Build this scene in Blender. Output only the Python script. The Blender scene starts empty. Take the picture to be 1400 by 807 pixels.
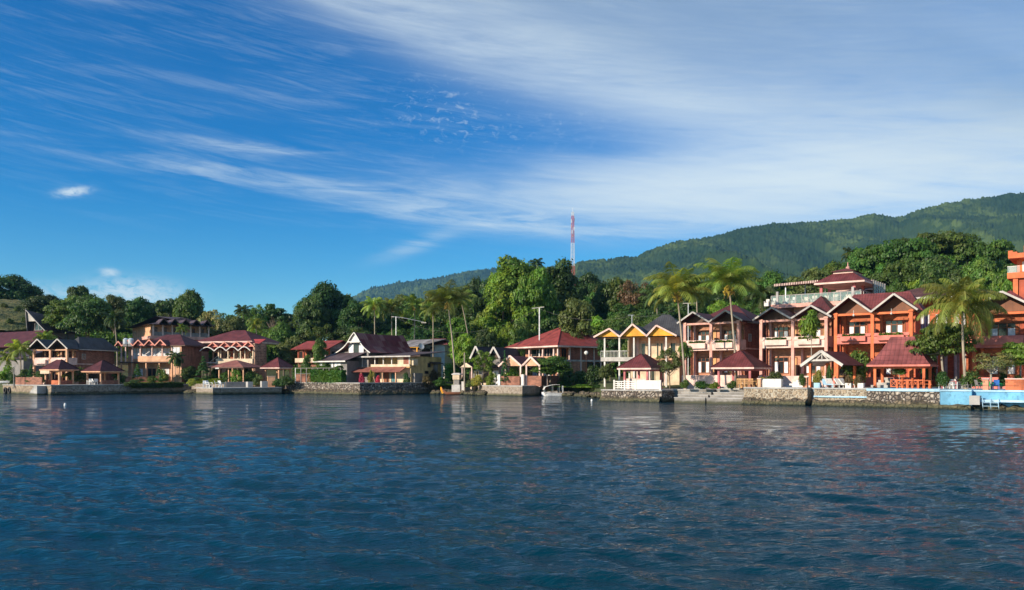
import bpy, math, random
import numpy as np
from mathutils import Vector, Matrix
random.seed(7)
rng = np.random.default_rng(7)
R = math.radians
F, CX, HY, H = 1100.0, 700.0, 515.0, 3.0      # photo focal length in px, centre column, horizon row, eye height in metres
scn = bpy.context.scene
col = scn.collection

# ------------------------------------------------------------------ camera
cam = bpy.data.cameras.new('camera'); camo = bpy.data.objects.new('camera', cam); col.objects.link(camo)
cam.sensor_width = 36.0; cam.lens = 36.0 * F / 1400.0
cam.shift_y = (HY - 403.5) / 1400.0
cam.clip_start = 0.1; cam.clip_end = 30000
camo.location = (0, 0, H); camo.rotation_euler = (R(90), 0, 0)
scn.camera = camo

# ------------------------------------------------------------------ light
SUN_EL, SUN_AZ = R(21.5), math.atan2(-0.84, -0.54)     # azimuth measured from +Y towards +X
sd = Vector((math.sin(SUN_AZ) * math.cos(SUN_EL), math.cos(SUN_AZ) * math.cos(SUN_EL), math.sin(SUN_EL)))
sl = bpy.data.lights.new('sun', 'SUN'); sl.energy = 5.0; sl.angle = R(0.5); sl.color = (1.0, 0.86, 0.68)
slo = bpy.data.objects.new('sun', sl); col.objects.link(slo)
slo.rotation_euler = sd.to_track_quat('Z', 'Y').to_euler()
scn.view_settings.view_transform = 'Standard'; scn.view_settings.look = 'None'
scn.view_settings.exposure = 0.4; scn.view_settings.gamma = 1.0
scn.view_settings.use_curve_mapping = False

world = bpy.data.worlds.new('World'); scn.world = world; world.use_nodes = True
wt = world.node_tree; wt.nodes.clear()

class E:
    """tiny expression helper around shader math nodes"""
    def __init__(s, t, sock): s.t, s.s = t, sock
    def _op(s, op, *a):
        n = s.t.nodes.new('ShaderNodeMath'); n.operation = op
        for i, q in enumerate((s,) + a):
            if isinstance(q, E): s.t.links.new(q.s, n.inputs[i])
            else: n.inputs[i].default_value = float(q)
        return E(s.t, n.outputs[0])
    def __add__(s, o): return s._op('ADD', o)
    def __sub__(s, o): return s._op('SUBTRACT', o)
    def __mul__(s, o): return s._op('MULTIPLY', o)
    def __truediv__(s, o): return s._op('DIVIDE', o)
    def neg(s): return s * -1.0
    def clamp(s): return s._op('MAXIMUM', 0.0)._op('MINIMUM', 1.0)
    def ss(s, a, b):
        n = s.t.nodes.new('ShaderNodeMapRange'); n.interpolation_type = 'SMOOTHSTEP'
        s.t.links.new(s.s, n.inputs[0])
        if a <= b: n.inputs[1].default_value, n.inputs[2].default_value, n.inputs[3].default_value, n.inputs[4].default_value = a, b, 0, 1
        else: n.inputs[1].default_value, n.inputs[2].default_value, n.inputs[3].default_value, n.inputs[4].default_value = b, a, 1, 0
        return E(s.t, n.outputs[0])
def gauss(x, y, cx, cy, sx, sy, slope=0.0):
    """soft elongated spot; slope tilts it"""
    dx = x - cx
    dy = (y - cy) - dx * slope
    q = (dx / sx) * (dx / sx) + (dy / sy) * (dy / sy)
    return (q * -1.0)._op('EXPONENT')

def build_world():
    t, N, L = wt, wt.nodes, wt.links
    out = N.new('ShaderNodeOutputWorld'); bg = N.new('ShaderNodeBackground'); L.new(bg.outputs[0], out.inputs[0])
    bg.inputs[1].default_value = 0.1
    sky = N.new('ShaderNodeTexSky'); sky.sky_type = 'NISHITA'; sky.sun_disc = False
    sky.sun_elevation = SUN_EL; sky.sun_rotation = SUN_AZ
    sky.altitude = 900; sky.air_density = 1.0; sky.dust_density = 0.6; sky.ozone_density = 3.0
    tc = N.new('ShaderNodeTexCoord'); sp = N.new('ShaderNodeSeparateXYZ'); L.new(tc.outputs['Generated'], sp.inputs[0])
    X, Y, Zz = [E(t, sp.outputs[i]) for i in range(3)]
    az = X._op('ARCTAN2', Y) * 57.29578            # degrees, + to the right
    el = Zz._op('ARCSINE') * 57.29578
    # deepen the blue away from the horizon, as a polarised afternoon sky does
    hs = N.new('ShaderNodeHueSaturation'); L.new(sky.outputs[0], hs.inputs['Color'])
    hs.inputs['Hue'].default_value = 0.5; hs.inputs['Saturation'].default_value = 1.25
    deep = N.new('ShaderNodeMix'); deep.data_type = 'RGBA'; deep.blend_type = 'MULTIPLY'; deep.inputs[0].default_value = 1
    gr = N.new('ShaderNodeMix'); gr.data_type = 'RGBA'
    L.new(el.ss(-4, 14.5).s, gr.inputs[0]); gr.inputs[6].default_value = SKY_LO; gr.inputs[7].default_value = SKY_HI
    L.new(hs.outputs[0], deep.inputs[6]); L.new(gr.outputs[2], deep.inputs[7])
    # --- cirrus streaks, stretched along a gently falling line
    def noise(sx, sy, ang, off, detail=6, rough=0.55, dist=0.0, lac=2.0):
        ca, sa = math.cos(R(ang)), math.sin(R(ang))
        p = (az * ca + el * sa) * sx; q = (el * ca - az * sa) * sy
        cb = N.new('ShaderNodeCombineXYZ'); L.new((p + off).s, cb.inputs[0]); L.new(q.s, cb.inputs[1]); cb.inputs[2].default_value = off
        n = N.new('ShaderNodeTexNoise'); L.new(cb.outputs[0], n.inputs['Vector']); n.inputs['Scale'].default_value = 1
        n.inputs['Detail'].default_value = detail; n.inputs['Roughness'].default_value = rough; n.inputs['Distortion'].default_value = dist
        return E(t, n.outputs[0])
    n1 = noise(0.045, 0.34, -9, 3.1, 7, 0.58, 0.7)
    n2 = noise(0.10, 0.9, -3, 8.4, 8, 0.62, 0.9)
    n3 = noise(0.035, 0.13, -14, 1.7, 5, 0.5, 0.5)
    n4 = noise(1.3, 2.3, 0, 4.0, 8, 0.65, 0.6)
    n5 = noise(0.16, 2.2, -8, 6.3, 9, 0.66, 1.2)
    # big veil filling the upper right; its edge falls from top-centre to the right
    edge = el + az * 0.34 - 19.0
    veil = edge.ss(-3.0, 9.5)
    veil = veil * (n3 * 0.9 + n1 * 0.9 - 0.28).ss(0.12, 0.62) * 0.66
    band = gauss(az, el, 9, 20.0, 17, 2.3, -0.33) * 0.62 + gauss(az, el, -9, 24.3, 9, 1.6, -0.30) * 0.5
    band = band * (n1 * 1.2 + n2 * 0.5 - 0.25).ss(0.2, 0.8)
    low = gauss(az, el, 15, 12.4, 14, 2.2, -0.02) * 1.9 + gauss(az, el, 30, 13.2, 12, 3.2, 0.0) * 1.6
    low = low * (n1 * 0.8 + n2 * 0.5 - 0.15).ss(0.12, 0.72)
    st = gauss(az, el, -15, 13.2, 11, 0.6, -0.05) * 0.8 + gauss(az, el, -18.5, 15.2, 5, 0.45, 0.0) * 0.9 + gauss(az, el, -1, 11.1, 9, 0.75, -0.08) * 1.5
    st = st + gauss(az, el, -14, 18.3, 12, 1.5, -0.05) * 0.07
    st = st * (n2 * 1.5 + n1 * 0.7 - 0.62).ss(0.15, 0.75)
    thin = (n2 * n5 * 2.0 - 0.40).ss(0.0, 0.5) * el.ss(7, 14) * 0.09
    fl = (gauss(az, el, -5, 18.2, 3.2, 1.9) + gauss(az, el, 2, 17, 6, 1.2) * 0.5) * (n4 - 0.52).ss(0, 0.24) * 0.42
    cum = (gauss(az, el, -25.2, 5.3, 2.4, 0.75) * 1.2 + gauss(az, el, -26.6, 6.6, 0.45, 0.22) + gauss(az, el, -28.6, 11.4, 0.75, 0.22, 0.22) * 1.5 + gauss(az, el, -30.5, 5.2, 2.5, 0.5) * 0.4) * (n4 * 1.5 - 0.35).ss(0.1, 0.55)
    tl = gauss(az, el, -30.5, 23.3, 2.6, 0.5, -0.12) * (n2 * 1.6 - 0.3).ss(0.1, 0.7) * 0.9 + gauss(az, el, -6.5, 9.3, 2.5, 0.5, 0.35) * (n2 * 1.6 - 0.4).ss(0.1, 0.7) * 0.4
    a = (veil + band + low) * (n5 * 0.45 + 0.78) + (st * (n5 * 1.0 + 0.1) + thin + fl + cum + tl)
    a = (a * -1.25)._op('EXPONENT'); a = (a * -1.0 + 1.0).clamp()
    # thick upper veil is greyer, lower bright band white
    cc = N.new('ShaderNodeMix'); cc.data_type = 'RGBA'
    L.new((edge.ss(1.5, 11) * (n3 * 1.6 - 0.2).clamp()).s, cc.inputs[0])
    cc.inputs[6].default_value = CLOUD_W; cc.inputs[7].default_value = CLOUD_G
    mx = N.new('ShaderNodeMix'); mx.data_type = 'RGBA'
    L.new(a.s, mx.inputs[0]); L.new(deep.outputs[2], mx.inputs[6]); L.new(cc.outputs[2], mx.inputs[7])
    L.new(mx.outputs[2], bg.inputs[0])
SKY_LO = (1.25, 1.36, 1.20, 1); SKY_HI = (0.0, 0.76, 1.10, 1)
CLOUD_W = (6.1, 6.9, 7.2, 1); CLOUD_G = (2.0, 2.9, 3.95, 1)
HAZE = 0.00006
build_world()

# ------------------------------------------------------------------ helpers
def wx(px, Y): return (px - CX) / F * Y
def wz(py, Y): return H + (HY - py) * Y / F
def tag(o, label=None, cat=None, group=None, kind=None):
    if label: o['label'] = label
    if cat: o['category'] = cat
    if group: o['group'] = group
    if kind: o['kind'] = kind
    return o
def thing(name, label, cat, loc=(0, 0, 0), rz=0.0, group=None):
    o = bpy.data.objects.new(name, None); col.objects.link(o)
    o.empty_display_size = 0.3
    o.location = loc; o.rotation_euler = (0, 0, rz)
    return tag(o, label, cat, group)

class MB:
    def __init__(s): s.v, s.f, s.uv = [], [], []
    def poly(s, pts, uv=None):
        i = len(s.v); s.v += [tuple(p) for p in pts]; s.f.append(tuple(range(i, i + len(pts))))
        s.uv += (uv if uv else [(0.0, 0.0)] * len(pts))
    def box(s, x0, x1, y0, y1, z0, z1):
        if x0 > x1: x0, x1 = x1, x0
        if y0 > y1: y0, y1 = y1, y0
        P = [(x0, y0, z0), (x1, y0, z0), (x1, y1, z0), (x0, y1, z0), (x0, y0, z1), (x1, y0, z1), (x1, y1, z1), (x0, y1, z1)]
        for f in ((0, 3, 2, 1), (4, 5, 6, 7), (0, 1, 5, 4), (1, 2, 6, 5), (2, 3, 7, 6), (3, 0, 4, 7)):
            s.poly([P[i] for i in f])
        return s
    def prism(s, pts, z0, z1):
        n = len(pts)
        s.poly([(p[0], p[1], z1) for p in pts]); s.poly([(p[0], p[1], z0) for p in reversed(pts)])
        for i in range(n):
            a, b = pts[i], pts[(i + 1) % n]
            s.poly([(a[0], a[1], z0), (b[0], b[1], z0), (b[0], b[1], z1), (a[0], a[1], z1)])
        return s
    def slab(s, P, t, uv=None):
        """quad or triangle with thickness t below it"""
        P = [Vector(p) for p in P]; n = (P[1] - P[0]).cross(P[2] - P[0]).normalized()
        if n.z < 0: P = P[::-1]; n = -n; uv = uv[::-1] if uv else None
        Q = [p - n * t for p in P]
        s.poly(P, uv); s.poly(Q[::-1])
        for i in range(len(P)):
            j = (i + 1) % len(P); s.poly([P[j], P[i], Q[i], Q[j]])
        return s
    def beam(s, p0, p1, w, h):
        p0, p1 = Vector(p0), Vector(p1); d = (p1 - p0).normalized()
        up = Vector((0, 0, 1)) if abs(d.z) < 0.95 else Vector((0, 1, 0))
        a = d.cross(up).normalized() * (w / 2); b = a.cross(d).normalized() * (h / 2)
        A = [p0 - a - b, p0 + a - b, p0 + a + b, p0 - a + b]; B = [q + (p1 - p0) for q in A]
        s.poly(A[::-1]); s.poly(B)
        for i in range(4): j = (i + 1) % 4; s.poly([A[i], A[j], B[j], B[i]])
        return s
    def tube(s, pts, rad, n=8, caps=True):
        pts = [Vector(p) for p in pts]; rings = []
        prev = None
        for i, p in enumerate(pts):
            d = (pts[min(i + 1, len(pts) - 1)] - pts[max(i - 1, 0)]).normalized()
            ref = prev if prev is not None else (Vector((1, 0, 0)) if abs(d.x) < 0.9 else Vector((0, 1, 0)))
            a = (ref - d * ref.dot(d)).normalized(); prev = a; b = d.cross(a)
            r = rad[i] if isinstance(rad, (list, tuple)) else rad
            rings.append([p + (a * math.cos(2 * math.pi * k / n) + b * math.sin(2 * math.pi * k / n)) * r for k in range(n)])
        for i in range(len(rings) - 1):
            for k in range(n):
                j = (k + 1) % n; s.poly([rings[i][k], rings[i][j], rings[i + 1][j], rings[i + 1][k]])
        if caps: s.poly(rings[0][::-1]); s.poly(rings[-1])
        return s
    def rings(s, x0, x1, y0, y1, rr, zoff=0.0):
        """stacked frusta: rr = [(inset_x, inset_y, z)...] with slope UVs"""
        vv = 0.0
        for (ax, ay, az_), (bx_, by_, bz) in zip(rr[:-1], rr[1:]):
            A = [(x0 + ax, y0 + ay, az_), (x1 - ax, y0 + ay, az_), (x1 - ax, y1 - ay, az_), (x0 + ax, y1 - ay, az_)]
            B = [(x0 + bx_, y0 + by_, bz), (x1 - bx_, y0 + by_, bz), (x1 - bx_, y1 - by_, bz), (x0 + bx_, y1 - by_, bz)]
            dv = 0
            for i in range(4):
                j = (i + 1) % 4; c = 0 if i in (0, 2) else 1
                ins = (by_ - ay) if c == 0 else (bx_ - ax)
                dv = math.hypot(ins, bz - az_)
                q = [A[i], A[j], B[j], B[i]]
                uv = [(A[i][c], vv), (A[j][c], vv), (B[j][c], vv + dv), (B[i][c], vv + dv)]
                if (Vector(B[i]) - Vector(B[j])).length < 1e-4: q, uv = q[:3], uv[:3]
                s.poly(q, uv)
            vv += dv
        ax, ay, az_ = rr[0]
        s.poly([(x0 + ax, y1 - ay, az_), (x1 - ax, y1 - ay, az_), (x1 - ax, y0 + ay, az_), (x0 + ax, y0 + ay, az_)])
        bx_, by_, bz = rr[-1]
        if (x1 - bx_) - (x0 + bx_) > 0.01 and (y1 - by_) - (y0 + by_) > 0.01:
            s.poly([(x0 + bx_, y0 + by_, bz), (x1 - bx_, y0 + by_, bz), (x1 - bx_, y1 - by_, bz), (x0 + bx_, y1 - by_, bz)])
        return s
    def build(s, name, mat, parent=None, smooth=False, bevel=0):
        me = bpy.data.meshes.new(name); me.from_pydata(s.v, [], s.f)
        ul = me.uv_layers.new(name='UVMap')
        ul.data.foreach_set('uv', np.array(s.uv, dtype=np.float32).ravel())
        me.materials.append(mat)
        if smooth: me.polygons.foreach_set('use_smooth', [True] * len(me.polygons))
        o = bpy.data.objects.new(name, me); col.objects.link(o)
        if parent: o.parent = parent
        return o

def np_obj(name, V, Fq, mat, parent=None, smooth=False, attr=None):
    me = bpy.data.meshes.new(name)
    V = np.asarray(V, dtype=np.float32); Fq = np.asarray(Fq, dtype=np.int32); k = Fq.shape[1]
    me.vertices.add(len(V)); me.vertices.foreach_set('co', V.ravel())
    me.loops.add(Fq.size); me.loops.foreach_set('vertex_index', Fq.ravel())
    me.polygons.add(len(Fq)); me.polygons.foreach_set('loop_start', np.arange(0, Fq.size, k, dtype=np.int32))
    if smooth: me.polygons.foreach_set('use_smooth', np.ones(len(Fq), dtype=bool))
    if attr is not None:
        at = me.attributes.new('tone', 'FLOAT', 'POINT'); at.data.foreach_set('value', np.asarray(attr, dtype=np.float32))
    me.update(calc_edges=True); me.validate()
    me.materials.append(mat)
    o = bpy.data.objects.new(name, me); col.objects.link(o)
    if parent: o.parent = parent
    return o

def copy_tree(o, parent=None):
    c = o.copy(); col.objects.link(c)
    if parent: c.parent = parent
    for ch in [q for q in o.children]: copy_tree(ch, c)
    return c

_lat = {}
def vnoise(x, y, seed=0):
    if seed not in _lat: _lat[seed] = np.random.default_rng(seed + 100).random((256, 256))
    g = _lat[seed]
    xi, yi = np.floor(x).astype(int), np.floor(y).astype(int); fx, fy = x - xi, y - yi
    fx, fy = fx * fx * (3 - 2 * fx), fy * fy * (3 - 2 * fy)
    a = g[xi % 256, yi % 256]; b = g[(xi + 1) % 256, yi % 256]; c = g[xi % 256, (yi + 1) % 256]; d = g[(xi + 1) % 256, (yi + 1) % 256]
    return (a * (1 - fx) + b * fx) * (1 - fy) + (c * (1 - fx) + d * fx) * fy
def fbm(x, y, seed=0, o=5, ridged=False):
    s, a, t = 0, 1.0, 0
    for i in range(o):
        n = vnoise(x * 2 ** i + 13.7 * i, y * 2 ** i + 5.1 * i, seed + i)
        if ridged: n = 1 - np.abs(2 * n - 1)
        s = s + a * n; t += a; a *= 0.5
    return s / t

# ------------------------------------------------------------------ materials
def newmat(name):
    m = bpy.data.materials.new(name); m.use_nodes = True
    t = m.node_tree; b = t.nodes['Principled BSDF']
    return m, t, b
def ramp(t, sock, stops):
    n = t.nodes.new('ShaderNodeValToRGB'); t.links.new(sock, n.inputs[0])
    el = n.color_ramp.elements
    while len(el) < len(stops): el.new(0.5)
    for e, (p, c) in zip(el, stops): e.position = p; e.color = (*c, 1)
    return n.outputs[0]
def tnoise(t, scale, detail=4, vec=None, rough=0.55):
    n = t.nodes.new('ShaderNodeTexNoise'); n.inputs['Scale'].default_value = scale
    n.inputs['Detail'].default_value = detail; n.inputs['Roughness'].default_value = rough
    if vec: t.links.new(vec, n.inputs['Vector'])
    return n.outputs[0]
def objco(t, scale=None):
    c = t.nodes.new('ShaderNodeTexCoord').outputs['Object']
    if scale:
        m = t.nodes.new('ShaderNodeMapping'); m.inputs['Scale'].default_value = scale; t.links.new(c, m.inputs[0]); c = m.outputs[0]
    return c
def mixc(t, f, a, b, mode='MIX'):
    n = t.nodes.new('ShaderNodeMix'); n.data_type = 'RGBA'; n.blend_type = mode
    for s, i in ((f, 0), (a, 6), (b, 7)):
        if isinstance(s, (int, float)): n.inputs[i].default_value = s
        elif isinstance(s, tuple): n.inputs[i].default_value = (*s, 1)[:4] if len(s) == 3 else s
        else: t.links.new(s, n.inputs[i])
    return n.outputs[2]
def bump(t, b, h, strength=0.5, dist=0.05):
    n = t.nodes.new('ShaderNodeBump'); n.inputs['Strength'].default_value = strength; n.inputs['Distance'].default_value = dist
    t.links.new(h, n.inputs['Height']); t.links.new(n.outputs[0], b.inputs['Normal'])
def sc(c, k): return tuple(min(1, q * k) for q in c)

def paint(name, c, rough=0.7, var=0.3, dirt=0.55):
    """weathered painted plaster or timber with streaks of grime"""
    m, t, b = newmat(name); o = objco(t)
    n1 = tnoise(t, 0.9, 5, o); n2 = tnoise(t, 1.0, 6, objco(t, (6, 6, 0.6)))
    c1 = mixc(t, E(t, n1).ss(0.3, 0.7).s, sc(c, 1 - var), sc(c, 1 + var * 0.5))
    c2 = mixc(t, (E(t, n2).ss(0.52, 0.78) * dirt).s, c1, sc(c, 0.45))
    t.links.new(c2, b.inputs['Base Color']); b.inputs['Roughness'].default_value = rough
    bump(t, b, n2, 0.15, 0.02)
    return m
def brick(name, c, mortar, scale=1.0, var=0.35):
    m, t, b = newmat(name); sp = t.nodes.new('ShaderNodeSeparateXYZ'); t.links.new(objco(t), sp.inputs[0])
    cb = t.nodes.new('ShaderNodeCombineXYZ')
    t.links.new((E(t, sp.outputs[0]) + E(t, sp.outputs[1])).s, cb.inputs[0]); t.links.new(sp.outputs[2], cb.inputs[1])
    br = t.nodes.new('ShaderNodeTexBrick'); t.links.new(cb.outputs[0], br.inputs['Vector'])
    br.inputs['Scale'].default_value = 1; br.inputs['Brick Width'].default_value = 0.42 * scale; br.inputs['Row Height'].default_value = 0.16 * scale
    br.inputs['Mortar Size'].default_value = 0.014 * scale
    br.inputs['Color1'].default_value = (*sc(c, 1 + var), 1); br.inputs['Color2'].default_value = (*sc(c, 1 - var), 1); br.inputs['Mortar'].default_value = (*mortar, 1)
    n = tnoise(t, 0.7, 6, objco(t, (1.6, 1.6, 0.5)))
    t.links.new(mixc(t, E(t, n).ss(0.45, 0.75).s, br.outputs[0], sc(c, 0.55)), b.inputs['Base Color'])
    b.inputs['Roughness'].default_value = 0.85
    bump(t, b, br.outputs['Fac'], -0.3, 0.02)
    return m
def roofmat(name, c, colw=0.3, roww=0.36, rough=0.5, patch=None, rows=True, var=0.3):
    m, t, b = newmat(name); uv = t.nodes.new('ShaderNodeTexCoord').outputs['UV']
    sp = t.nodes.new('ShaderNodeSeparateXYZ'); t.links.new(uv, sp.inputs[0]); U, V = E(t, sp.outputs[0]), E(t, sp.outputs[1])
    wave = (U * (2 * math.pi / colw))._op('SINE') * 0.5 + 0.5
    row = (V / roww)._op('FRACT')
    h = wave * 0.6 + (row * 0.8 if rows else 0.0) if rows else wave * 0.8
    lines = (wave.ss(0.25, 0.0) * 0.35 + (row.ss(0.16, 0.0) * 0.5 if rows else 0.0)) if rows else wave.ss(0.2, 0.0) * 0.4
    n = tnoise(t, 0.8, 6, objco(t, (1, 1, 1))); n2 = tnoise(t, 5.0, 4, objco(t))
    c1 = mixc(t, E(t, n).ss(0.3, 0.7).s, sc(c, 1 - var), sc(c, 1 + var))
    c1 = mixc(t, (E(t, n2).ss(0.55, 0.75) * 0.35).s, c1, (0.07, 0.05, 0.045))
    if patch:
        cb = t.nodes.new('ShaderNodeCombineXYZ'); t.links.new((U * 0.9)._op('FLOOR').s, cb.inputs[0]); t.links.new((V * 0.3)._op('FLOOR').s, cb.inputs[1])
        w = t.nodes.new('ShaderNodeTexWhiteNoise'); w.noise_dimensions = '2D'; t.links.new(cb.outputs[0], w.inputs[0])
        c1 = mixc(t, E(t, w.outputs[0]).ss(0.35, 0.95).s, c1, patch)
    c2 = mixc(t, lines.s, c1, sc(c, 0.3))
    t.links.new(c2, b.inputs['Base Color']); b.inputs['Roughness'].default_value = max(rough, 0.62); b.inputs['Specular IOR Level'].default_value = 0.22
    bump(t, b, h.s, 0.6, 0.04)
    return m
def stone(name, c1, c2, mortar, scale=2.2, edge=0.06, depth=0.06):
    m, t, b = newmat(name); o = objco(t)
    nv = t.nodes.new('ShaderNodeTexNoise'); nv.inputs['Scale'].default_value = 2.0; t.links.new(o, nv.inputs['Vector'])
    off = t.nodes.new('ShaderNodeMix'); off.data_type = 'VECTOR'; off.inputs[0].default_value = 0.08
    t.links.new(o, off.inputs[4]); t.links.new(nv.outputs[1], off.inputs[5]); v = off.outputs[1]
    va = t.nodes.new('ShaderNodeTexVoronoi'); va.inputs['Scale'].default_value = scale; t.links.new(v, va.inputs['Vector'])
    vb = t.nodes.new('ShaderNodeTexVoronoi'); vb.feature = 'DISTANCE_TO_EDGE'; vb.inputs['Scale'].default_value = scale; t.links.new(v, vb.inputs['Vector'])
    bw = t.nodes.new('ShaderNodeRGBToBW'); t.links.new(va.outputs['Color'], bw.inputs[0])
    base = mixc(t, E(t, bw.outputs[0]).ss(0.2, 0.8).s, c1, c2)
    base = mixc(t, E(t, tnoise(t, 6, 5, o)).ss(0.35, 0.75).s, base, sc(c1, 0.5))
    e = E(t, vb.outputs['Distance']).ss(edge, edge * 0.4)
    base = mixc(t, e.s, base, mortar)
    # wet, algae-grown band just above the waterline
    geo = t.nodes.new('ShaderNodeNewGeometry'); sp = t.nodes.new('ShaderNodeSeparateXYZ'); t.links.new(geo.outputs['Position'], sp.inputs[0])
    zz = E(t, sp.outputs[2]) + E(t, tnoise(t, 1.2, 3, o)) * 0.5
    base = mixc(t, (zz.ss(0.85, 0.45)).s, base, (0.10, 0.095, 0.05))
    base = mixc(t, (zz.ss(0.5, 0.3)).s, base, (0.02, 0.025, 0.015))
    t.links.new(base, b.inputs['Base Color']); b.inputs['Roughness'].default_value = 0.9
    bump(t, b, E(t, vb.outputs['Distance']).ss(0, 0.25).s, 0.9, depth)
    return m
def concrete(name, c):
    m, t, b = newmat(name); o = objco(t)
    c1 = mixc(t, E(t, tnoise(t, 0.6, 7, o)).ss(0.3, 0.7).s, sc(c, 0.65), sc(c, 1.15))
    c1 = mixc(t, (E(t, tnoise(t, 3.5, 6, o)).ss(0.5, 0.75) * 0.6).s, c1, sc(c, 0.4))
    geo = t.nodes.new('ShaderNodeNewGeometry'); sp = t.nodes.new('ShaderNodeSeparateXYZ'); t.links.new(geo.outputs['Position'], sp.inputs[0])
    zz = E(t, sp.outputs[2]) + E(t, tnoise(t, 1.5, 3, o)) * 0.4
    c1 = mixc(t, zz.ss(0.7, 0.3).s, c1, (0.06, 0.06, 0.035))
    t.links.new(c1, b.inputs['Base Color']); b.inputs['Roughness'].default_value = 0.88
    return m
def leafmat(name, c, warm=None, trans=0.35, var=0.45, rough=0.5):
    c = tuple(q * 1.55 for q in c)
    m = bpy.data.materials.new(name); m.use_nodes = True; t = m.node_tree; t.nodes.clear()
    out = t.nodes.new('ShaderNodeOutputMaterial')
    oi = t.nodes.new('ShaderNodeObjectInfo'); at = t.nodes.new('ShaderNodeAttribute'); at.attribute_name = 'tone'
    n = tnoise(t, 0.55, 3, objco(t))
    warm = warm or (c[0] * 2.2, c[1] * 1.45, c[2] * 1.1)
    c1 = mixc(t, E(t, at.outputs['Fac']).ss(0.0, 1.0).s, sc(c, 1 - var), sc(c, 1 + var))
    c1 = mixc(t, (E(t, n).ss(0.42, 0.72) * 0.7).s, c1, warm)
    hv = t.nodes.new('ShaderNodeHueSaturation'); t.links.new(c1, hv.inputs['Color'])
    t.links.new((E(t, oi.outputs['Random']) * 0.05 + 0.477).s, hv.inputs['Hue']); t.links.new((E(t, oi.outputs['Random']) * 7.3)._op('FRACT').__mul__(0.6).__add__(0.72).s, hv.inputs['Value'])
    p = t.nodes.new('ShaderNodeBsdfPrincipled'); t.links.new(hv.outputs[0], p.inputs['Base Color']); p.inputs['Roughness'].default_value = rough
    p.inputs['Specular IOR Level'].default_value = 0.35
    tr = t.nodes.new('ShaderNodeBsdfTranslucent'); t.links.new(mixc(t, 1.0, hv.outputs[0], (1.6, 1.5, 0.6), 'MULTIPLY'), tr.inputs[0])
    ms = t.nodes.new('ShaderNodeMixShader'); ms.inputs[0].default_value = trans
    t.links.new(p.outputs[0], ms.inputs[1]); t.links.new(tr.outputs[0], ms.inputs[2]); t.links.new(ms.outputs[0], out.inputs[0])
    return m
def plain(name, c, rough=0.5, metal=0.0, spec=0.5):
    m, t, b = newmat(name)
    c1 = mixc(t, E(t, tnoise(t, 3.0, 4, objco(t))).ss(0.3, 0.7).s, sc(c, 0.8), sc(c, 1.12)); t.links.new(c1, b.inputs['Base Color'])
    b.inputs['Roughness'].default_value = rough; b.inputs['Metallic'].default_value = metal; b.inputs['Specular IOR Level'].default_value = spec
    return m

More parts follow.
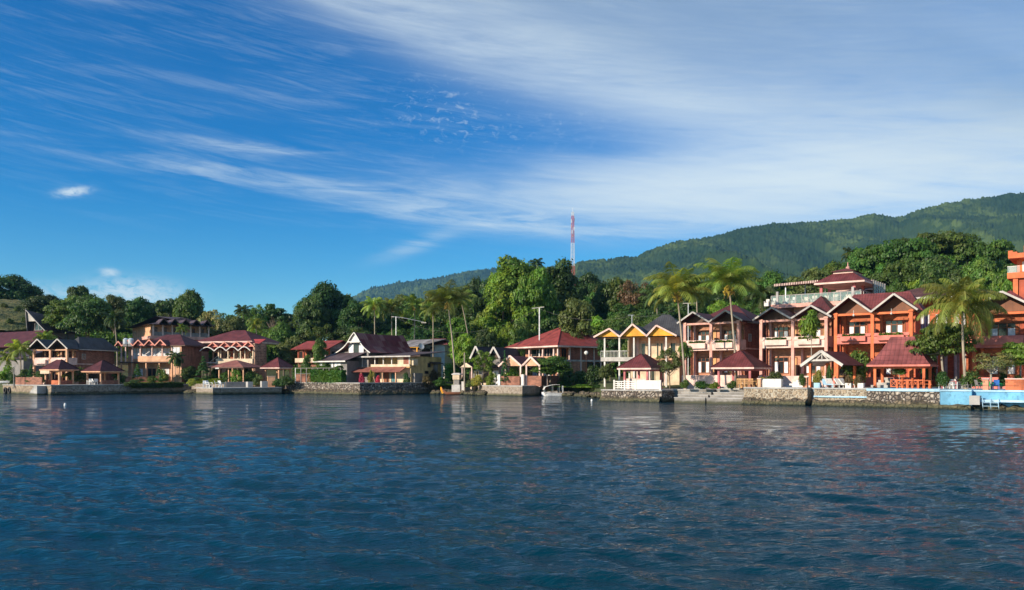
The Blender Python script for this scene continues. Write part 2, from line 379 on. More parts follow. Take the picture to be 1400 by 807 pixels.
M = dict(
    maroon=roofmat('maroon_roof_tiles', (0.135, 0.034, 0.037)),
    maroon_big=roofmat('maroon_big_tiles', (0.20, 0.058, 0.058), 0.42, 0.62),
    maroon_dark=roofmat('dark_maroon_roof', (0.09, 0.026, 0.03)),
    red=roofmat('red_roof_tiles', (0.26, 0.050, 0.042), 0.3, 0.36),
    red_br=roofmat('bright_red_roof', (0.42, 0.06, 0.06), 0.3, 0.5),
    salmon=roofmat('faded_salmon_roof', (0.29, 0.11, 0.085), 0.35, 0.5),
    grey=roofmat('grey_roof', (0.055, 0.055, 0.062), 0.3, 0.4, 0.6),
    slate=roofmat('purple_grey_roof', (0.085, 0.06, 0.068), 0.3, 0.4, 0.6),
    black=roofmat('black_sheet_roof', (0.018, 0.016, 0.022), 0.5, 1, 0.45, rows=False),
    rust=roofmat('rusty_sheet_roof', (0.13, 0.018, 0.024), 0.6, 1, 0.55, patch=(0.24, 0.10, 0.09), rows=False),
    tin=roofmat('weathered_tin_roof', (0.16, 0.14, 0.14), 0.5, 1, 0.5, patch=(0.34, 0.33, 0.34), rows=False),
    brown_roof=roofmat('brown_roof', (0.10, 0.042, 0.036), 0.3, 0.4),
    white=paint('white_paint', (0.68, 0.655, 0.61), var=0.2), offwhite=paint('grimy_white_paint', (0.50, 0.465, 0.43)),
    greyboard=paint('grey_bargeboard', (0.38, 0.36, 0.35)),
    pink=paint('pink_plaster', (0.66, 0.34, 0.28)), palepink=paint('pale_pink_plaster', (0.74, 0.52, 0.45)),
    rosecol=paint('rose_columns', (0.50, 0.14, 0.15)), darkpink=paint('deep_pink_plaster', (0.62, 0.18, 0.14)),
    cream=paint('cream_plaster', (0.68, 0.53, 0.37)), yellowwall=paint('yellow_plaster', (0.58, 0.42, 0.20)),
    peach=paint('peach_plaster', (0.66, 0.36, 0.21)), yellow=paint('yellow_board', (0.80, 0.36, 0.03)),
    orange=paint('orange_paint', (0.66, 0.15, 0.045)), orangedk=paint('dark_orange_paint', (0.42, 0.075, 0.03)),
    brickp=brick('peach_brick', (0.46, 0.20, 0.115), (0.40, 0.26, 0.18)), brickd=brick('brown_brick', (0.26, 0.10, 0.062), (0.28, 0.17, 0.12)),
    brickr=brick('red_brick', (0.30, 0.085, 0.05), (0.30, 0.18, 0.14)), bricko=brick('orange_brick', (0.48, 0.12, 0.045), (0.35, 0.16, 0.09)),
    stonep=brick('patterned_stone_cladding', (0.30, 0.17, 0.11), (0.45, 0.33, 0.25), 2.0, 0.5),
    wood=paint('brown_wood', (0.20, 0.075, 0.035)), wooddk=paint('dark_wood', (0.07, 0.035, 0.025)), woodlt=paint('pale_wood', (0.55, 0.30, 0.12)),
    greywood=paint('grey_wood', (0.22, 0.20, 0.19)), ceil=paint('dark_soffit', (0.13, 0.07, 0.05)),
    doorbr=paint('door_brown', (0.24, 0.075, 0.03)), teal=paint('teal_door', (0.03, 0.26, 0.30)),
    glass=plain('window_glass', (0.02, 0.026, 0.03), 0.06), curtain=plain('white_curtain', (0.72, 0.74, 0.76), 0.8),
    quay=stone('light_rubble_stone', (0.30, 0.22, 0.15), (0.48, 0.38, 0.27), (0.17, 0.14, 0.11), 2.6),
    quay2=stone('boulder_stone', (0.24, 0.19, 0.15), (0.52, 0.46, 0.39), (0.05, 0.04, 0.035), 2.8, 0.10, 0.16),
    quay3=stone('crazy_paved_stone', (0.22, 0.17, 0.12), (0.46, 0.36, 0.25), (0.40, 0.36, 0.29), 2.7, 0.07),
    quay4=stone('mottled_quay_stone', (0.26, 0.20, 0.15), (0.42, 0.34, 0.26), (0.36, 0.31, 0.26), 3.2, 0.08),
    rock=stone('shore_rock', (0.09, 0.07, 0.05), (0.26, 0.20, 0.13), (0.05, 0.045, 0.03), 2.4, 0.09, 0.14),
    conc=concrete('grey_concrete', (0.42, 0.40, 0.37)), conclt=concrete('pale_concrete', (0.42, 0.405, 0.385)), concdk=concrete('stained_concrete', (0.26, 0.24, 0.22)),
    blue=concrete('sky_blue_painted_wall', (0.15, 0.39, 0.58)), bluelt=concrete('pale_blue_coping', (0.40, 0.62, 0.78)),
    metal=plain('galvanised_steel', (0.55, 0.56, 0.57), 0.4, 0.6), steelwhite=plain('white_steel', (0.78, 0.78, 0.78), 0.4), steelred=plain('red_steel', (0.55, 0.07, 0.06), 0.45),
    plastic=plain('white_plastic', (0.82, 0.82, 0.80), 0.4), rubber=plain('tyre_rubber', (0.015, 0.015, 0.015), 0.7),
    bluep=plain('blue_plastic', (0.04, 0.16, 0.50), 0.45), greenp=plain('green_boat_cover', (0.02, 0.32, 0.08), 0.45), orangep=plain('orange_boat_paint', (0.75, 0.33, 0.02), 0.4),
    bark=paint('bark', (0.16, 0.12, 0.085)), barkpale=paint('pale_bark', (0.36, 0.31, 0.25)), palmbark=paint('palm_bark', (0.34, 0.28, 0.21)),
    nut=plain('coconuts', (0.42, 0.30, 0.04), 0.5), dry=plain('dry_palm_sheath', (0.34, 0.22, 0.07), 0.8),
    tank=plain('water_tank_steel', (0.6, 0.62, 0.64), 0.3, 0.3), flower=plain('red_flowers', (0.38, 0.02, 0.04), 0.6),
    cushion=plain('pale_cushions', (0.62, 0.56, 0.48), 0.8),
)
LF = dict(
    dark=leafmat('dark_leaves', (0.031, 0.064, 0.016)), mid=leafmat('mid_leaves', (0.044, 0.088, 0.016)),
    fresh=leafmat('fresh_leaves', (0.085, 0.155, 0.018)), olive=leafmat('olive_leaves', (0.062, 0.088, 0.024), (0.12, 0.135, 0.035)),
    yellow=leafmat('yellow_leaves', (0.17, 0.19, 0.035)), brown=leafmat('reddish_brown_leaves', (0.085, 0.06, 0.028), (0.14, 0.075, 0.035)),
    pale=leafmat('pale_leaves', (0.12, 0.15, 0.06)), conif=leafmat('conifer_needles', (0.03, 0.085, 0.022)),
    palm=leafmat('palm_leaves', (0.105, 0.15, 0.03), (0.34, 0.32, 0.08), 0.4), palmdk=leafmat('dark_palm_leaves', (0.035, 0.06, 0.018), None, 0.3),
    grass=leafmat('grass_blades', (0.10, 0.18, 0.02)), flower=leafmat('red_bract_leaves', (0.30, 0.03, 0.05), (0.4, 0.05, 0.1)),
)
# ------------------------------------------------------------------ the setting: water, land, mountains
def shoreY(k):
    px = k * F + CX
    return np.interp(px, [-900, 0, 4, 70, 250, 268, 290, 385, 492, 590, 640, 663, 714, 737, 770, 812, 826, 1000, 1100, 1400, 2000],
                     [185, 147, 142, 131, 149, 147, 140, 148, 132, 142, 134, 128.5, 123.5, 130, 132, 124, 101, 89, 83.5, 72, 56])
def land(X, Y):
    k = X / np.maximum(Y, 1e-3); d = Y - shoreY(k); px = k * F + CX
    A = np.interp(px, [-400, 0, 160, 300, 420, 600, 800, 1000, 1200, 1500], [15, 15, 12, 9.5, 7, 7, 8, 10, 17, 18])
    st = np.interp(px, [0, 300, 600, 800, 1400], [15, 15, 24, 24, 40])
    t = np.clip((d - st) / 75.0, 0, 1); t = t * t * (3 - 2 * t)
    z = -0.9 + 2.1 * np.clip(d / 3.2, 0, 1) + 0.7 * np.clip((d - 8) / 6, 0, 1) + A * t + 0.035 * np.clip(d - 90, 0, 600)
    z = z + (fbm(X / 9, Y / 9, 3) - 0.5) * 0.5 * np.clip(d / 3, 0, 1) + (fbm(X / 60, Y / 60, 5) - 0.5) * 6 * np.clip((d - 60) / 80, 0, 1)
    return z
def gz(x, y): return float(land(np.array([x]), np.array([y]))[0])

def grid_faces(nr, nc):
    i = np.arange(nr * nc).reshape(nr, nc)
    return np.stack([i[:-1, :-1].ravel(), i[:-1, 1:].ravel(), i[1:, 1:].ravel(), i[1:, :-1].ravel()], 1)

def build_water():
    ys = [4.0]
    while ys[-1] < 170: ys.append(ys[-1] + max(0.045, ys[-1] ** 2 / (H * 1500)))
    ys += [200, 260, 400, 800, 1600, 3000]
    ys = np.array(ys); ks = np.concatenate([[-6, -3, -1.8, -1.2], np.linspace(-0.85, 0.85, 820), [1.2, 1.8, 3, 6]])
    Y, K = np.meshgrid(ys, ks, indexing='ij'); X = K * Y
    Z_ = np.zeros_like(X); r = np.random.default_rng(5)
    dY = np.gradient(ys)[:, None]
    for i in range(46):
        lam = 0.45 * (12 / 0.45) ** (i / 45.0); ang = R(r.normal(74, 24)); kx, ky = math.cos(ang), math.sin(ang)
        amp = 0.0088 * lam ** 0.62 * r.uniform(0.6, 1.3) * (0.26 if lam > 2 else 0.95)
        fade = np.clip((lam / dY - 2.5) / 3, 0, 1)
        dx_ = X + 1.2 * (vnoise(X / 7 + i, Y / 7, 9) - 0.5) * lam; ph = 2 * math.pi / lam * (kx * dx_ + ky * Y) + r.uniform(0, 6.28)
        grp = 0.35 + 1.3 * vnoise(X / (lam * 5) + 7 * i, Y / (lam * 3.5), 11 + i % 5)
        Z_ += amp * fade * grp * (np.sin(ph) + 0.25 * np.cos(2 * ph))
    Z_ *= np.clip((2800 - Y) / 100, 0, 1)
    m, t, b = newmat('lake_water')
    o = objco(t)
    def nz(sx, sy, det, rot=-16):
        mp = t.nodes.new('ShaderNodeMapping'); mp.inputs['Rotation'].default_value = (0, 0, R(rot)); mp.inputs['Scale'].default_value = (sx, sy, 1); t.links.new(o, mp.inputs[0])
        return E(t, tnoise(t, 1.0, det, mp.outputs[0], 0.6))
    h = nz(1.1, 2.8, 5) * 0.50 + nz(0.22, 0.7, 4, -10) * 0.24 + nz(3.0, 8.0, 4, -4) * 0.30 + nz(7.0, 17.0, 3, -12) * 0.07
    gust = nz(0.03, 0.09, 3, -6).ss(0.35, 0.65)
    bn = t.nodes.new('ShaderNodeBump'); bn.inputs['Distance'].default_value = 0.22
    t.links.new((gust * 0.35 + 0.65).s, bn.inputs['Strength']); t.links.new(h.s, bn.inputs['Height']); t.links.new(bn.outputs[0], b.inputs['Normal'])
    b.inputs['Base Color'].default_value = WATER
    b.inputs['Roughness'].default_value = 0.05; b.inputs['IOR'].default_value = 1.22; b.inputs['Specular Tint'].default_value = (0.55, 0.85, 1.0, 1)
    w = np_obj('lake_water', np.stack([X.ravel(), Y.ravel(), Z_.ravel()], 1), grid_faces(*X.shape), m, smooth=True)
    return tag(w, 'dark blue rippled lake filling the foreground', 'lake', kind='structure')
WATER = (0.0, 0.026, 0.047, 1)
build_water()

def groundmat():
    m, t, b = newmat('ground_grass_and_earth'); o = objco(t)
    c = ramp(t, tnoise(t, 0.12, 8, o), [(0.3, (0.03, 0.05, 0.012)), (0.5, (0.07, 0.085, 0.022)), (0.7, (0.12, 0.10, 0.05))])
    c = mixc(t, (E(t, tnoise(t, 2.0, 6, o)).ss(0.4, 0.7) * 0.6).s, c, (0.025, 0.035, 0.012))
    t.links.new(c, b.inputs['Base Color']); b.inputs['Roughness'].default_value = 0.95
    bump(t, b, tnoise(t, 3, 6, o), 0.8, 0.2)
    return m
MG = groundmat()
ds = np.concatenate([np.linspace(0, 8, 17), np.linspace(9, 40, 32), np.linspace(43, 160, 50), np.linspace(170, 1300, 40)])
ks = np.linspace(-1.3, 1.5, 700)
Dg, Kg = np.meshgrid(ds, ks, indexing='ij'); Yg = shoreY(Kg) + 1.0 + Dg; Xg = Kg * Yg
tag(np_obj('ground', np.stack([Xg.ravel(), Yg.ravel(), land(Xg, Yg).ravel()], 1), grid_faces(*Xg.shape), MG, smooth=True), 'green and earthy land rising from the shore', 'ground', kind='structure')

def forest_mat(name, a, b_, c_):
    m, t, b = newmat(name); o = objco(t)
    v = t.nodes.new('ShaderNodeTexVoronoi'); v.inputs['Scale'].default_value = 0.055; t.links.new(o, v.inputs['Vector'])
    bw = t.nodes.new('ShaderNodeRGBToBW'); t.links.new(v.outputs['Color'], bw.inputs[0])
    n = tnoise(t, 0.0045, 6, o)
    c = mixc(t, E(t, n).ss(0.40, 0.60).s, a, b_)
    c = mixc(t, E(t, bw.outputs[0]).ss(0.3, 0.8).s, c, c_)
    t.links.new(c, b.inputs['Base Color']); b.inputs['Roughness'].default_value = 0.95; b.inputs['Specular IOR Level'].default_value = 0.1
    bump(t, b, v.outputs['Distance'], -1.0, 10.0)
    return m
def mountain(name, label, ridge, Y0, Y1, z0, amp, seed, mat, nc=900, nr=190, canopy=4.6):
    px = np.array([p[0] for p in ridge], float); py = np.array([p[1] for p in ridge], float)
    k = np.linspace((px[0] - CX) / F, (px[-1] - CX) / F, nc); t = np.linspace(0, 1.12, nr)
    T, K = np.meshgrid(t, k, indexing='ij'); Y = Y0 + (Y1 - Y0) * T; X = K * Y
    top = H + (HY - np.interp(K * F + CX, px, py)) * Y1 / F
    s = np.clip(T, 0, 1); prof = 0.25 * s + 0.75 * s ** 1.7
    Zm = z0 + (top - z0) * prof
    wgt = np.sin(np.pi * np.clip(s, 0, 1)) ** 1.3
    g = fbm((X + Y * 0.35) / 330, Y / 900, seed, 5, True)
    Zm += (g - 0.55) * amp * wgt * np.clip((top - z0) / 250, 0.1, 1.3)
    Zm -= np.clip(T - 1, 0, 1) * (Y1 - Y0) * 1.2
    r = np.random.default_rng(seed); Zm += r.normal(0, canopy * 0.5, Zm.shape) + (fbm(X / 25, Y / 25, seed + 3, 3) - 0.5) * canopy * 3
    return tag(np_obj(name, np.stack([X.ravel(), Y.ravel(), Zm.ravel()], 1), grid_faces(*X.shape), mat, smooth=False), label, 'mountain', kind='structure')
FA = forest_mat('mountain_forest', (0.015, 0.033, 0.010), (0.075, 0.108, 0.026), (0.026, 0.048, 0.013))
mountain('mountain', 'long forested mountain rising to the right behind the village',
         [(735, 430), (765, 380), (790, 357), (830, 354), (868, 350), (895, 338), (930, 328), (960, 326), (1000, 315), (1050, 305), (1100, 303), (1150, 300), (1195, 292), (1230, 296), (1262, 284), (1300, 275), (1350, 268), (1400, 262), (1500, 250), (1900, 235)],
         1250, 2700, 40, 260, 21, FA)
mountain('distant_mountain', 'low blue forested ridge far behind the tall trees',
         [(455, 430), (480, 407), (505, 394), (530, 388), (560, 384), (600, 379), (640, 370), (672, 367), (720, 366), (790, 362), (900, 350)],
         2600, 4600, 60, 240, 33, FA, 500, 120, 7.0)

HP = {}
def hump(name, label, px, Y, half, depth, py_top, mat, seed):
    cx_ = wx(px, Y); top = wz(py_top, Y); base = gz(cx_, Y - depth * 0.6) - 2
    HP.update(cx=cx_, half=half, Y=Y, d=depth, base=base, top=top)
    u = np.linspace(-1.25, 1.25, 120); v = np.linspace(-1.25, 1.0, 80); V, U = np.meshgrid(v, u, indexing='ij')
    r = np.sqrt(U ** 2 + V ** 2); hh = np.clip(1 - r ** 2 / 1.5, 0, 1) ** 0.8
    X = cx_ + U * half; Y_ = Y + V * depth; Zh = base + (top - base) * hh + (fbm(X / 7, Y_ / 7, seed) - 0.5) * 1.6 + np.random.default_rng(1).normal(0, 0.12, X.shape)
    return tag(np_obj(name, np.stack([X.ravel(), Y_.ravel(), Zh.ravel()], 1), grid_faces(*X.shape), mat, smooth=True), label, 'hill', kind='structure')
def humpz(x, Y):
    r2 = ((x - HP['cx']) / HP['half']) ** 2 + ((Y - HP['Y']) / HP['d']) ** 2
    return HP['base'] + (HP['top'] - HP['base']) * max(0.0, 1 - r2 / 1.5) ** 0.8
def drygrass():
    m, t, b = newmat('dry_grass_hill'); o = objco(t)
    c = ramp(t, tnoise(t, 0.25, 8, o, 0.65), [(0.38, (0.03, 0.05, 0.014)), (0.52, (0.10, 0.105, 0.03)), (0.70, (0.20, 0.15, 0.055))])
    t.links.new(c, b.inputs['Base Color']); b.inputs['Roughness'].default_value = 1; bump(t, b, tnoise(t, 1.2, 7, o), 1.0, 0.8)
    return m
hump('hill', 'grassy brown hill beneath the big dark trees at far left', 22, 262, 40, 45, 413, drygrass(), 8)

# ------------------------------------------------------------------ quays and walls by the water
RS = 0.787
def LP(px, back=0.0, adj=0.0):
    """point on the straight right-hand shoreline seen in column px, moved back from the water"""
    k = (px - CX) / F; Y = 106.58 / (1 + RS * k); n = Vector((RS, 1.0)).normalized()
    return (k * Y + n.x * back, Y + n.y * back)
BK = (0.618, 0.786)
def P(px, Y): return (wx(px, Y), Y)
def ccw(p):
    a = sum(p[i][0] * p[(i + 1) % len(p)][1] - p[(i + 1) % len(p)][0] * p[i][1] for i in range(len(p)))
    return p if a > 0 else p[::-1]
def dense(pts, step=1.0):
    o = []
    for a, b in zip(pts[:-1], pts[1:]):
        n = max(1, int(math.hypot(b[0] - a[0], b[1] - a[1]) / step))
        o += [(a[0] + (b[0] - a[0]) * i / n, a[1] + (b[1] - a[1]) * i / n) for i in range(n)]
    return o + [pts[-1]]
def quay(label, front, back, ztop, wall, cop, footing=None, copt=0.14, batter=0.0, name='stone_quay', cat='quay', strip=None, group=None):
    c = front[0]; t = thing(name, label, cat, (c[0], c[1], 0), group=group)
    L = lambda p: (p[0] - c[0], p[1] - c[1])
    poly = ccw([L(p) for p in front] + [L((p[0] + back[0], p[1] + back[1])) for p in reversed(front)])
    MB().prism(poly, -1.2, ztop - copt).build('wall', M[wall], t)
    bl = math.hypot(*back); f2 = [(p[0] - back[0] / bl * 0.1, p[1] - back[1] / bl * 0.1) for p in front]
    MB().prism(ccw([L(p) for p in f2] + [L((p[0] + back[0], p[1] + back[1])) for p in reversed(front)]), ztop - copt, ztop).build('coping', M[cop], t)
    if strip:
        s = MB()
        for a, b in zip(f2[:-1], f2[1:]): s.beam((*L(a), strip[0]), (*L(b), strip[0]), 0.16, 0.14)
        s.build('painted_strip', M[strip[1]], t)
    if footing:
        g = dense([L(p) for p in front], 0.45); nb = (back[0] / bl, back[1] / bl); n = len(g); rr = []
        prof = [(-footing[0], -1.0), (-footing[0] * 0.95, 0.0), (-footing[0] * 0.7, footing[1] * 0.55), (-footing[0] * 0.45, footing[1] * 0.85), (0.25, footing[1])]
        for (o_, z) in prof:
            for i, p in enumerate(g):
                j = rng.normal(0, 0.13); h = rng.normal(0, 0.10) if z > -0.5 else 0
                rr.append((p[0] + nb[0] * (o_ + j), p[1] + nb[1] * (o_ + j), z + h))
        np_obj('rock_footing', rr, grid_faces(len(prof), n), M['rock'], t)
    return t
quay('pale stone quay at the far left with steps and two tyres', [P(4, 141), P(34, 136), P(70, 130)], (3.0, 9), 1.62, 'quay', 'conclt')
quay('long shaded stone quay below the two left pavilions', [P(70.3, 129.9), P(160, 138), P(262, 147)], (-2.5, 11), 1.64, 'quay4', 'conc', (0.5, 0.5))
quay('low shaded concrete landing stage with white seats', [P(268, 138), P(291, 131.5), P(385, 139)], (-3, 8), 1.15, 'quay4', 'conclt')
quay('broad rubble quay in front of the traditional steep roofed house', [P(386, 143), P(440, 137.5), P(492, 130.5), P(565, 137), P(597, 142)], (0, 12), 2.0, 'quay2', 'conc', (1.0, 0.9))
quay('square stone quay beside the moored white boat', [P(664, 127), P(714, 121), P(738, 126.5)], (-2, 9), 1.62, 'quay4', 'conc')
quay('rough rubble quay below the white fenced pavilion', [LP(822), LP(905)], (BK[0] * 12, BK[1] * 12), 1.45, 'quay2', 'conclt', (0.7, 0.7))
quay('low concrete ledge behind the two flights of lake steps', [LP(903, 3.2), LP(1019, 3.2)], (BK[0] * 12, BK[1] * 12), 1.5, 'concdk', 'conclt')
quay('pale stone quay left of the narrow dark gap', [LP(1017), LP(1104)], (BK[0] * 13, BK[1] * 13), 1.86, 'quay3', 'conclt', (0.9, 0.75))
quay('narrow recessed quay bay with a dark wall', [LP(1102, 1.3), LP(1114, 1.3)], (BK[0] * 9, BK[1] * 9), 1.84, 'concdk', 'conclt', (0.9, 0.6))
quay('crazy paved stone quay with a pale blue strip', [LP(1113), LP(1187)], (BK[0] * 13, BK[1] * 13), 1.86, 'quay3', 'conclt', (0.9, 0.7), strip=(0.98, 'bluelt'))
quay('boulder quay with pale blue coping below the tall roofed pavilion', [LP(1186, -0.3), LP(1286, -0.3)], (BK[0] * 13, BK[1] * 13), 1.84, 'quay2', 'bluelt', (0.8, 0.7), 0.24)
quay('sky blue lake wall that juts out beside the boulder quay', [LP(1284, 0.1), LP(1290, -1.4), LP(1332, -1.4)], (BK[0] * 13, BK[1] * 13), 1.80, 'blue', 'bluelt', (0.5, 0.45))
quay('sky blue lake wall at the right edge with a bathing ledge', [LP(1331, -0.7), LP(1620, -0.7)], (BK[0] * 13, BK[1] * 13), 1.78, 'blue', 'bluelt', (0.5, 0.45))
def ledge(name, label, cat, p0, p1, w, z0, z1, mat):
    a, b = Vector((*p0, 0)), Vector((*p1, 0)); d = (b - a).normalized(); n = Vector((-d.y, d.x, 0)) * w
    c = a; q = [(a - c)[:2], (b - c)[:2], (b + n - c)[:2], (a + n - c)[:2]]
    o = MB().prism(ccw([tuple(x) for x in q]), z0, z1).build(name, M[mat]); o.location = c
    return tag(o, label, cat)
ledge('bathing_ledge', 'pale blue bathing ledge along the wall at right edge', 'ledge', LP(1340, -1.9), LP(1620, -1.9), 1.1, 0.75, 0.95, 'bluelt')
ledge('diving_block', 'white concrete block at the corner of the blue wall', 'block', LP(1331, -2.3), LP(1345, -2.3), 1.0, 0.5, 1.3, 'conclt')
def stairs(label, x0, x1, steps, ztop, depth, mat='conclt', bottom=-0.8, front=0.0):
    a, b = Vector((*LP(x0, front), 0)), Vector((*LP(x1, front), 0)); t = thing('stone_steps', label, 'steps', (a.x, a.y, 0), math.atan2(b.y - a.y, b.x - a.x))
    Lg = (b - a).length
    for i in range(steps):
        z1 = 0.35 + (ztop - 0.35) * (i + 1) / steps
        MB().box(0.03 * i, Lg - 0.03 * i, depth * i / steps, depth, bottom if i == 0 else 0.35 + (ztop - 0.35) * i / steps, z1 - 0.07).build('step', M['concdk'], t); MB().box(0.03 * i - 0.03, Lg - 0.03 * i + 0.03, depth * i / steps - 0.07, depth * (i + 1) / steps - 0.01 if i < steps - 1 else depth, z1 - 0.07, z1).build('tread', M[mat], t)  # darker riser colour paints in the shadow lines below the overhanging treads
    return t
stairs('left flight of pale lake steps below the tall leaning palm', 922, 964, 4, 1.52, 3.4)
stairs('right flight of pale lake steps below the dining pavilion', 966, 1016, 4, 1.53, 3.4)
def seastep():
    t = thing('stone_steps', 'small flight of steps cut into the far left quay', 'steps', (wx(57, 132.0), 131.2, 0), R(-36))
    for i in range(5): MB().box(-1.8 + i * 0.45, 1.2, -0.8, 0.6, -0.5 if i == 0 else 0.3 * i, 0.3 * (i + 1)).build('step', M['conclt'], t)
seastep()
# natural rocks at the water's edge where there is no wall
def rocks(label, px0, px1, Ya, Yb, n, smin, smax, seed):
    r = random.Random(seed); V = []; Fq = []
    for i in range(n):
        p = r.uniform(px0, px1); Y = Ya + (Yb - Ya) * (p - px0) / (px1 - px0) + r.uniform(-1.0, 1.6); s = r.uniform(smin, smax)
        b = len(V); x, z = wx(p, Y), r.uniform(-0.1, 0.5)
        bm_ = []
        for a in range(5):
            for c in range(8):
                th = math.pi * a / 4; ph = 2 * math.pi * c / 8; q = s * r.uniform(0.75, 1.15)
                V.append((x + q * math.sin(th) * math.cos(ph), Y + q * math.sin(th) * math.sin(ph), z + 0.6 * q * math.cos(th)))
        for a in range(4):
            for c in range(8): Fq.append((b + a * 8 + c, b + a * 8 + (c + 1) % 8, b + (a + 1) * 8 + (c + 1) % 8, b + (a + 1) * 8 + c))
    tag(np_obj('shore_rocks', V, Fq, M['rock']), label, 'rocks', kind='stuff')
rocks('dark loose rocks along the shore by the yellow boat', 592, 664, 139.5, 127.5, 150, 0.3, 0.8, 3)
rocks('loose rocks along the bushy inlet beside the white boat', 738, 824, 130.5, 112, 150, 0.3, 0.8, 4)
rocks('pale boulders at the left end of the broad rubble quay', 378, 396, 143, 141.5, 40, 0.4, 0.9, 5)
rocks('loose rocks between the landing stage and the long quay', 250, 270, 146, 141, 50, 0.3, 0.7, 6)
# ------------------------------------------------------------------ buildings
class Fr:
    """local frame of a building: corner seen in column pc at depth Y, front running to the left"""
    def __init__(s, pc, Y, a, z0=0.0):
        s.pc, s.Y, s.X, s.a, s.z0 = pc, Y, wx(pc, Y), R(a), z0; s.ca, s.sa = math.cos(s.a), math.sin(s.a)
    def u(s, p, v=0.0):
        k = (p - CX) / F; X, Y = s.X + v * s.sa, s.Y + v * s.ca
        return (k * Y - X) / (s.ca + k * s.sa)
    def v(s, p, u=0.0):
        k = (p - CX) / F; X, Y = s.X + u * s.ca, s.Y - u * s.sa
        return (k * Y - X) / (s.sa - k * s.ca)
    def z(s, py, u=0.0, v=0.0): return H + (HY - py) * (s.Y - u * s.sa + v * s.ca) / F - s.z0
    def at(s, u, v): return (s.X + u * s.ca + v * s.sa, s.Y - u * s.sa + v * s.ca)
    def thing(s, name, label, cat, group=None): return thing(name, label, cat, (s.X, s.Y, s.z0), -s.a, group)

def opening(t, fr, face, s0, s1, z0, z1, base, kind='window', panes=2, frame='doorbr', curtain=False, mat='glass', transom=False):
    """window or door on face 'F' (front, plane y=base) or 'S' (right side, plane x=base)"""
    def bx(mb, a0, a1, d0, d1, b0, b1):
        if face == 'F': mb.box(a0, a1, base - d1, base - d0, b0, b1)
        else: mb.box(base + d0, base + d1, a0, a1, b0, b1)
    w = 0.07; f = MB()
    bx(f, s0, s0 + w, 0, 0.07, z0, z1); bx(f, s1 - w, s1, 0, 0.07, z0, z1); bx(f, s0 + w, s1 - w, 0, 0.07, z1 - w, z1); bx(f, s0 + w, s1 - w, 0, 0.07, z0, z0 + w)
    for i in range(1, panes):
        x = s0 + (s1 - s0) * i / panes; bx(f, x - w / 2, x + w / 2, 0, 0.068, z0 + w, z1 - w)
    zt = z1 - (z1 - z0) * 0.25
    if transom: bx(f, s0 + w, s1 - w, 0, 0.066, zt - 0.04, zt + 0.04)
    o = f.build(kind, M[frame], t)
    g = MB(); bx(g, s0 + 0.01, s1 - 0.01, 0.004, 0.02, z0 + 0.01, z1 - 0.01)
    g.build('pane' if kind == 'window' else 'panel', M[mat], o)
    if curtain:
        n = panes
        for i in range(n):
            c = MB()
            a = s0 + (s1 - s0) * i / n + w; b = s0 + (s1 - s0) * (i + 1) / n - w
            if curtain == 'sides' and n == 3 and i == 1: continue
            for j in range(5):
                q0 = a + (b - a) * j / 5; q1 = a + (b - a) * (j + 0.86) / 5; q1 = a + (b - a) * (j + 1) / 5; bx(c, q0, q1, 0.024, 0.034 + 0.016 * (j % 2), z0 + 0.1, (zt if transom else z1) - 0.06)
            c.build('curtain', M['curtain'], o)
    return o

def gable(mb, trim, fill, u0, u1, y0, y1, ze, zr, ov=0.35, t=0.10, bw=0.09, bh=0.26, fillin=0.5, um=None):
    um = (u0 + u1) / 2 if um is None else um
    wdt = math.hypot(um - u0, zr - ze)
    mb.slab([(u0, y0, ze), (um, y0, zr), (um, y1, zr), (u0, y1, ze)], t, [(y0, 0), (y0, wdt), (y1, wdt), (y1, 0)])
    mb.slab([(um, y0, zr), (u1, y0, ze), (u1, y1, ze), (um, y1, zr)], t, [(y0, wdt), (y0, 0), (y1, 0), (y1, wdt)])
    if trim is not None:
        trim.beam((u0 - 0.03, y0 - 0.05, ze - 0.06), (um, y0 - 0.05, zr - 0.02), bw, bh)
        trim.beam((um, y0 - 0.054, zr - 0.02), (u1 + 0.03, y0 - 0.054, ze - 0.06), bw, bh)
    if fill is not None:
        s = 0.94; fill.poly([(um + (u0 - um) * s, y0 + fillin, ze), (um + (u1 - um) * s, y0 + fillin, ze), (um, y0 + fillin, zr - (zr - ze) * (1 - s) - 0.02)])
        fill.poly([(um + (u1 - um) * s, y0 + fillin + 0.06, ze), (um + (u0 - um) * s, y0 + fillin + 0.06, ze), (um, y0 + fillin + 0.06, zr - (zr - ze) * (1 - s) - 0.02)])

def column(mb, x, y, z0, z1, w=0.28, cap=True):
    mb.box(x - w / 2, x + w / 2, y - w / 2, y + w / 2, z0, z1)
    if cap:
        mb.box(x - w * 0.72, x + w * 0.72, y - w * 0.72, y + w * 0.72, z1 - 0.22, z1 - 0.04)
        mb.box(x - w * 0.66, x + w * 0.66, y - w * 0.66, y + w * 0.66, z0, z0 + 0.3)

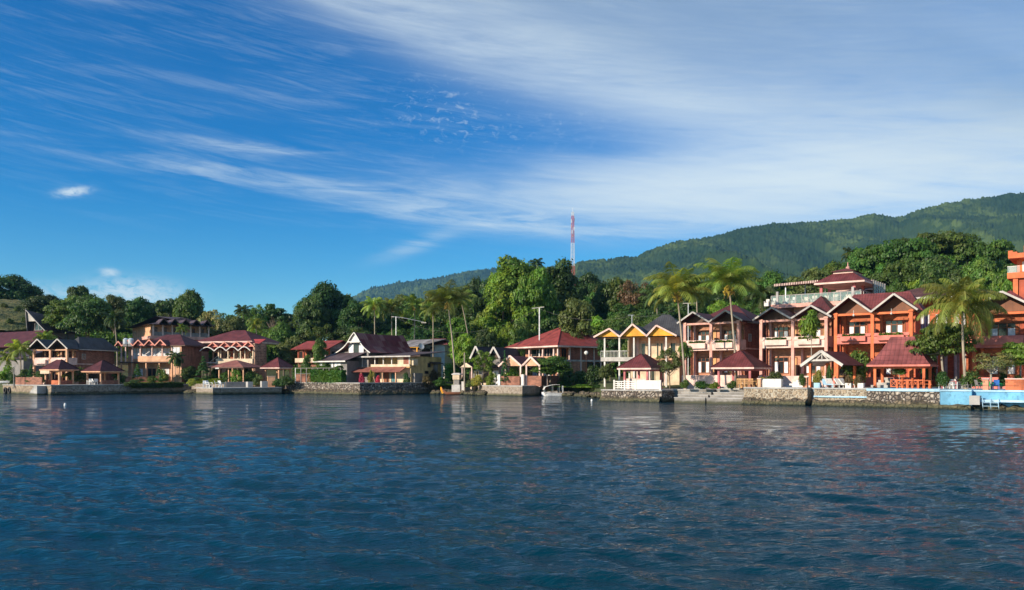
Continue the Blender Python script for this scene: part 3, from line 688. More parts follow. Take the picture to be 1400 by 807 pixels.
def duplex(label, px0, pc, Y, a, z0, zs, D, mats, px1=None, nb=2, bd=2.0, zmain=None, mainroof=True, gb=None, lamp=False, curtain='sides', door=True, hedge=True, umain=None, vmain=None, colors=None, name='guest_house', cat='hotel building', arch=False, rail=None):
    """zs = floor1, slab bottom, slab top, parapet top, eave, apex (local)"""
    fr = Fr(pc, Y, a, z0); t = fr.thing(name, label, cat)
    W = -fr.u(px0); zf, zsb, zst, zp, ze, za = zs
    if px1: D = fr.v(px1)
    wall, side, colm, par, trim, roof, fl = mats
    b = MB(); b.box(-W, 0, bd, D, -1.5, ze); 
    b.build('wall', M[wall], t)
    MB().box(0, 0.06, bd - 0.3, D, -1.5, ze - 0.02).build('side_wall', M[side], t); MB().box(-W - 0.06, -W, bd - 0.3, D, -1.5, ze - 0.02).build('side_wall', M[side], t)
    pl = MB(); pl.box(-W - 0.15, 0.2, -0.7, bd + 0.2, -1.8, zf); pl.build('plinth', M[par], t)
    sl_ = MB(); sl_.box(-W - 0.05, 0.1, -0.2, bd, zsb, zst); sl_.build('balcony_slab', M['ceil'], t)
    pr = MB(); n = nb; bw = W / n
    for i in range(n):
        x0, x1 = -W + bw * i + 0.16, -W + bw * (i + 1) - 0.16
        pr.box(x0, x1, -0.22, -0.08, zsb - 0.05, zst + (zp - zst) * 0.55)
        pr.box(x0, x1, -0.34, -0.02, zst + (zp - zst) * 0.55, zst + (zp - zst) * 0.72)
        pr.box(x0 + bw * 0.12, x1 - bw * 0.12, -0.62, -0.22, zst - 0.05, zst + (zp - zst) * 0.62)
        pr.box(x0, x1, -0.16, -0.04, zst + (zp - zst) * 0.72, zp)
    pr.box(0.0, 0.12, -0.1, bd, zsb, zp)
    pr.build('parapet', M[par], t)
    for i in range(n + 1):
        c = MB(); column(c, -W + bw * i, -0.05, -0.3, ze + 0.05, 0.34); c.build('column', M[colm], t)
        c = MB(); column(c, -W + bw * i + (0.5 if i == 0 else (-0.5 if i == n else 0.5)), bd - 0.25, zst, ze, 0.26); column(c, -W + bw * i + (0.5 if i == 0 else (-0.5 if i == n else 0.5)), bd - 0.25, zf, zsb, 0.26); c.build('inner_column', M[colm], t)
    be = MB(); be.box(-W, 0, -0.15, 0.05, ze - 0.32, ze - 0.08); be.box(-0.1, 0.1, 0.05, bd, ze - 0.30, ze - 0.08); be.build('beam', M[colors or colm], t)
    for i in range(1, n):
        dv = MB(); dv.box(-W + bw * i - 0.06, -W + bw * i + 0.06, 0.9, bd, zst, zst + 1.3); dv.build('balcony_divider', M['wooddk'], t)
        dv = MB(); dv.box(-W + bw * i - 0.06, -W + bw * i + 0.06, 0.9, bd, zf, zf + 1.3); dv.build('balcony_divider', M['wooddk'], t)
    for i in range(n):
        x0 = -W + bw * i
        for (q0, q1) in ((zst, ze), (zf, zsb)):
            h = min(2.25, (q1 - q0) - 0.3)
            opening(t, fr, 'F', x0 + bw * 0.22, x0 + bw * 0.68, q0 + 0.25, q0 + h, bd, 'window', 3, 'doorbr', curtain, transom=True)
            if door: opening(t, fr, 'F', x0 + bw * 0.73, x0 + bw * 0.95, q0 + 0.02, q0 + h, bd, 'door', 1, 'doorbr', mat='woodlt' if fl == 'p' else 'orangedk')
    # small side windows
    if D - bd > 3:
        for q in (zst + 0.8, zf + 0.9): opening(t, fr, 'S', bd + (D - bd) * 0.12, bd + (D - bd) * 0.12 + 0.9, q, q + 1.0, 0.062, 'window', 2, 'offwhite')
        s2 = MB(); s2.box(0.062, 0.12, bd - 0.3, D, zst - 0.15, zst + 0.02); s2.build('string_course', M[par], t)
    rf, tr, fi = MB(), MB(), MB()
    gn = gb or n; gw = W / gn; o = 0.75
    vb = D * 0.75
    for i in range(gn):
        g0, g1 = -W + gw * i, -W + gw * (i + 1)
        if i == 0: g0 -= o
        if i == gn - 1: g1 += o
        gable(rf, tr, fi, g0 + 0.02 * i, g1, -0.75 - 0.01 * i, vb, ze, za - 0.015 * i, fillin=1.45, bh=0.2 if gw > 2.5 else 0.18)
    r = rf.build('roof', M[roof], t); tr.build('bargeboard', M[trim], r); fi.build('gable_wall', M['wooddk' if fl != 'o' else 'wood'], t)  # dark wood colour also puts the eave's shade into the gable fill
    if mainroof:
        m = MB(); zm = zmain or za + 1.0; y0 = (vmain if vmain is not None else 1.4); x0 = umain if umain is not None else -W - 0.6; xe, ye = 0.8, D + 0.7
        hx = min((xe - x0), (ye - y0)) / 2 - 0.01
        m.rings(x0, xe, y0, ye, [(0, 0, ze + 0.03), (hx, hx, zm)])
        o2 = m.build('rear_roof', M[roof], t)
        fa = MB(); fa.box(x0 + 0.02, xe - 0.02, y0 + 0.02, ye - 0.02, ze - 0.14, ze + 0.015); fa.build('fascia', M[trim], o2)
    if lamp:
        for i in range(n):
            l = MB(); xm = -W + bw * (i + 0.5); l.beam((xm, -0.2, ze + 0.25), (xm, -0.2, ze - 0.2), 0.03, 0.03); l.tube([(xm, -0.2, ze - 0.2), (xm, -0.2, ze - 0.3), (xm, -0.2, ze - 0.42)], [0.08, 0.14, 0.05], 8); l.build('hanging_lamp', M['white'], t)
    if hedge:
        for i in range(n):
            x0 = -W + bw * (i + 0.2); q = np.random.default_rng(i).uniform
            leaves = leafcloud([( x0 + q(0, bw * 0.6), -0.42 + q(-0.15, 0.15), zst + (zp - zst) * 0.62 + q(0, 0.22)) for _ in range(220)], 0.13, i)
            np_obj('planter_greenery', leaves[0], leaves[1], LF['mid'], t, attr=leaves[2])
    return t, fr

def leafcloud(pts, size, seed=0, nrm=None, flat=0.4, jit=0.35):
    """one quad leaf clump per point"""
    r = np.random.default_rng(seed); p = np.asarray(pts, float); n = len(p)
    N = r.normal(0, 1, (n, 3)) if nrm is None else nrm + r.normal(0, 0.55, (n, 3))
    N[:, 2] += flat; N /= np.linalg.norm(N, axis=1, keepdims=True) + 1e-9
    a = np.cross(N, r.normal(0, 1, (n, 3))); a /= np.linalg.norm(a, axis=1, keepdims=True) + 1e-9; b = np.cross(N, a)
    s = size * r.uniform(1 - jit, 1 + jit, (n, 1)); s2 = s * r.uniform(0.45, 0.9, (n, 1))
    V = np.stack([p - a * s, p - b * s2 + N * s * 0.15, p + a * s, p + b * s2 + N * s * 0.15], 1).reshape(-1, 3)
    return V, np.arange(4 * n).reshape(n, 4), np.repeat(r.uniform(0, 1, n), 4)

TZ = 1.9   # terrace level behind the right-hand quays
# three balconied guest houses along the right-hand shore plus the one cut by the frame
A_, B_, C_ = 38, 38, 38
def zz(fr, *pys): return [fr.z(p) for p in pys]
def LPx(px, back):  # depth of the row line at px
    k = (px - CX) / F; n = Vector((RS, 1)).normalized(); # line X*RS+Y=106.58+back*|n|
    return (106.58 + back * math.hypot(RS, 1)) / (1 + RS * k)
ROW = 11.0
f = Fr(1010, LPx(1010, ROW), 38, TZ); zA = zz(f, 513, 478, 475, 464, 438.5, 424)
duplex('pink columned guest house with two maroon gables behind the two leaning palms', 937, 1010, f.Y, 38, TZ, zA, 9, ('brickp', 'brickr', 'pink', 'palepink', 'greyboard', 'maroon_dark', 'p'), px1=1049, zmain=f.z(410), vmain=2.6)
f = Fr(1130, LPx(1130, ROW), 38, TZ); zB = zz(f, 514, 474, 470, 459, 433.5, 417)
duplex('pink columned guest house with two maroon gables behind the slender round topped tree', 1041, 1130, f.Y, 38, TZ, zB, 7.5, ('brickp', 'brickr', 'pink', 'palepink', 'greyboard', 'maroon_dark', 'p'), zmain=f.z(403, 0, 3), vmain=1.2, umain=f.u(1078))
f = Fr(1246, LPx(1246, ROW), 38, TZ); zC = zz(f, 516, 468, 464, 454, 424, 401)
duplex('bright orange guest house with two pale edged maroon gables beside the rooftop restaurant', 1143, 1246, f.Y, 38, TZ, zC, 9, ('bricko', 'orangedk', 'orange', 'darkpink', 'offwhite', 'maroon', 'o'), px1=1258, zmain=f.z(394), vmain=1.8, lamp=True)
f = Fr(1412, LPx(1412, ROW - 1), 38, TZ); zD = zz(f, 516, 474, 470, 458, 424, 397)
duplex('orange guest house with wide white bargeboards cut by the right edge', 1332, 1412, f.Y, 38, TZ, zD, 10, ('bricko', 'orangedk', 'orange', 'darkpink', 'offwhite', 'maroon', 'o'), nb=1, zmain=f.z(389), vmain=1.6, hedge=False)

def longwing():
    fr = Fr(1352, 92, 38, TZ); t = fr.thing('hotel_wing', 'long orange hotel wing with a low brown roof behind the big palm', 'hotel building')
    u0 = fr.u(1205); D = 8; ze, za = fr.z(410, -9), fr.z(398, -9)
    MB().box(u0, 0, 0, D, -1.5, ze).build('wall', M['bricko'], t)
    zs = fr.z(463, -5)
    MB().box(u0, 0.5, -2.2, 0, zs - 0.7, zs + 0.15).build('balcony', M['darkpink'], t)
    for i, p in enumerate((1258, 1289, 1318, 1349)):
        c = MB(); column(c, fr.u(p), -1.9, -0.3, ze, 0.32); c.build('column', M['orange'], t)
    for i in range(6):
        x0 = u0 + (-u0) * (i + 0.15) / 6; x1 = u0 + (-u0) * (i + 0.8) / 6
        opening(t, fr, 'F', x0, x1, zs + 1.0, zs + 2.9, 0, 'window', 4, 'offwhite', 'all', transom=False)
        opening(t, fr, 'F', x0, x1, 0.8, zs - 1.0, 0, 'window', 3, 'offwhite', 'all', transom=True)
    r = MB(); r.rings(u0 - 0.8, 1.2, -2.6, D + 1, [(0, 0, ze), (5.0, 5.0, za + 0.6)]); rr = r.build('roof', M['brown_roof'], t)
    MB().box(u0 - 0.78, 1.18, -2.62, D + 0.98, ze - 0.22, ze - 0.012).build('fascia', M['offwhite'], rr)
longwing()

def rooftop():
    fr = Fr(1177, 95, 38, TZ); t = fr.thing('rooftop_restaurant', 'open rooftop restaurant with a two tiered maroon roof above the guest houses', 'restaurant')
    u0 = fr.u(1054); D = 11; zt = fr.z(410); zb = fr.z(415.5)
    MB().box(u0 + 2.5, -1, 1.2, D, -1.5, zb).build('wall', M['pink'], t)
    MB().box(u0, 0, 0, D, zb, zt).build('floor_slab', M['pink'], t)
    c = MB(); column(c, fr.u(1138), 0.3, -0.5, zb, 0.4); c.build('column', M['rosecol'], t)
    # glass railing with white posts
    L = -u0; n = 14; rz = zt + 1.05
    rp = MB()
    for i in range(n + 1): rp.box(u0 + L * i / n - 0.04, u0 + L * i / n + 0.04, 0.05, 0.13, zt, rz)
    for j in range(8): rp.box(-0.13, -0.05, 0.1 + D * j / 8, 0.18 + D * j / 8, zt, rz + 0.15)
    rp.box(u0, 0, 0.04, 0.14, rz, rz + 0.07); rp.box(-0.14, -0.04, 0, D, rz + 0.12, rz + 0.2)
    for q in (0.06, 0.9): rp.box(u0 + L * q, u0 + L * q + 0.28, 0.0, 0.28, zt, rz + 0.55)
    rp.build('railing', M['greyboard'], t)
    MB().box(u0 + 0.05, -0.05, 0.07, 0.10, zt + 0.05, rz - 0.02).build('railing_panel', M['glass2'], t)
    ua, ub = fr.u(1119), fr.u(1181, 1); ze = fr.z(385, -2)
    for p, v in ((1123, 0.6), (1168, 0.6), (1134, 6.2), (1180, 4.5)):
        u = fr.u(p, v); c = MB(); column(c, u, v, zt, ze, 0.32, False); c.build('column', M['rosecol'], t)
    x0, x1, y0, y1 = fr.u(1114), fr.u(1176) + 0.6, -0.4, 7.2; w = (x1 - x0) / 2
    r = MB(); r.rings(x0, x1, y0, y1, [(0, 0, ze), (w * 0.58, w * 0.58, fr.z(372, -2))]); ro = r.build('lower_roof', M['maroon'], t)
    zz1 = fr.z(372.5, -2); MB().box(x0 + 0.02, x1 - 0.02, y0 + 0.02, y1 - 0.02, ze - 0.22, ze - 0.01).build('fascia', M['palepink'], ro)
    xa, xb, ya, yb = x0 + w * 0.5, x1 - w * 0.5, y0 + w * 0.5, y1 - w * 0.5
    MB().box(xa + 0.3, xb - 0.3, ya + 0.3, yb - 0.3, zz1 - 0.3, zz1 + 0.28).build('lantern', M['palepink'], t)
    r = MB(); hh = (xb - xa) / 2 - 0.15; r.rings(xa, xb, ya, yb, [(0, 0, zz1 + 0.28), (hh, hh, fr.z(364, -2))]); r.build('upper_roof', M['maroon'], t)
    xm, ym = (x0 + x1) / 2, (y0 + y1) / 2; zt2 = fr.z(364, -2)
    MB().tube([(xm, ym, zt2 - 0.1), (xm, ym, zt2 + 0.25), (xm, ym, zt2 + 0.4), (xm, ym, zt2 + 0.9)], [0.22, 0.25, 0.08, 0.03], 8).build('finial', M['pink'], t)
    # slatted sun canopy on the left
    ca = MB(); c0, c1 = fr.u(1056), fr.u(1115); za_, zb_ = fr.z(388, c0), fr.z(382.5, c1)
    ca.slab([(c0, 0.8, za_), (c1, 0.8, zb_), (c1, 4.6, zb_ + 0.1), (c0, 4.6, za_ + 0.1)], 0.07, [(0, 0), (8, 0), (8, 4), (0, 4)])
    co = ca.build('canopy', M['maroon_dark'], t)
    cs = MB()
    for i in range(26): x = c0 + (c1 - c0) * i / 25; z = za_ + (zb_ - za_) * i / 25; cs.box(x - 0.05, x + 0.05, 0.72, 0.82, z - 0.28, z + 0.02)
    cs.build('canopy_slats', M['palepink'], co)
    for q in (0.03, 0.5, 0.97):
        x = c0 + (c1 - c0) * q; MB().box(x - 0.05, x + 0.05, 4.3, 4.4, zt, za_ + (zb_ - za_) * q).build('canopy_post', M['metal'], t)
    # back wall, bar and glazed stair tower on the right
    MB().box(c1, -0.8, 8.6, 8.8, zt, ze).build('back_wall', M['wooddk'], t)
    for k in range(5): MB().box(c1, -0.8, 8.3, 8.6, zt + 0.9 + k * 0.55, zt + 1.0 + k * 0.55).build('shelf', M['palepink'], t)
    g = MB(); gx = 0.7
    g.box(gx - 0.08, gx, 3.0, 8.5, zt, ze + 0.2); g.build('glazed_screen', M['glass2'], t)
    pp = MB()
    for j in range(6): pp.box(gx - 0.12, gx + 0.04, 3.0 + j * 1.08, 3.1 + j * 1.08, zb - 1, ze + 0.3)
    pp.build('screen_posts', M['greywood'], t)
    for i in range(10):
        u = -0.8 - i * 1.25; v = 1.2 + (i % 2) * 0.9
        ch = MB(); w_ = 0.62 if i < 6 else 0.45
        ch.box(u - w_ / 2, u + w_ / 2, v - 0.3, v + 0.3, zt + 0.02, zt + 0.45); ch.box(u - w_ / 2, u + w_ / 2, v + 0.22, v + 0.34, zt + 0.45, zt + 0.95)
        ch.box(u - w_ / 2 - 0.06, u - w_ / 2, v - 0.3, v + 0.3, zt + 0.02, zt + 0.65); ch.box(u + w_ / 2, u + w_ / 2 + 0.06, v - 0.3, v + 0.3, zt + 0.02, zt + 0.65)
        o = ch.build('terrace_seat', M['cushion'] if i < 6 else M['white']); p = fr.at(0, 0); o.location = (p[0], p[1], TZ); o.rotation_euler = (0, 0, -fr.a)
        tag(o, ('rightmost', 'second', 'third', 'fourth', 'fifth', 'sixth', 'seventh', 'eighth', 'ninth', 'leftmost')[i] + ' pale armchair from the right behind the glass railing of the rooftop terrace', 'armchair', 'armchairs on the rooftop terrace')
m, t_, b_ = newmat('railing_glass'); b_.inputs['Base Color'].default_value = (0.35, 0.5, 0.48, 1); b_.inputs['Roughness'].default_value = 0.08; b_.inputs['Alpha'].default_value = 0.28; M['glass2'] = m
rooftop()

def tower():
    fr = Fr(1420, 84, 38, TZ); t = fr.thing('orange_tower_house', 'tall orange tower house with a small corner balcony at the right edge', 'building')
    u0 = fr.u(1378); zz_ = lambda p: fr.z(p, u0 * 0.6)
    u1 = fr.u(1389)
    MB().box(u1, 3, 0.8, 5, -1.5, zz_(352)).build('wall', M['orange'], t)
    MB().box(u0, 3, -0.6, 5.2, zz_(381), zz_(373)).build('balcony_slab', M['orange'], t)
    MB().box(u1 + 0.3, 3, -0.2, 0.8, -1, zz_(381)).build('lower_wall', M['orangedk'], t)
    r = MB(); r.box(u0 + 0.1, 3, -0.7, 5.2, zz_(353.5), zz_(347)); r.box(u0 + 0.1, u0 + 0.5, -0.7, -0.3, zz_(347), zz_(343)); r.box(u0 + 0.5, u0 + 0.9, -0.7, 1, zz_(347), zz_(345)); r.build('roof_parapet', M['orange'], t)
    MB().box(u1 + 0.7, 3, 0.2, 4, zz_(347), zz_(336)).build('stair_head', M['orange'], t)
    opening(t, fr, 'F', u1 + 1.0, u1 + 2.2, zz_(345), zz_(338), 0.2, 'window', 2, 'white')
    opening(t, fr, 'F', u1 + 0.5, u1 + 1.7, zz_(372), zz_(357), 0.8, 'window', 2, 'white', 'all')
    rl = MB()
    for i in range(9): x = u0 + 0.05 + (u1 - u0) * i / 8; rl.box(x - 0.02, x + 0.02, -0.5, -0.46, zz_(373), zz_(364))
    rl.box(u0, u1 + 0.4, -0.52, -0.44, zz_(364) - 0.05, zz_(364)); rl.build('railing', M['white'], t)
    MB().box(u0 + 0.02, u1 + 0.4, -0.5, -0.49, zz_(373), zz_(365)).build('railing_panel', M['glass2'], t)
    c = MB(); column(c, u1 + 0.0, -0.2, -0.5, zz_(381), 0.45, False); c.build('column', M['orange'], t)
tower()

def gardenwall(name, label, cat, p0, p1, th, z0, z1, mat, capm=None):
    a, b = Vector((*p0, 0)), Vector((*p1, 0)); t = thing(name, label, cat, (a.x, a.y, z0), math.atan2(b.y - a.y, b.x - a.x)); L = (b - a).length
    MB().box(0, L, 0, th, -0.4, z1 - z0).build('wall', M[mat], t)
    if capm: MB().box(-0.05, L + 0.05, -0.05, th + 0.05, z1 - z0, z1 - z0 + 0.08).build('capping', M[capm], t)
    return t

# the house with yellow gables
def yellow():
    fr = Fr(926, 106, 20, TZ); t = fr.thing('yellow_gabled_house', 'cream two storey house with three yellow gables and an open corner porch', 'house')
    W = -fr.u(822); D = 9; U = lambda p: fr.u(p); zt, zp = fr.z(492.5), fr.z(489); ze = fr.z(460)
    bd = 2.0; ub = U(858)
    MB().box(ub, 0, bd, D, -1.5, ze).build('wall', M['cream'], t)
    MB().box(ub + 0.03, ub + 0.1, -0.0, bd, zt, ze - 0.1).build('porch_wall', M['cream'], t)
    MB().box(-W, U(884), -0.3, D - 1, zt - 0.1, zp + 0.1).build('balcony_slab', M['offwhite'], t)
    MB().box(U(884), 0, 0, bd, zt, zp).build('upper_floor_slab', M['peach'], t)
    for p in (827, 847, 867, 888, 911):
        c = MB(); column(c, U(p), -0.1, -0.3, ze, 0.2, False); c.build('column', M['white'], t)
    for p in (832, 846): c = MB(); column(c, U(p), D - 2, -0.3, ze, 0.2, False); c.build('column', M['white'], t)
    for i, (a, b) in enumerate(((862, 865), (873, 879), (894, 897.5), (899, 903), (913, 921))):
        opening(t, fr, 'F', U(a), U(b), zp + 0.1, zp + 2.3, bd, 'door' if i in (1, 3) else 'window', 1, 'cream')
    for i, (a, b) in enumerate(((862, 869), (886, 892), (900, 910))): opening(t, fr, 'F', U(a), U(b), 0.3, 2.2, bd, 'window', 1, 'cream')
    for x in (868, 884, 906): MB().box(U(x) - 0.14, U(x) + 0.14, bd - 0.2, bd, -0.3, ze).build('pilaster', M['palepink'], t)
    MB().box(U(858), 0, bd - 0.06, bd, ze - 0.8, ze - 0.1).build('wall_band', M['peach'], t)
    specs = [(814, 835, 849, 463, 448.5), (849.5, 866.5, 886, 460.5, 443), (885.5, 899, 922, 458.5, 445.5)]
    rf, tr, fi = MB(), MB(), MB()
    for i, (a, m_, b, ye, ya) in enumerate(specs):
        z1, z2 = fr.z(460, -5), fr.z(ya + 0.5, -5)
        gable(rf, tr, fi, U(a), U(b) + (0.4 if i == 2 else 0), -0.9 - 0.012 * i, 8.0, z1, z2, fillin=0.35, bh=0.22, bw=0.1, um=U(m_))
    r = rf.build('roof', M['grey'], t); tr.build('bargeboard', M['palepink'], r); fi.build('gable_panel', M['yellow'], t)
    rr = MB(); rr.rings(U(850), 2.0, 3.2, 13, [(0, 0, ze + 0.05), (4.2, 4.2, fr.z(430, 0, 8))]); rr.build('rear_roof', M['grey'], t)
    cf = MB(); cf.box(-W, 0, 0, bd, ze - 0.08, ze - 0.02); cf.build('ceiling', M['woodlt'], t)
    rl = MB()
    for i in range(20): x = -W + (U(858) + W) * i / 19; rl.box(x - 0.015, x + 0.015, -0.22, -0.19, zp + 0.1, zp + 0.95)
    rl.box(-W, U(858), -0.24, -0.17, zp + 0.92, zp + 0.98); rl.build('railing', M['white'], t)
yellow()

def redhouse():
    fr = Fr(763, 134, 52, 1.9); t = fr.thing('red_roofed_house', 'large two storey house under a bright red hipped roof', 'house')
    W = -fr.u(703); D = fr.v(838); ze = fr.z(472.5); z1 = fr.z(487); zf = fr.z(494); bd = 1.6
    MB().box(-W + 1.2, -bd, bd, D, -1.5, ze).build('wall', M['brickp'], t)
    MB().box(-W, 0, 0, D, -1.6, fr.z(515)).build('plinth', M['brickd'], t)
    MB().box(-W - 0.1, 0.1, -0.1, D, zf, zf + 0.28).build('floor_slab', M['offwhite'], t)
    pf = MB(); pf.box(-W, 0, 0, 0.14, zf + 0.28, z1); pf.box(-0.14, 0, 0.14, fr.v(768), zf + 0.28, z1 - 0.1); pf.build('parapet', M['peach'], t)
    MB().box(-0.02, 0.0, fr.v(763.5), fr.v(800), -0.3, zf).build('side_panel', M['brickp'], t)
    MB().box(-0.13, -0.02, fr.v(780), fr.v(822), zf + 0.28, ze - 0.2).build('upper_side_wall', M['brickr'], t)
    for p in (706, 724, 742.5, 757.5, 763):
        c = MB(); column(c, fr.u(p), 0.0, zf, ze, 0.26, False); column(c, fr.u(p), 0.0, -0.8, zf, 0.26, False); c.build('column', M['palepink'], t)
    for p in (779, 794, 812, 821, 830):
        c = MB(); column(c, -0.02, fr.v(p), -0.8, ze, 0.26, False); c.build('column', M['palepink'], t)
    opening(t, fr, 'F', fr.u(727, bd), fr.u(741, bd), zf + 0.9, ze - 0.4, bd, 'window', 2, 'palepink')
    opening(t, fr, 'F', fr.u(744, bd), fr.u(756, bd), zf + 0.4, ze - 0.3, bd, 'window', 3, 'palepink')
    for a, b in ((727, 738), (742, 753)): opening(t, fr, 'F', fr.u(a, bd), fr.u(b, bd), 0.3, zf - 0.5, bd, 'window', 2, 'palepink', 'all')
    for a, b in ((767, 774), (783, 790)): opening(t, fr, 'S', fr.v(a, -bd), fr.v(b, -bd), zf + 0.4, ze - 0.3, -bd, 'window', 2, 'doorbr')
    for a, b in ((803, 811), (814, 821), (824, 830)): opening(t, fr, 'S', fr.v(a), fr.v(b), 0.1, zf - 0.2, 0.005, 'window', 1, 'wooddk')
    o = 0.95; x0, x1, y0, y1 = fr.u(694.5), o, -o, D + 3; hx = (x1 - x0) / 2
    za = fr.z(447.5, -hx, hx)
    r = MB(); r.rings(x0, x1, y0, y1, [(0, 0, ze), (hx - 0.02, hx - 0.02, za)]); rr = r.build('roof', M['red'], t)
    MB().box(x0 + 0.03, x1 - 0.03, y0 + 0.03, y1 - 0.03, ze - 0.26, ze - 0.01).build('fascia', M['palepink'], rr)
    rc = MB(); rc.tube([(x1 - 0.1, y0 + 0.1, ze + 0.06), (x1 - hx, y0 + hx, za + 0.05)], 0.09, 6); rc.build('ridge_capping', M['red_br'], rr)
redhouse()

def porch():
    fr = Fr(740, 125, 32, 1.62); t = fr.thing('garden_porch', 'small open porch with two pale gables over brick walls on the square quay', 'porch')
    U = fr.u; ze, za = fr.z(500), fr.z(487)
    rf, tr, fi = MB(), MB(), MB()
    gable(rf, tr, fi, U(683.5), U(715), -0.4, 4.2, fr.z(500.5, -5), fr.z(486.5, -5), fillin=0.12, bh=0.28)
    gable(rf, tr, fi, U(714.5), U(739), -0.2, 4.2, fr.z(500.5, -2), fr.z(488, -2), fillin=0.12, bh=0.28)
    r = rf.build('roof', M['maroon'], t); tr.build('bargeboard', M['palepink'], r); fi.build('gable_panel', M['peach'], t)
    for p in (691.5, 712, 720, 738): c = MB(); column(c, U(p), 0, -0.2, ze + 0.2, 0.24, False); c.build('column', M['palepink'], t)
    for p in (702, 727): c = MB(); column(c, U(p, 3.8), 3.8, -0.2, ze + 0.2, 0.24, False); c.build('column', M['palepink'], t)
    MB().box(U(687), U(713), -0.6, -0.4, -0.1, fr.z(514.5)).build('brick_wall', M['brickd'], t)
    MB().box(U(722), U(741), -0.2, 0.0, -0.1, fr.z(514)).build('brick_wall', M['brickd'], t)
    for p in (685.5, 717.5): c = MB(); c.box(U(p) - 0.22, U(p) + 0.22, -0.75, -0.3, -0.1, fr.z(512)); c.build('gate_pier', M['white'], t)
    sg = MB(); sg.slab([(U(685) - 1.1, -0.7, 0.0), (U(685), -0.7, 0.9), (U(685), -0.35, 0.9), (U(685) - 1.1, -0.35, 0.0)], 0.3); sg.build('sloping_buttress', M['white'], t)
    # inner arcade with shallow arches seen through the bushes
    ar = MB(); 
    for i in range(3):
        x = U(722, 3.5) + i * 1.7; ar.box(x, x + 0.25, 3.4, 3.6, 0, 2.0)
        for j in range(6):
            th0, th1 = math.pi * j / 6, math.pi * (j + 1) / 6; cx_ = x + 0.97; ar.beam((cx_ - 0.75 * math.cos(th0), 3.5, 1.9 + 0.4 * math.sin(th0)), (cx_ - 0.75 * math.cos(th1), 3.5, 1.9 + 0.4 * math.sin(th1)), 0.14, 0.16)
    ar.build('arcade', M['palepink'], t)
porch()

def cottage(label, pc, px0, papex, ylo, yap, Y, z0, porchpx, winpx):
    fr = Fr(pc, Y, 30, z0); t = fr.thing('black_roofed_cottage', label, 'cottage'); U = fr.u
    ze, za = fr.z(ylo), fr.z(yap); W = -U(px0); D = 7
    rf, tr, fi = MB(), MB(), MB()
    gable(rf, tr, None, -W, 0, -0.6, D, ze, za, bh=0.3, um=U(papex))
    um = U(papex); zl = za - (za - ze) * 0.55
    fi.poly([(um - W * 0.28, 0, zl), (um + W * 0.28, 0, zl), (um, 0, za - 0.25)]); fi.poly([(um + W * 0.28, 0.05, zl), (um - W * 0.28, 0.05, zl), (um, 0.05, za - 0.25)])
    r = rf.build('roof', M['black'], t); tr.build('bargeboard', M['offwhite'], r); fi.build('gable_panel', M['offwhite'], t)
    dk = MB(); dk.poly([(-W + 0.2, 0.08, ze), (-0.2, 0.08, ze), (um, 0.08, za - 0.15)]); dk.build('gable_wall', M['wooddk'], t)
    MB().box(-W + 0.5, -0.5, 0.3, D - 0.3, -1.5, ze + 0.3).build('wall', M['greywood'], t)
    a, m_, b = porchpx; p = MB(); pf = MB()
    gable(p, None, None, U(a), U(b), -2.2, 0.4, fr.z(502.5), fr.z(496), um=U(m_)); p.build('porch_roof', M['black'], t)
    pf.slab([(U(a), -2.24, fr.z(502.5)), (U(b), -2.24, fr.z(502.5)), (U(m_), -2.24, fr.z(496.2))], 0.05); pf.build('porch_gable', M['cream'], t)
    for q in (a + 2, b - 2): MB().box(U(q) - 0.08, U(q) + 0.08, -2.1, -1.94, -0.5, fr.z(502.5)).build('porch_post', M['palepink'], t)
    opening(t, fr, 'F', U(winpx[0], 0.3), U(winpx[1], 0.3), 0.6, 2.1, 0.3, 'window', 2, 'white', winpx[2])
    opening(t, fr, 'F', U(winpx[0] - 6, 0.3), U(winpx[0] - 2, 0.3), 0.0, 2.0, 0.3, 'door', 1, 'wooddk', mat='wooddk')
    MB().box(U(a), U(b), -2.2, 0.3, -1.2, 0.05).build('porch_floor', M['cream'], t)
cottage('left of the twin black roofed cottages with white edged steep gables', 661, 645.5, 653, 490, 473.5, 135, 1.9, (639, 647, 656), (648, 655, False))
cottage('right of the twin black roofed cottages with white edged steep gables', 686, 669, 677.5, 490, 474.5, 133.5, 1.9, (667, 673, 681), (674, 682, 'all'))

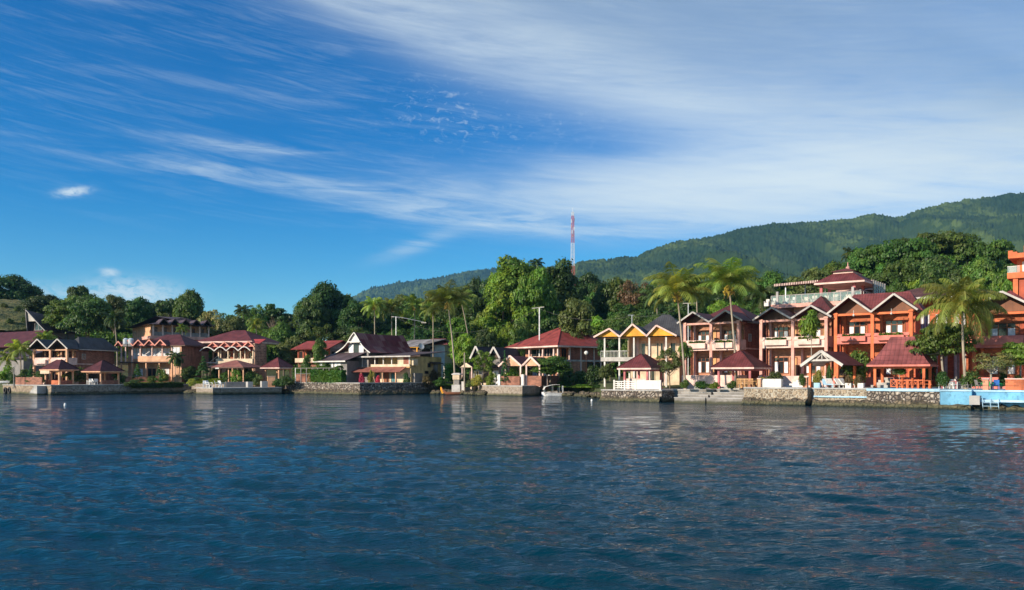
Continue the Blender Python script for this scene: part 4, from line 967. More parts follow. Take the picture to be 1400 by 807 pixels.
# traditional curved-gable roofs
def saddle_roof(t, u0, u1, um, v0, v1, zeave, zfront, zback, sag, roofm, edgem, flare=0.35, lean=1.6, panelm='white', eave0=None, bulge=0.32):
    nv, nu = 14, 10; V = []; idx = []
    def pt(i, j, side):
        tv = i / nv; s = j / nu
        zr = zfront + (zback - zfront) * tv - sag * 4 * tv * (1 - tv)
        vfront = v0 - lean * (1 - s) ; v = vfront + (v1 - vfront) * tv
        c = s ** (1 + flare); ue = u0 if side < 0 else u1
        u = um + (ue - um) * (s * (1 - bulge * math.sin(math.pi * s)))
        z = zr + (zeave - zr) * (s if s < 1 else 1)
        return (u, v, z)
    r = MB()
    for side in (-1, 1):
        for i in range(nv):
            for j in range(nu):
                q = [pt(i, j, side), pt(i + 1, j, side), pt(i + 1, j + 1, side), pt(i, j + 1, side)]
                uvs = [(q[0][1], j), (q[1][1], j), (q[2][1], j + 1), (q[3][1], j + 1)]
                r.poly(q if side > 0 else q[::-1], uvs if side > 0 else uvs[::-1])
                q2 = [(a, b, c - 0.1) for a, b, c in q]; r.poly(q2[::-1] if side > 0 else q2)
    ro = r.build('roof', M[roofm], t, smooth=False)
    e = MB()
    for side in (-1, 1):
        pts = [pt(0, j, side) for j in range(nu + 1)]
        for a, b in zip(pts[:-1], pts[1:]): e.beam((a[0], a[1] - 0.06, a[2] - 0.05), (b[0], b[1] - 0.06, b[2] - 0.05), 0.1, 0.17)
    e.build('bargeboard', M[edgem], ro)
    g = MB(); L = [pt(0, j, -1) for j in range(nu + 1)]; Rr = [pt(0, j, 1) for j in range(nu + 1)]
    for j in range(5):
        g.poly([(L[j][0], L[j][1] + 0.25, L[j][2] - 0.1), (L[j + 1][0], L[j + 1][1] + 0.25, L[j + 1][2] - 0.1), (Rr[j + 1][0], Rr[j + 1][1] + 0.25, Rr[j + 1][2] - 0.1), (Rr[j][0], Rr[j][1] + 0.25, Rr[j][2] - 0.1)])
    g.build('gable_panel', M[panelm], t)
    h = MB()
    for j in range(5, nu):
        h.poly([(L[j][0], v0 + 0.8, L[j][2]), (L[j + 1][0], v0 + 0.8, L[j + 1][2]), (Rr[j + 1][0], v0 + 0.8, Rr[j + 1][2]), (Rr[j][0], v0 + 0.8, Rr[j][2])])
    h.build('lower_gable', M['wooddk'], t)
    return ro
def tradhouse():
    fr = Fr(505, 142, 34, 2.0); t = fr.thing('traditional_steep_roofed_house', 'traditional house with a steep rusty red roof and a white curved gable', 'house')
    U = fr.u; u0 = U(458); ze = fr.z(482); zf_ = fr.z(454.5, -3); zb_ = fr.z(457, 0, 9)
    MB().box(u0 + 0.8, -0.8, 0.6, 11, -1.5, ze + 0.2).build('wall', M['greywood'], t)
    saddle_roof(t, u0, 0.2, U(487), 0, 12.5, ze, zf_, zb_, 0.15, 'rust', 'white', lean=0.5, bulge=0.26)
    opening(t, fr, 'F', U(477, .6), U(498, .6), ze - 0.1, ze + 1.6, 0.55, 'window', 3, 'greywood', 'sides')
    MB().beam((U(479), -0.62, fr.z(467.5, -3)), (U(496), -0.62, fr.z(467.5, -3)), 0.3, 0.16).build('tie_beam', M['white'], t)
    # lean-to wing on the left
    x0, x1 = U(446), U(490)
    zl, zh = fr.z(493.5), fr.z(481); p = MB(); p.slab([(x0, -3.2, zl), (x1, -3.2, zl), (x1 + 1.5, 0.7, zh), (x0 + 1.8, 0.7, zh)], 0.12, [(x0, 0), (x1, 0), (x1, 4), (x0, 4)])
    lr = p.build('lean_to_roof', M['slate'], t); MB().box(x0, x1, -3.26, -3.18, zl - 0.2, zl + 0.02).build('fascia', M['white'], lr)
    MB().box(x0 + 0.7, x1 - 0.4, -2.4, 0.6, -1.5, zl).build('lean_to_wall', M['greywood'], t)
    for i in range(3): opening(t, fr, 'F', x0 + 0.9 + i * 1.9, x0 + 2.5 + i * 1.9, zl - 1.9, zl - 0.3, -2.4, 'window', 2, 'white', 'all')
tradhouse()
def batak():
    fr = Fr(62, 185, 24, 9.0); t = fr.thing('pointed_gable_house', 'small grey house with a tall pointed gable below the grassy hill', 'house')
    U = fr.u; u0 = U(37.5)
    MB().box(u0 + 0.6, -0.6, 0.8, 8, -6, fr.z(452)).build('wall', M['greywood'], t)
    saddle_roof(t, u0, 0.3, U(42), 0, 9, fr.z(453.5), fr.z(423), fr.z(436, 0, 8), 0.1, 'slate', 'greyboard', lean=1.2, panelm='offwhite', flare=0.0, bulge=0.03)
    opening(t, fr, 'F', U(44), U(54), fr.z(451), fr.z(441), 0.7, 'window', 2, 'greyboard')
batak()
def farleft():
    fr = Fr(40, 172, 28, 3.5); t = fr.thing('maroon_roofed_hall', 'long dark hall with a low maroon roof cut by the left edge', 'building'); u0 = -34
    ze, za = fr.z(474), fr.z(450)
    MB().box(u0, -0.8, 1, 9, -3, ze).build('wall', M['wooddk'], t)
    r = MB(); zr = za; r.slab([(u0, -1, ze), (0.5, -1, ze), (-1.5, 5, zr), (u0, 5, zr)], 0.12, [(0, 0), (35, 0), (33, 7), (0, 7)])
    r.slab([(u0, 11, ze), (0.5, 11, ze), (-1.5, 5, zr), (u0, 5, zr)], 0.12, [(0, 0), (35, 0), (33, 7), (0, 7)])
    r.slab([(0.5, -1, ze), (0.5, 11, ze), (-1.5, 5, zr)], 0.12); r.build('roof', M['maroon_dark'], t)
    for i in range(5): opening(t, fr, 'F', -3.4 - i * 3, -1.6 - i * 3, 1.0, ze - 0.6, 1, 'window', 2, 'greywood')
    fr = Fr(32, 158, 28, 1.9); t = fr.thing('grey_shed', 'small dark grey lean-to shed behind the palms at left edge', 'shed')
    MB().box(-12, 0, 0, 5, -1, fr.z(490)).build('wall', M['greywood'], t)
    r = MB(); r.slab([(-12, -0.6, fr.z(490)), (0.4, -0.6, fr.z(490)), (0.4, 5.4, fr.z(476)), (-12, 5.4, fr.z(476))], 0.1, [(0, 0), (12, 0), (12, 6), (0, 6)]); r.build('roof', M['slate'], t)
farleft()

# left hotel group
f = Fr(92, 143, 14, 1.7)
duplex('brown two storey house with two white gables and a long grey roof', 47, 92, 143, 14, 1.7, zz(f, 522, 499, 497, 489, 477, 463.5), 9, ('brickd', 'brickd', 'peach', 'palepink', 'offwhite', 'grey', 'p'), px1=156, bd=2.2, zmain=f.z(460.5, 0, 4), vmain=2.0, hedge=False, umain=-3.2, curtain=False)
def leftgables():
    pass
f = Fr(248, 150, 14, 2.2)
def brownhotel():
    fr = Fr(248, 150, 14, 2.2); t = fr.thing('brown_hotel', 'peach and brown hotel with four small red gables above glazed rooms', 'hotel building'); U = fr.u; D = fr.v(275)
    ze, zp, zs = fr.z(472.5), fr.z(487.5), fr.z(496); W = -U(165); bd = 2.0
    MB().box(-W, 0, bd, D, -1.5, ze).build('wall', M['peach'], t)
    MB().box(0, 0.06, 0, D, -1.5, ze - 0.02).build('side_wall', M['brickd'], t)
    MB().box(U(236), 0, 0, bd, -1.5, ze - 0.05).build('corner_wall', M['peach'], t)
    MB().box(U(190), U(235), -0.3, 0, zs + 0.2, zp + 0.1).build('balcony_front', M['peach'], t)
    MB().box(-W, U(236), -0.2, bd, zs, zs + 0.2).build('balcony_slab', M['wooddk'], t)
    for p in (166, 172, 181, 192, 208, 222, 235): c = MB(); column(c, U(p), 0, zs, ze, 0.2, False); c.build('column', M['palepink'], t)
    for p in (166, 181, 200, 218, 235): c = MB(); column(c, U(p), 0, -1, zs, 0.24, False); c.build('lower_column', M['peach'], t)
    for a, b in ((182, 191), (194, 207), (209, 221), (223, 234)): opening(t, fr, 'F', U(a, bd), U(b, bd), zp - 0.4, ze - 0.3, bd, 'window', 2, 'palepink', 'all' if a == 182 else 'sides')
    opening(t, fr, 'F', U(236.5), U(246), zp + 0.1, ze - 0.3, 0, 'window', 2, 'white', 'all')
    for a, b in ((184, 196), (202, 214), (222, 232)): opening(t, fr, 'F', U(a, bd), U(b, bd), 0.2, 2.4, bd, 'window', 2, 'peach', 'sides' if a != 202 else False)
    st = MB()
    for p in (196, 212): st.beam((U(p), -0.1, zp + 0.1), (U(p + 9), -0.1, zp + 1.0), 0.08, 0.1)
    st.build('stair_rails', M['white'], t)
    rf, tr, fi = MB(), MB(), MB(); n = 4; g0, g1 = U(171.5), U(231.5); gw = (g1 - g0) / n
    for i in range(n): gable(rf, tr, fi, g0 + gw * i + 0.02, g0 + gw * (i + 1), -0.9 - i * 0.01, 3.2, ze + 0.05, fr.z(464.5), fillin=0.4, bh=0.2, um=g0 + gw * (i + 0.5))
    gable(rf, tr, fi, U(161), U(171), -0.8, 3, ze + 0.0, fr.z(466), fillin=0.4, bh=0.18)
    r = rf.build('gable_roofs', M['maroon'], t); tr.build('bargeboard', M['salmonp'], r); fi.build('gable_wall', M['darkpink'], t)
    x0, x1, y0, y1 = -W - 0.5, 1.0, -0.3, D + 1.5; hy = (y1 - y0) / 2
    m_ = MB(); m_.rings(x0 + 4, x1, y0, y1, [(0, 0, ze + 0.08), (hy - 0.02, hy - 0.02, fr.z(457, 0, 3))]); mm = m_.build('main_roof', M['maroon_dark'], t)
    MB().box(x0 + 4.02, x1 - 0.03, y0 + 0.03, y1 - 0.03, ze - 0.1, ze + 0.06).build('fascia', M['brown_'], mm)
M['salmonp'] = paint('salmon_bargeboard', (0.66, 0.26, 0.19)); M['brown_'] = paint('brown_fascia', (0.12, 0.06, 0.045))
brownhotel()
def tanks():
    for i, p in enumerate((172.0, 179.0)):
        Y = 152; x = wx(p, Y); z = wz(471, Y); t = thing('water_tank', 'left of two steel rooftop water tanks on the brown hotel' if i == 0 else 'right of two steel rooftop water tanks on the brown hotel', 'water tank', (x, Y, z), 0, 'rooftop water tanks')
        MB().tube([(0, 0, 0), (0, 0, 0.12), (0, 0, 0.9), (0, 0, 1.15), (0, 0, 1.2)], [0.42, 0.5, 0.5, 0.3, 0.06], 14).build('tank', M['tank'], t, smooth=False)
        MB().box(-0.4, 0.4, -0.4, 0.4, -0.4, 0.0).build('stand', M['greywood'], t)
tanks()
def upperhotel():
    fr = Fr(209, 180, 52, 9.5); t = fr.thing('hillside_hotel', 'dark roofed hillside hotel with a row of small side gables above the brown hotel', 'hotel building'); U = fr.u; D = fr.v(286)
    W = -U(181); ze = fr.z(443.5); zf = fr.z(459)
    MB().box(-W, -2, 0, D, -7, ze).build('wall', M['peach'], t)
    MB().box(-W - 0.4, 0.3, -0.5, D, zf - 0.7, zf).build('terrace_slab', M['pink'], t)
    MB().box(-W, -0.5, 0.3, D, -7, zf - 0.7).build('lower_wall', M['brickd'], t)
    n = 6
    for i in range(n + 1): c = MB(); column(c, -0.1, 0.1 + (D - 0.2) * i / n, zf, ze, 0.28, False); c.build('column', M['palepink'], t)
    MB().box(-0.2, -0.08, 0.3, D, zf, zf + 0.9).build('parapet', M['greywood'], t)
    for i in range(n): s0 = D * i / n + 0.8; opening(t, fr, 'S', s0, s0 + D / n - 1.4, zf + 0.3, ze - 0.5, -2, 'window', 3, 'doorbr')
    opening(t, fr, 'F', -W + 2.5, -W + 3.4, zf + 1.2, ze - 0.8, 0, 'window', 2, 'cream')
    r = MB(); x0, x1, y0, y1 = -W - 1.2, 1.0, -1.2, D + 1; hx = (x1 - x0) / 2; r.rings(x0, x1, y0, y1, [(0, 0, ze), (hx - 0.05, hx - 0.05, fr.z(431, -4, 4))]); rr = r.build('roof', M['slate'], t)
    g = MB(); tr = MB(); zg = ze + 1.35
    for i in range(5):
        c = D * (i + 0.6) / 5.2 + 0.6; h = D / 5 * 0.48
        P0 = [(1.25, c - h, ze - 0.0), (1.25, c, zg), (-3.2, c, zg), (-3.2, c - h, ze)]; g.slab(P0, 0.1, [(0, 0), (0, 2), (4, 2), (4, 0)])
        P1 = [(1.25, c, zg), (1.25, c + h, ze - 0.0), (-3.2, c + h, ze), (-3.2, c, zg)]; g.slab(P1, 0.1, [(0, 2), (0, 0), (4, 0), (4, 2)])
        tr.beam((1.3, c - h, ze - 0.05), (1.3, c, zg - 0.03), 0.08, 0.2); tr.beam((1.3, c, zg - 0.03), (1.3, c + h, ze - 0.05), 0.08, 0.2)
    g.build('side_gables', M['slate'], rr); tr.build('bargeboard', M['brown_'], rr)
upperhotel()
def redhotel():
    fr = Fr(346, 152, 14, 2.2); t = fr.thing('arched_eave_hotel', 'red roofed hotel with four gables over white scalloped arches', 'hotel building'); U = fr.u; D = fr.v(362)
    W = -U(281); bd = 2.2; ze, zs, zp = fr.z(478), fr.z(496.5), fr.z(490.5)
    MB().box(-W, 0, bd, D, -1.5, ze).build('wall', M['peach'], t)
    MB().box(0, 0.4, 0, D, -1.5, ze + 1.2).build('side_wall', M['stonep'], t)
    MB().box(-W, 0, -0.1, bd, zs, zs + 0.2).build('balcony_slab', M['palepink'], t)
    MB().box(U(296), 0, -0.25, -0.1, zs - 0.1, zp).build('balcony_front', M['cream'], t)
    n = 4; bw = W / n
    for p in (299, 302, 312, 320, 329, 335, 346): c = MB(); column(c, U(p), 0, zs, ze, 0.2, False); c.build('column', M['cream'], t)
    for p in (283, 300, 318, 332, 346): c = MB(); column(c, U(p), 0, -1, zs, 0.26, False); c.build('lower_column', M['peach'], t)
    for i in range(n):
        opening(t, fr, 'F', -W + bw * i + 0.4, -W + bw * i + bw * 0.55, zp - 0.6, ze - 0.5, bd, 'window', 2, 'doorbr')
        opening(t, fr, 'F', -W + bw * i + bw * 0.62, -W + bw * (i + 1) - 0.3, zs + 0.22, ze - 0.5, bd, 'door', 1, 'orangedk', mat='orangedk')
        opening(t, fr, 'F', -W + bw * i + 0.5, -W + bw * (i + 1) - 0.5, 0.2, 2.3, bd, 'window', 3, 'doorbr')
        MB().slab([(-W + bw * i + 0.3, 0.7, zs + 0.2), (-W + bw * (i + 1) - 0.4, 0.7, zs + 1.5), (-W + bw * (i + 1) - 0.4, 0.8, zs + 1.5), (-W + bw * i + 0.3, 0.8, zs + 0.2)], 0.12).build('stair_string', M['cream'], t)
    arch = MB()
    for i in range(n):
        x0 = -W + bw * i - (0.6 if i == 0 else 0); x1 = -W + bw * (i + 1); cx_ = (x0 + x1) / 2; h = 0.75
        for j in range(10):
            q0, q1 = j / 10, (j + 1) / 10; za0 = ze - 0.25 + h * math.sin(math.pi * q0); za1 = ze - 0.25 + h * math.sin(math.pi * q1)
            arch.beam((x0 + (x1 - x0) * q0, -0.95, za0), (x0 + (x1 - x0) * q1 + 0.02, -0.95, za1), 0.16, 0.16)
    arch.build('scalloped_eave', M['white'], t)
    vault = MB()
    for i in range(n):
        x0 = -W + bw * i - (0.6 if i == 0 else 0); x1 = -W + bw * (i + 1)
        for j in range(10):
            q0, q1 = j / 10, (j + 1) / 10; za0 = ze - 0.22 + 0.75 * math.sin(math.pi * q0); za1 = ze - 0.22 + 0.75 * math.sin(math.pi * q1)
            vault.slab([(x0 + (x1 - x0) * q0, -0.9, za0), (x0 + (x1 - x0) * q1, -0.9, za1), (x0 + (x1 - x0) * q1, 1.6, za1), (x0 + (x1 - x0) * q0, 1.6, za0)], 0.06, [(0, 0), (0, 1), (2, 1), (2, 0)])
    vault.build('arched_eave_roof', M['red'], t)
    rf, tr, fi = MB(), MB(), MB(); g0 = -W + 0.4; gw = W / n
    for i in range(n): gable(rf, tr, fi, g0 + gw * i + 0.1, g0 + gw * (i + 1) - 0.1, -0.15 - 0.01 * i, 4.4, ze + 0.55, fr.z(467.5) + 0.02 * i, fillin=0.35, bh=0.22)
    r = rf.build('gable_roofs', M['red'], t); tr.build('bargeboard', M['salmonp'], r); fi.build('gable_wall', M['darkpink'], t)
    m_ = MB(); x0, x1, y0, y1 = U(272, 3), U(350, 3), 1.6, 13; m_.rings(x0, x1, y0, y1, [(0, 0, fr.z(466, 0, 2)), (5.0, 5.65, fr.z(451, 0, 7))]); mm = m_.build('main_roof', M['maroon'], t)
    MB().box(x0 + 0.05, x1 - 0.05, y0 + 0.05, y1 - 0.05, fr.z(466, 0, 2) - 0.35, fr.z(466, 0, 2) - 0.01).build('fascia', M['palepink'], mm)
    w_ = MB(); w_.slab([(U(318, 1), 1.0, fr.z(470)), (0.6, 1.0, fr.z(470)), (0.6, 3.5, fr.z(463.5, 0, 3)), (U(318, 3), 3.5, fr.z(463.5, 0, 3))], 0.1, [(0, 0), (5, 0), (5, 3), (0, 3)]); w_.build('upper_lean_to', M['red_br'], t)
    # restaurant canopy in front
    fr2 = Fr(318, 143, 14, 1.9); t2 = fr2.thing('dining_canopy', 'low faded red hipped canopy with posts in front of the arched hotel', 'canopy'); U2 = fr2.u
    x0, x1, y1 = U2(285), U2(337), 6.5; r = MB(); r.rings(x0, x1, -1, y1, [(0, 0, fr2.z(502)), (3.6, 3.6, fr2.z(492.5, 0, 2.6))]); rr = r.build('roof', M['salmon'], t2)
    MB().box(x0 + .02, x1 - .02, -.98, y1 - .02, fr2.z(502) - 0.2, fr2.z(502) - 0.01).build('fascia', M['brown_'], rr)
    for p in (289, 301, 314, 326, 334): c = MB(); column(c, U2(p), -0.3, -0.5, fr2.z(502), 0.18, False); c.build('post', M['peach'], t2)
    MB().box(U2(299), U2(304), -1.05, -1.01, fr2.z(504.5), fr2.z(502.8)).build('sign_board', M['white'], t2)
    MB().box(x0 + 1, x1 - 1, 5.2, 5.4, -0.5, 2.0).build('back_wall', M['brickp'], t2)
redhotel()
def redroof2():
    fr = Fr(446, 152, 26, 2.0); t = fr.thing('red_tiled_house', 'red roofed wooden house with a cream balcony behind the bushes', 'house'); U = fr.u; D = fr.v(480)
    W = -U(405); ze, zp, zs = fr.z(476), fr.z(489.5), fr.z(496); bd = 2
    MB().box(-W, -0.05, bd, D, -1.5, ze).build('wall', M['bricko'], t)
    MB().box(-0.05, 0.05, 1.2, D, -1.5, ze + 0.0).build('side_wall', M['greywood'], t)
    g = MB(); g.slab([(0.04, 0, ze), (0.04, D, ze), (0.04, D / 2, fr.z(465.5, 0, D / 2))], 0.08); g.build('gable_wall', M['offwhite'], t)
    MB().box(-W, 0, -0.3, bd, zs, zs + 0.2).build('balcony_slab', M['brickr'], t); MB().box(-W, U(440), -0.35, -0.2, zs + 0.1, zp).build('balcony_front', M['cream'], t)
    for p in (408, 415, 430, 445): c = MB(); column(c, U(p), 0, zs, ze, 0.2, False); c.build('column', M['orangedk' if p < 420 else 'offwhite'], t)
    MB().box(-W, 0, 0.5, bd, -1.5, zs).build('lower_wall', M['brickd'], t)
    for a, b in ((410, 417), (420, 428), (431, 440)): opening(t, fr, 'F', U(a, bd), U(b, bd), zp - 0.3, ze - 0.4, bd, 'window', 2, 'doorbr')
    opening(t, fr, 'S', 1.5, 3.4, zp - 0.2, ze - 0.6, 0.052, 'window', 2, 'wooddk')
    ym = D / 2; zr = fr.z(465.5, 0, ym); r = MB(); x0, x1 = U(402), 1.3
    r.slab([(x0, -1.0, ze - 0.15), (x1, -1.0, ze - 0.15), (x1 - 0.2, ym, zr), (x0, ym, zr)], 0.12, [(x0, 0), (x1, 0), (x1, 5), (x0, 5)]); r.slab([(x0, D + 1, ze - 0.15), (x1, D + 1, ze - 0.15), (x1 - 0.2, ym, zr), (x0, ym, zr)], 0.12, [(x0, 0), (x1, 0), (x1, 5), (x0, 5)])
    r.build('roof', M['red'], t)
redroof2()
def yellowlong():
    fr = Fr(561, 139, 28, 2.0); t = fr.thing('yellow_guest_house', 'long yellow two storey guest house with teal doors on the rubble quay', 'guest house'); U = fr.u; D = fr.v(603)
    W = -U(494); ze, zp, zs, zl = fr.z(487), fr.z(498), fr.z(503), fr.z(506); bd = 2.2
    MB().box(-W, 0, bd, D, -1.5, ze).build('wall', M['yellowwall'], t)
    MB().box(0, 0.08, 0.0, D, -1.5, ze - 0.2).build('side_wall', M['yellowwall'], t)
    MB().box(-W, 0, -0.2, bd, zs, zs + 0.2).build('upper_floor_slab', M['woodlt'], t)
    MB().box(U(508), 0, -0.25, -0.12, zs + 0.2, zp).build('balcony_front', M['cream'], t)
    for p in (496, 513, 524.5, 536, 560): c = MB(); column(c, U(p), -0.05, zs, ze, 0.16, False); c.build('column', M['white'], t)
    MB().box(U(544), U(552), -0.1, -0.05, zp, ze).build('shutter_panel', M['cream'], t); MB().box(U(552.5), U(560), -0.1, -0.05, zp, ze).build('shutter_panel', M['brickr'], t)
    r = MB(); r.slab([(-W - 0.6, -1.1, ze + 0.05), (0.8, -1.1, ze + 0.1), (0.8, D + 0.8, ze + 1.1), (-W - 0.6, D + 0.8, ze + 1.1)], 0.12, [(0, 0), (16, 0), (16, 9), (0, 9)]); rr = r.build('roof', M['slate'], t)
    MB().box(-W - 0.6, 0.8, -1.16, -1.08, ze - 0.16, ze + 0.06).build('fascia', M['offwhite'], rr)
    l = MB(); l.slab([(-W - 1.6, -2.0, zl - 0.3), (U(556), -2.0, zl - 0.3), (U(556), -0.2, zs + 0.15), (-W - 1.2, -0.2, zs + 0.15)], 0.1, [(0, 0), (16, 0), (16, 2), (0, 2)]); l.build('lean_to_roof', M['salmon'], t)
    MB().box(-W, 0, 0.6, bd, -1.5, zs - 0.02).build('lower_wall', M['cream'], t)
    for p in (502, 519, 531, 549): c = MB(); column(c, U(p), -1.7, -0.2, zl - 0.2, 0.16, False); c.build('post', M['peach'], t)
    for i, p in enumerate((497, 516.5, 538)): opening(t, fr, 'F', U(p - 3, .6), U(p + 2.5, .6), 0.0, zl - 0.5, 0.6, 'door', 2, 'wood', mat='teal')
    opening(t, fr, 'F', U(525, .6), U(532, .6), 0.0, zl - 0.4, 0.6, 'door', 1, 'wood', mat='doorbr')
    for p0, p1 in ((507, 511), (553, 558)): opening(t, fr, 'F', U(p0, .6), U(p1, .6), 0.9, zl - 0.6, 0.6, 'window', 2, 'wood')
    MB().box(0.08, 0.5, 0.2, fr.v(568), zp - 0.2, ze - 0.5).build('corner_balcony', M['cream'], t)
    opening(t, fr, 'S', fr.v(584), fr.v(588), fr.z(502), fr.z(496), 0.082, 'window', 1, 'wooddk'); opening(t, fr, 'S', fr.v(580), fr.v(585), fr.z(511), fr.z(507), 0.082, 'window', 1, 'wooddk')
    a = MB(); a.slab([(0.1, fr.v(586), fr.z(494)), (1.0, fr.v(586), fr.z(496.5)), (1.0, fr.v(601), fr.z(496.5)), (0.1, fr.v(601), fr.z(494))], 0.08); a.build('awning', M['slate'], t)
    g = MB(); v0, v1 = fr.v(590), fr.v(601); g.box(0.1, 0.9, fr.v(592), fr.v(593), -0.5, fr.z(496.5)); g.build('awning_post', M['greywood'], t)
    MB().box(0.1, 0.6, 0.5, fr.v(574), -1, 1.6).build('utility_box', M['greywood'], t)
yellowlong()
def backhouses():
    fr = Fr(576, 165, 28, 4.0); t = fr.thing('tin_roofed_house', 'house with a patchy tin roof and yellow trim behind the guest house', 'house'); U = fr.u
    MB().box(U(548), -0.3, 0, 8, -2, fr.z(476)).build('wall', M['wooddk'], t)
    for p in (551, 573): MB().box(U(p) - 0.12, U(p) + 0.12, -0.8, -0.6, fr.z(484), fr.z(474.5)).build('post', M['yellow'], t)
    MB().box(U(546), 0.2, -0.9, -0.75, fr.z(475.5), fr.z(473)).build('yellow_beam', M['yellow'], t)
    r = MB(); r.slab([(U(543), -1.2, fr.z(473.5)), (0.4, -1.2, fr.z(473.5)), (2.6, 5, fr.z(464, 0, 5)), (U(543), 5, fr.z(464, 0, 5))], 0.1, [(0, 0), (9, 0), (9, 6), (0, 6)])
    r.slab([(U(543), 10, fr.z(473.5)), (3.4, 10, fr.z(473.5)), (2.6, 5, fr.z(464, 0, 5)), (U(543), 5, fr.z(464, 0, 5))], 0.1); r.build('roof', M['tin'], t)
    fr = Fr(608, 168, 10, 4.0); t = fr.thing('white_walled_hut', 'small white walled hut with a rusty red roof behind the guest house', 'hut'); U = fr.u
    MB().box(U(581), 0, 0, 6, -3, fr.z(470.5)).build('wall', M['white'], t)
    r = MB(); r.slab([(U(578), -0.6, fr.z(471)), (0.8, -0.6, fr.z(471)), (-0.6, 3, fr.z(463, 0, 3)), (U(584), 3, fr.z(463, 0, 3))], 0.1, [(0, 0), (5, 0), (5, 4), (0, 4)]); r.slab([(U(578), 6.6, fr.z(471)), (0.8, 6.6, fr.z(471)), (-0.6, 3, fr.z(463, 0, 3)), (U(584), 3, fr.z(463, 0, 3))], 0.1); r.build('roof', M['rust'], t)
    opening(t, fr, 'F', U(588), U(594), fr.z(479), fr.z(474), 0, 'window', 2, 'greywood')
    # satellite dish
    d = MB(); Y = 160; x, z = wx(575.5, Y), wz(474, Y)
    pts = []; n = 14
    o = thing('satellite_dish', 'grey satellite dish by the patchy tin roof', 'satellite dish', (x, Y, z))
    for a in range(3):
        for b in range(n):
            t0, t1 = 2 * math.pi * b / n, 2 * math.pi * (b + 1) / n; r0, r1 = a * 0.22, (a + 1) * 0.22
            q = lambda r, th: (r * math.cos(th), 0.25 * (r / 0.66) ** 2 * 0.6 * -1 + 0.0, r * math.sin(th) )
            d.poly([q(r0, t0), q(r1, t0), q(r1, t1), q(r0, t1)] if a else [q(0, 0), q(r1, t0), q(r1, t1)])
    dd = d.build('dish', M['metal'], o); MB().tube([(0, 0, 0), (0, 0.5, -1.5)], 0.05, 6).build('mast', M['metal'], o)
    dd.rotation_euler = (R(-20), 0, R(30))
backhouses()

# ------------------------------------------------------------------ pavilions
def pavilion(label, pxl, pc, pxr, yeave, yap, Y, a, z0, mats=('maroon', 'rosecol', 'palepink'), inset=0.75, posts=True, ridge=None, curve=False, pw=0.24, extra=None):
    fr = Fr(pc, Y, a, z0); t = fr.thing('lakeside_pavilion', label, 'pavilion', 'open pavilions along the lake shore')
    x0 = fr.u(pxl); D = fr.v(pxr); ze = fr.z(yeave); W = -x0
    hx, hy = W / 2, D / 2
    za = fr.z(yap, -hx, hy)
    r = MB()
    if curve:
        rx, ry = hx * 0.62, hy - 0.05; prof = []
        for i in range(9):
            q = i / 8; prof.append((rx * q, ry * q, ze + (za - ze) * (0.30 * q + 0.70 * q ** 1.55 if q < 1 else 1)))
        r.rings(x0, 0, 0, D, prof)
    else:
        k = min(hx, hy) - 0.02; r.rings(x0, 0, 0, D, [(0, 0, ze), (k, k, za)])
    rr = r.build('roof', M[mats[0]], t)
    MB().box(x0 + 0.03, -0.03, 0.03, D - 0.03, ze - 0.2, ze - 0.01).build('fascia', M[mats[2]], rr)
    if not curve and W > 1:
        cp = MB(); k = min(hx, hy)
        for (sx, sy, ex, ey) in ((x0, 0, x0 + k, k), (0, 0, -k, k), (0, D, -k, D - k)): cp.tube([(sx, sy, ze + 0.04), (ex, ey, za + 0.03)], 0.06, 5)
        cp.build('hip_capping', M[mats[0]], rr)
    for (x, y) in ((x0 + inset, inset), (-inset, inset), (x0 + inset, D - inset), (-inset, D - inset)):
        c = MB(); column(c, x, y, -0.1, ze - 0.15, pw, True); c.build('post', M[mats[1]], t)
    bm_ = MB(); bm_.box(x0 + inset, -inset, inset - 0.08, inset + 0.08, ze - 0.42, ze - 0.2); bm_.box(-inset - 0.08, -inset + 0.08, inset, D - inset, ze - 0.40, ze - 0.2); bm_.box(x0 + inset - 0.08, x0 + inset + 0.08, inset, D - inset, ze - 0.40, ze - 0.2); bm_.build('beam', M[mats[1]], t)
    return t, fr, x0, D, ze
pk = ('maroon', 'peach', 'palepink'); 
t1, fr1, x0, D, ze = pavilion('maroon roofed pavilion at the far left with low orange panels', 53, 80, 109, 505, 492, 136, 24, 1.62, ('maroon_dark', 'peach', 'peach'))
MB().box(x0 + 0.8, -0.8, 0.72, 0.80, 0, 0.75).build('front_panel', M['bricko'], t1); MB().box(-0.8, -0.72, 0.8, D - 0.8, 0, 0.75).build('side_panel', M['brickr'], t1)
MB().box(x0 + 0.3, x0 + 2.6, 0.02, 0.08, ze - 0.75, ze - 0.22).build('hanging_sign', M['cream'], t1)
t2, fr2, x0, D, ze = pavilion('maroon roofed pavilion with white chairs in front of the brown house', 110, 137, 171, 507.5, 492.5, 137, 24, 1.64, ('maroon_dark', 'peach', 'peach'))
MB().box(-0.8, -0.72, 0.8, D - 0.8, 0, 0.7).build('side_panel', M['brickd'], t2)
pavilion('maroon roofed pavilion on a brick base above the landing stage', 355, 382, 405, 502.5, 489, 144, 24, 2.3, ('maroon', 'peach', 'palepink'))
t4, fr4, x0, D, ze = pavilion('maroon pavilion with rose pillars behind the white fence', 843, 890, 914.5, 503, 484.5, 96, 32, 1.45)
t5, fr5, x0, D, ze = pavilion('maroon dining pavilion with rose pillars beside the lake steps', 971.5, 1031, 1055, 502, 479.5, 88.3, 36, 1.75, inset=0.7)
t7, fr7, x0, D, ze = pavilion('big pavilion with a tall curved maroon tile roof and orange posts', 1184, 1272, 1284, 498, 460.5, 78.5, 38, 1.84, ('maroon_big', 'orange', 'darkpink'), curve=True, inset=0.7)
rl = MB()
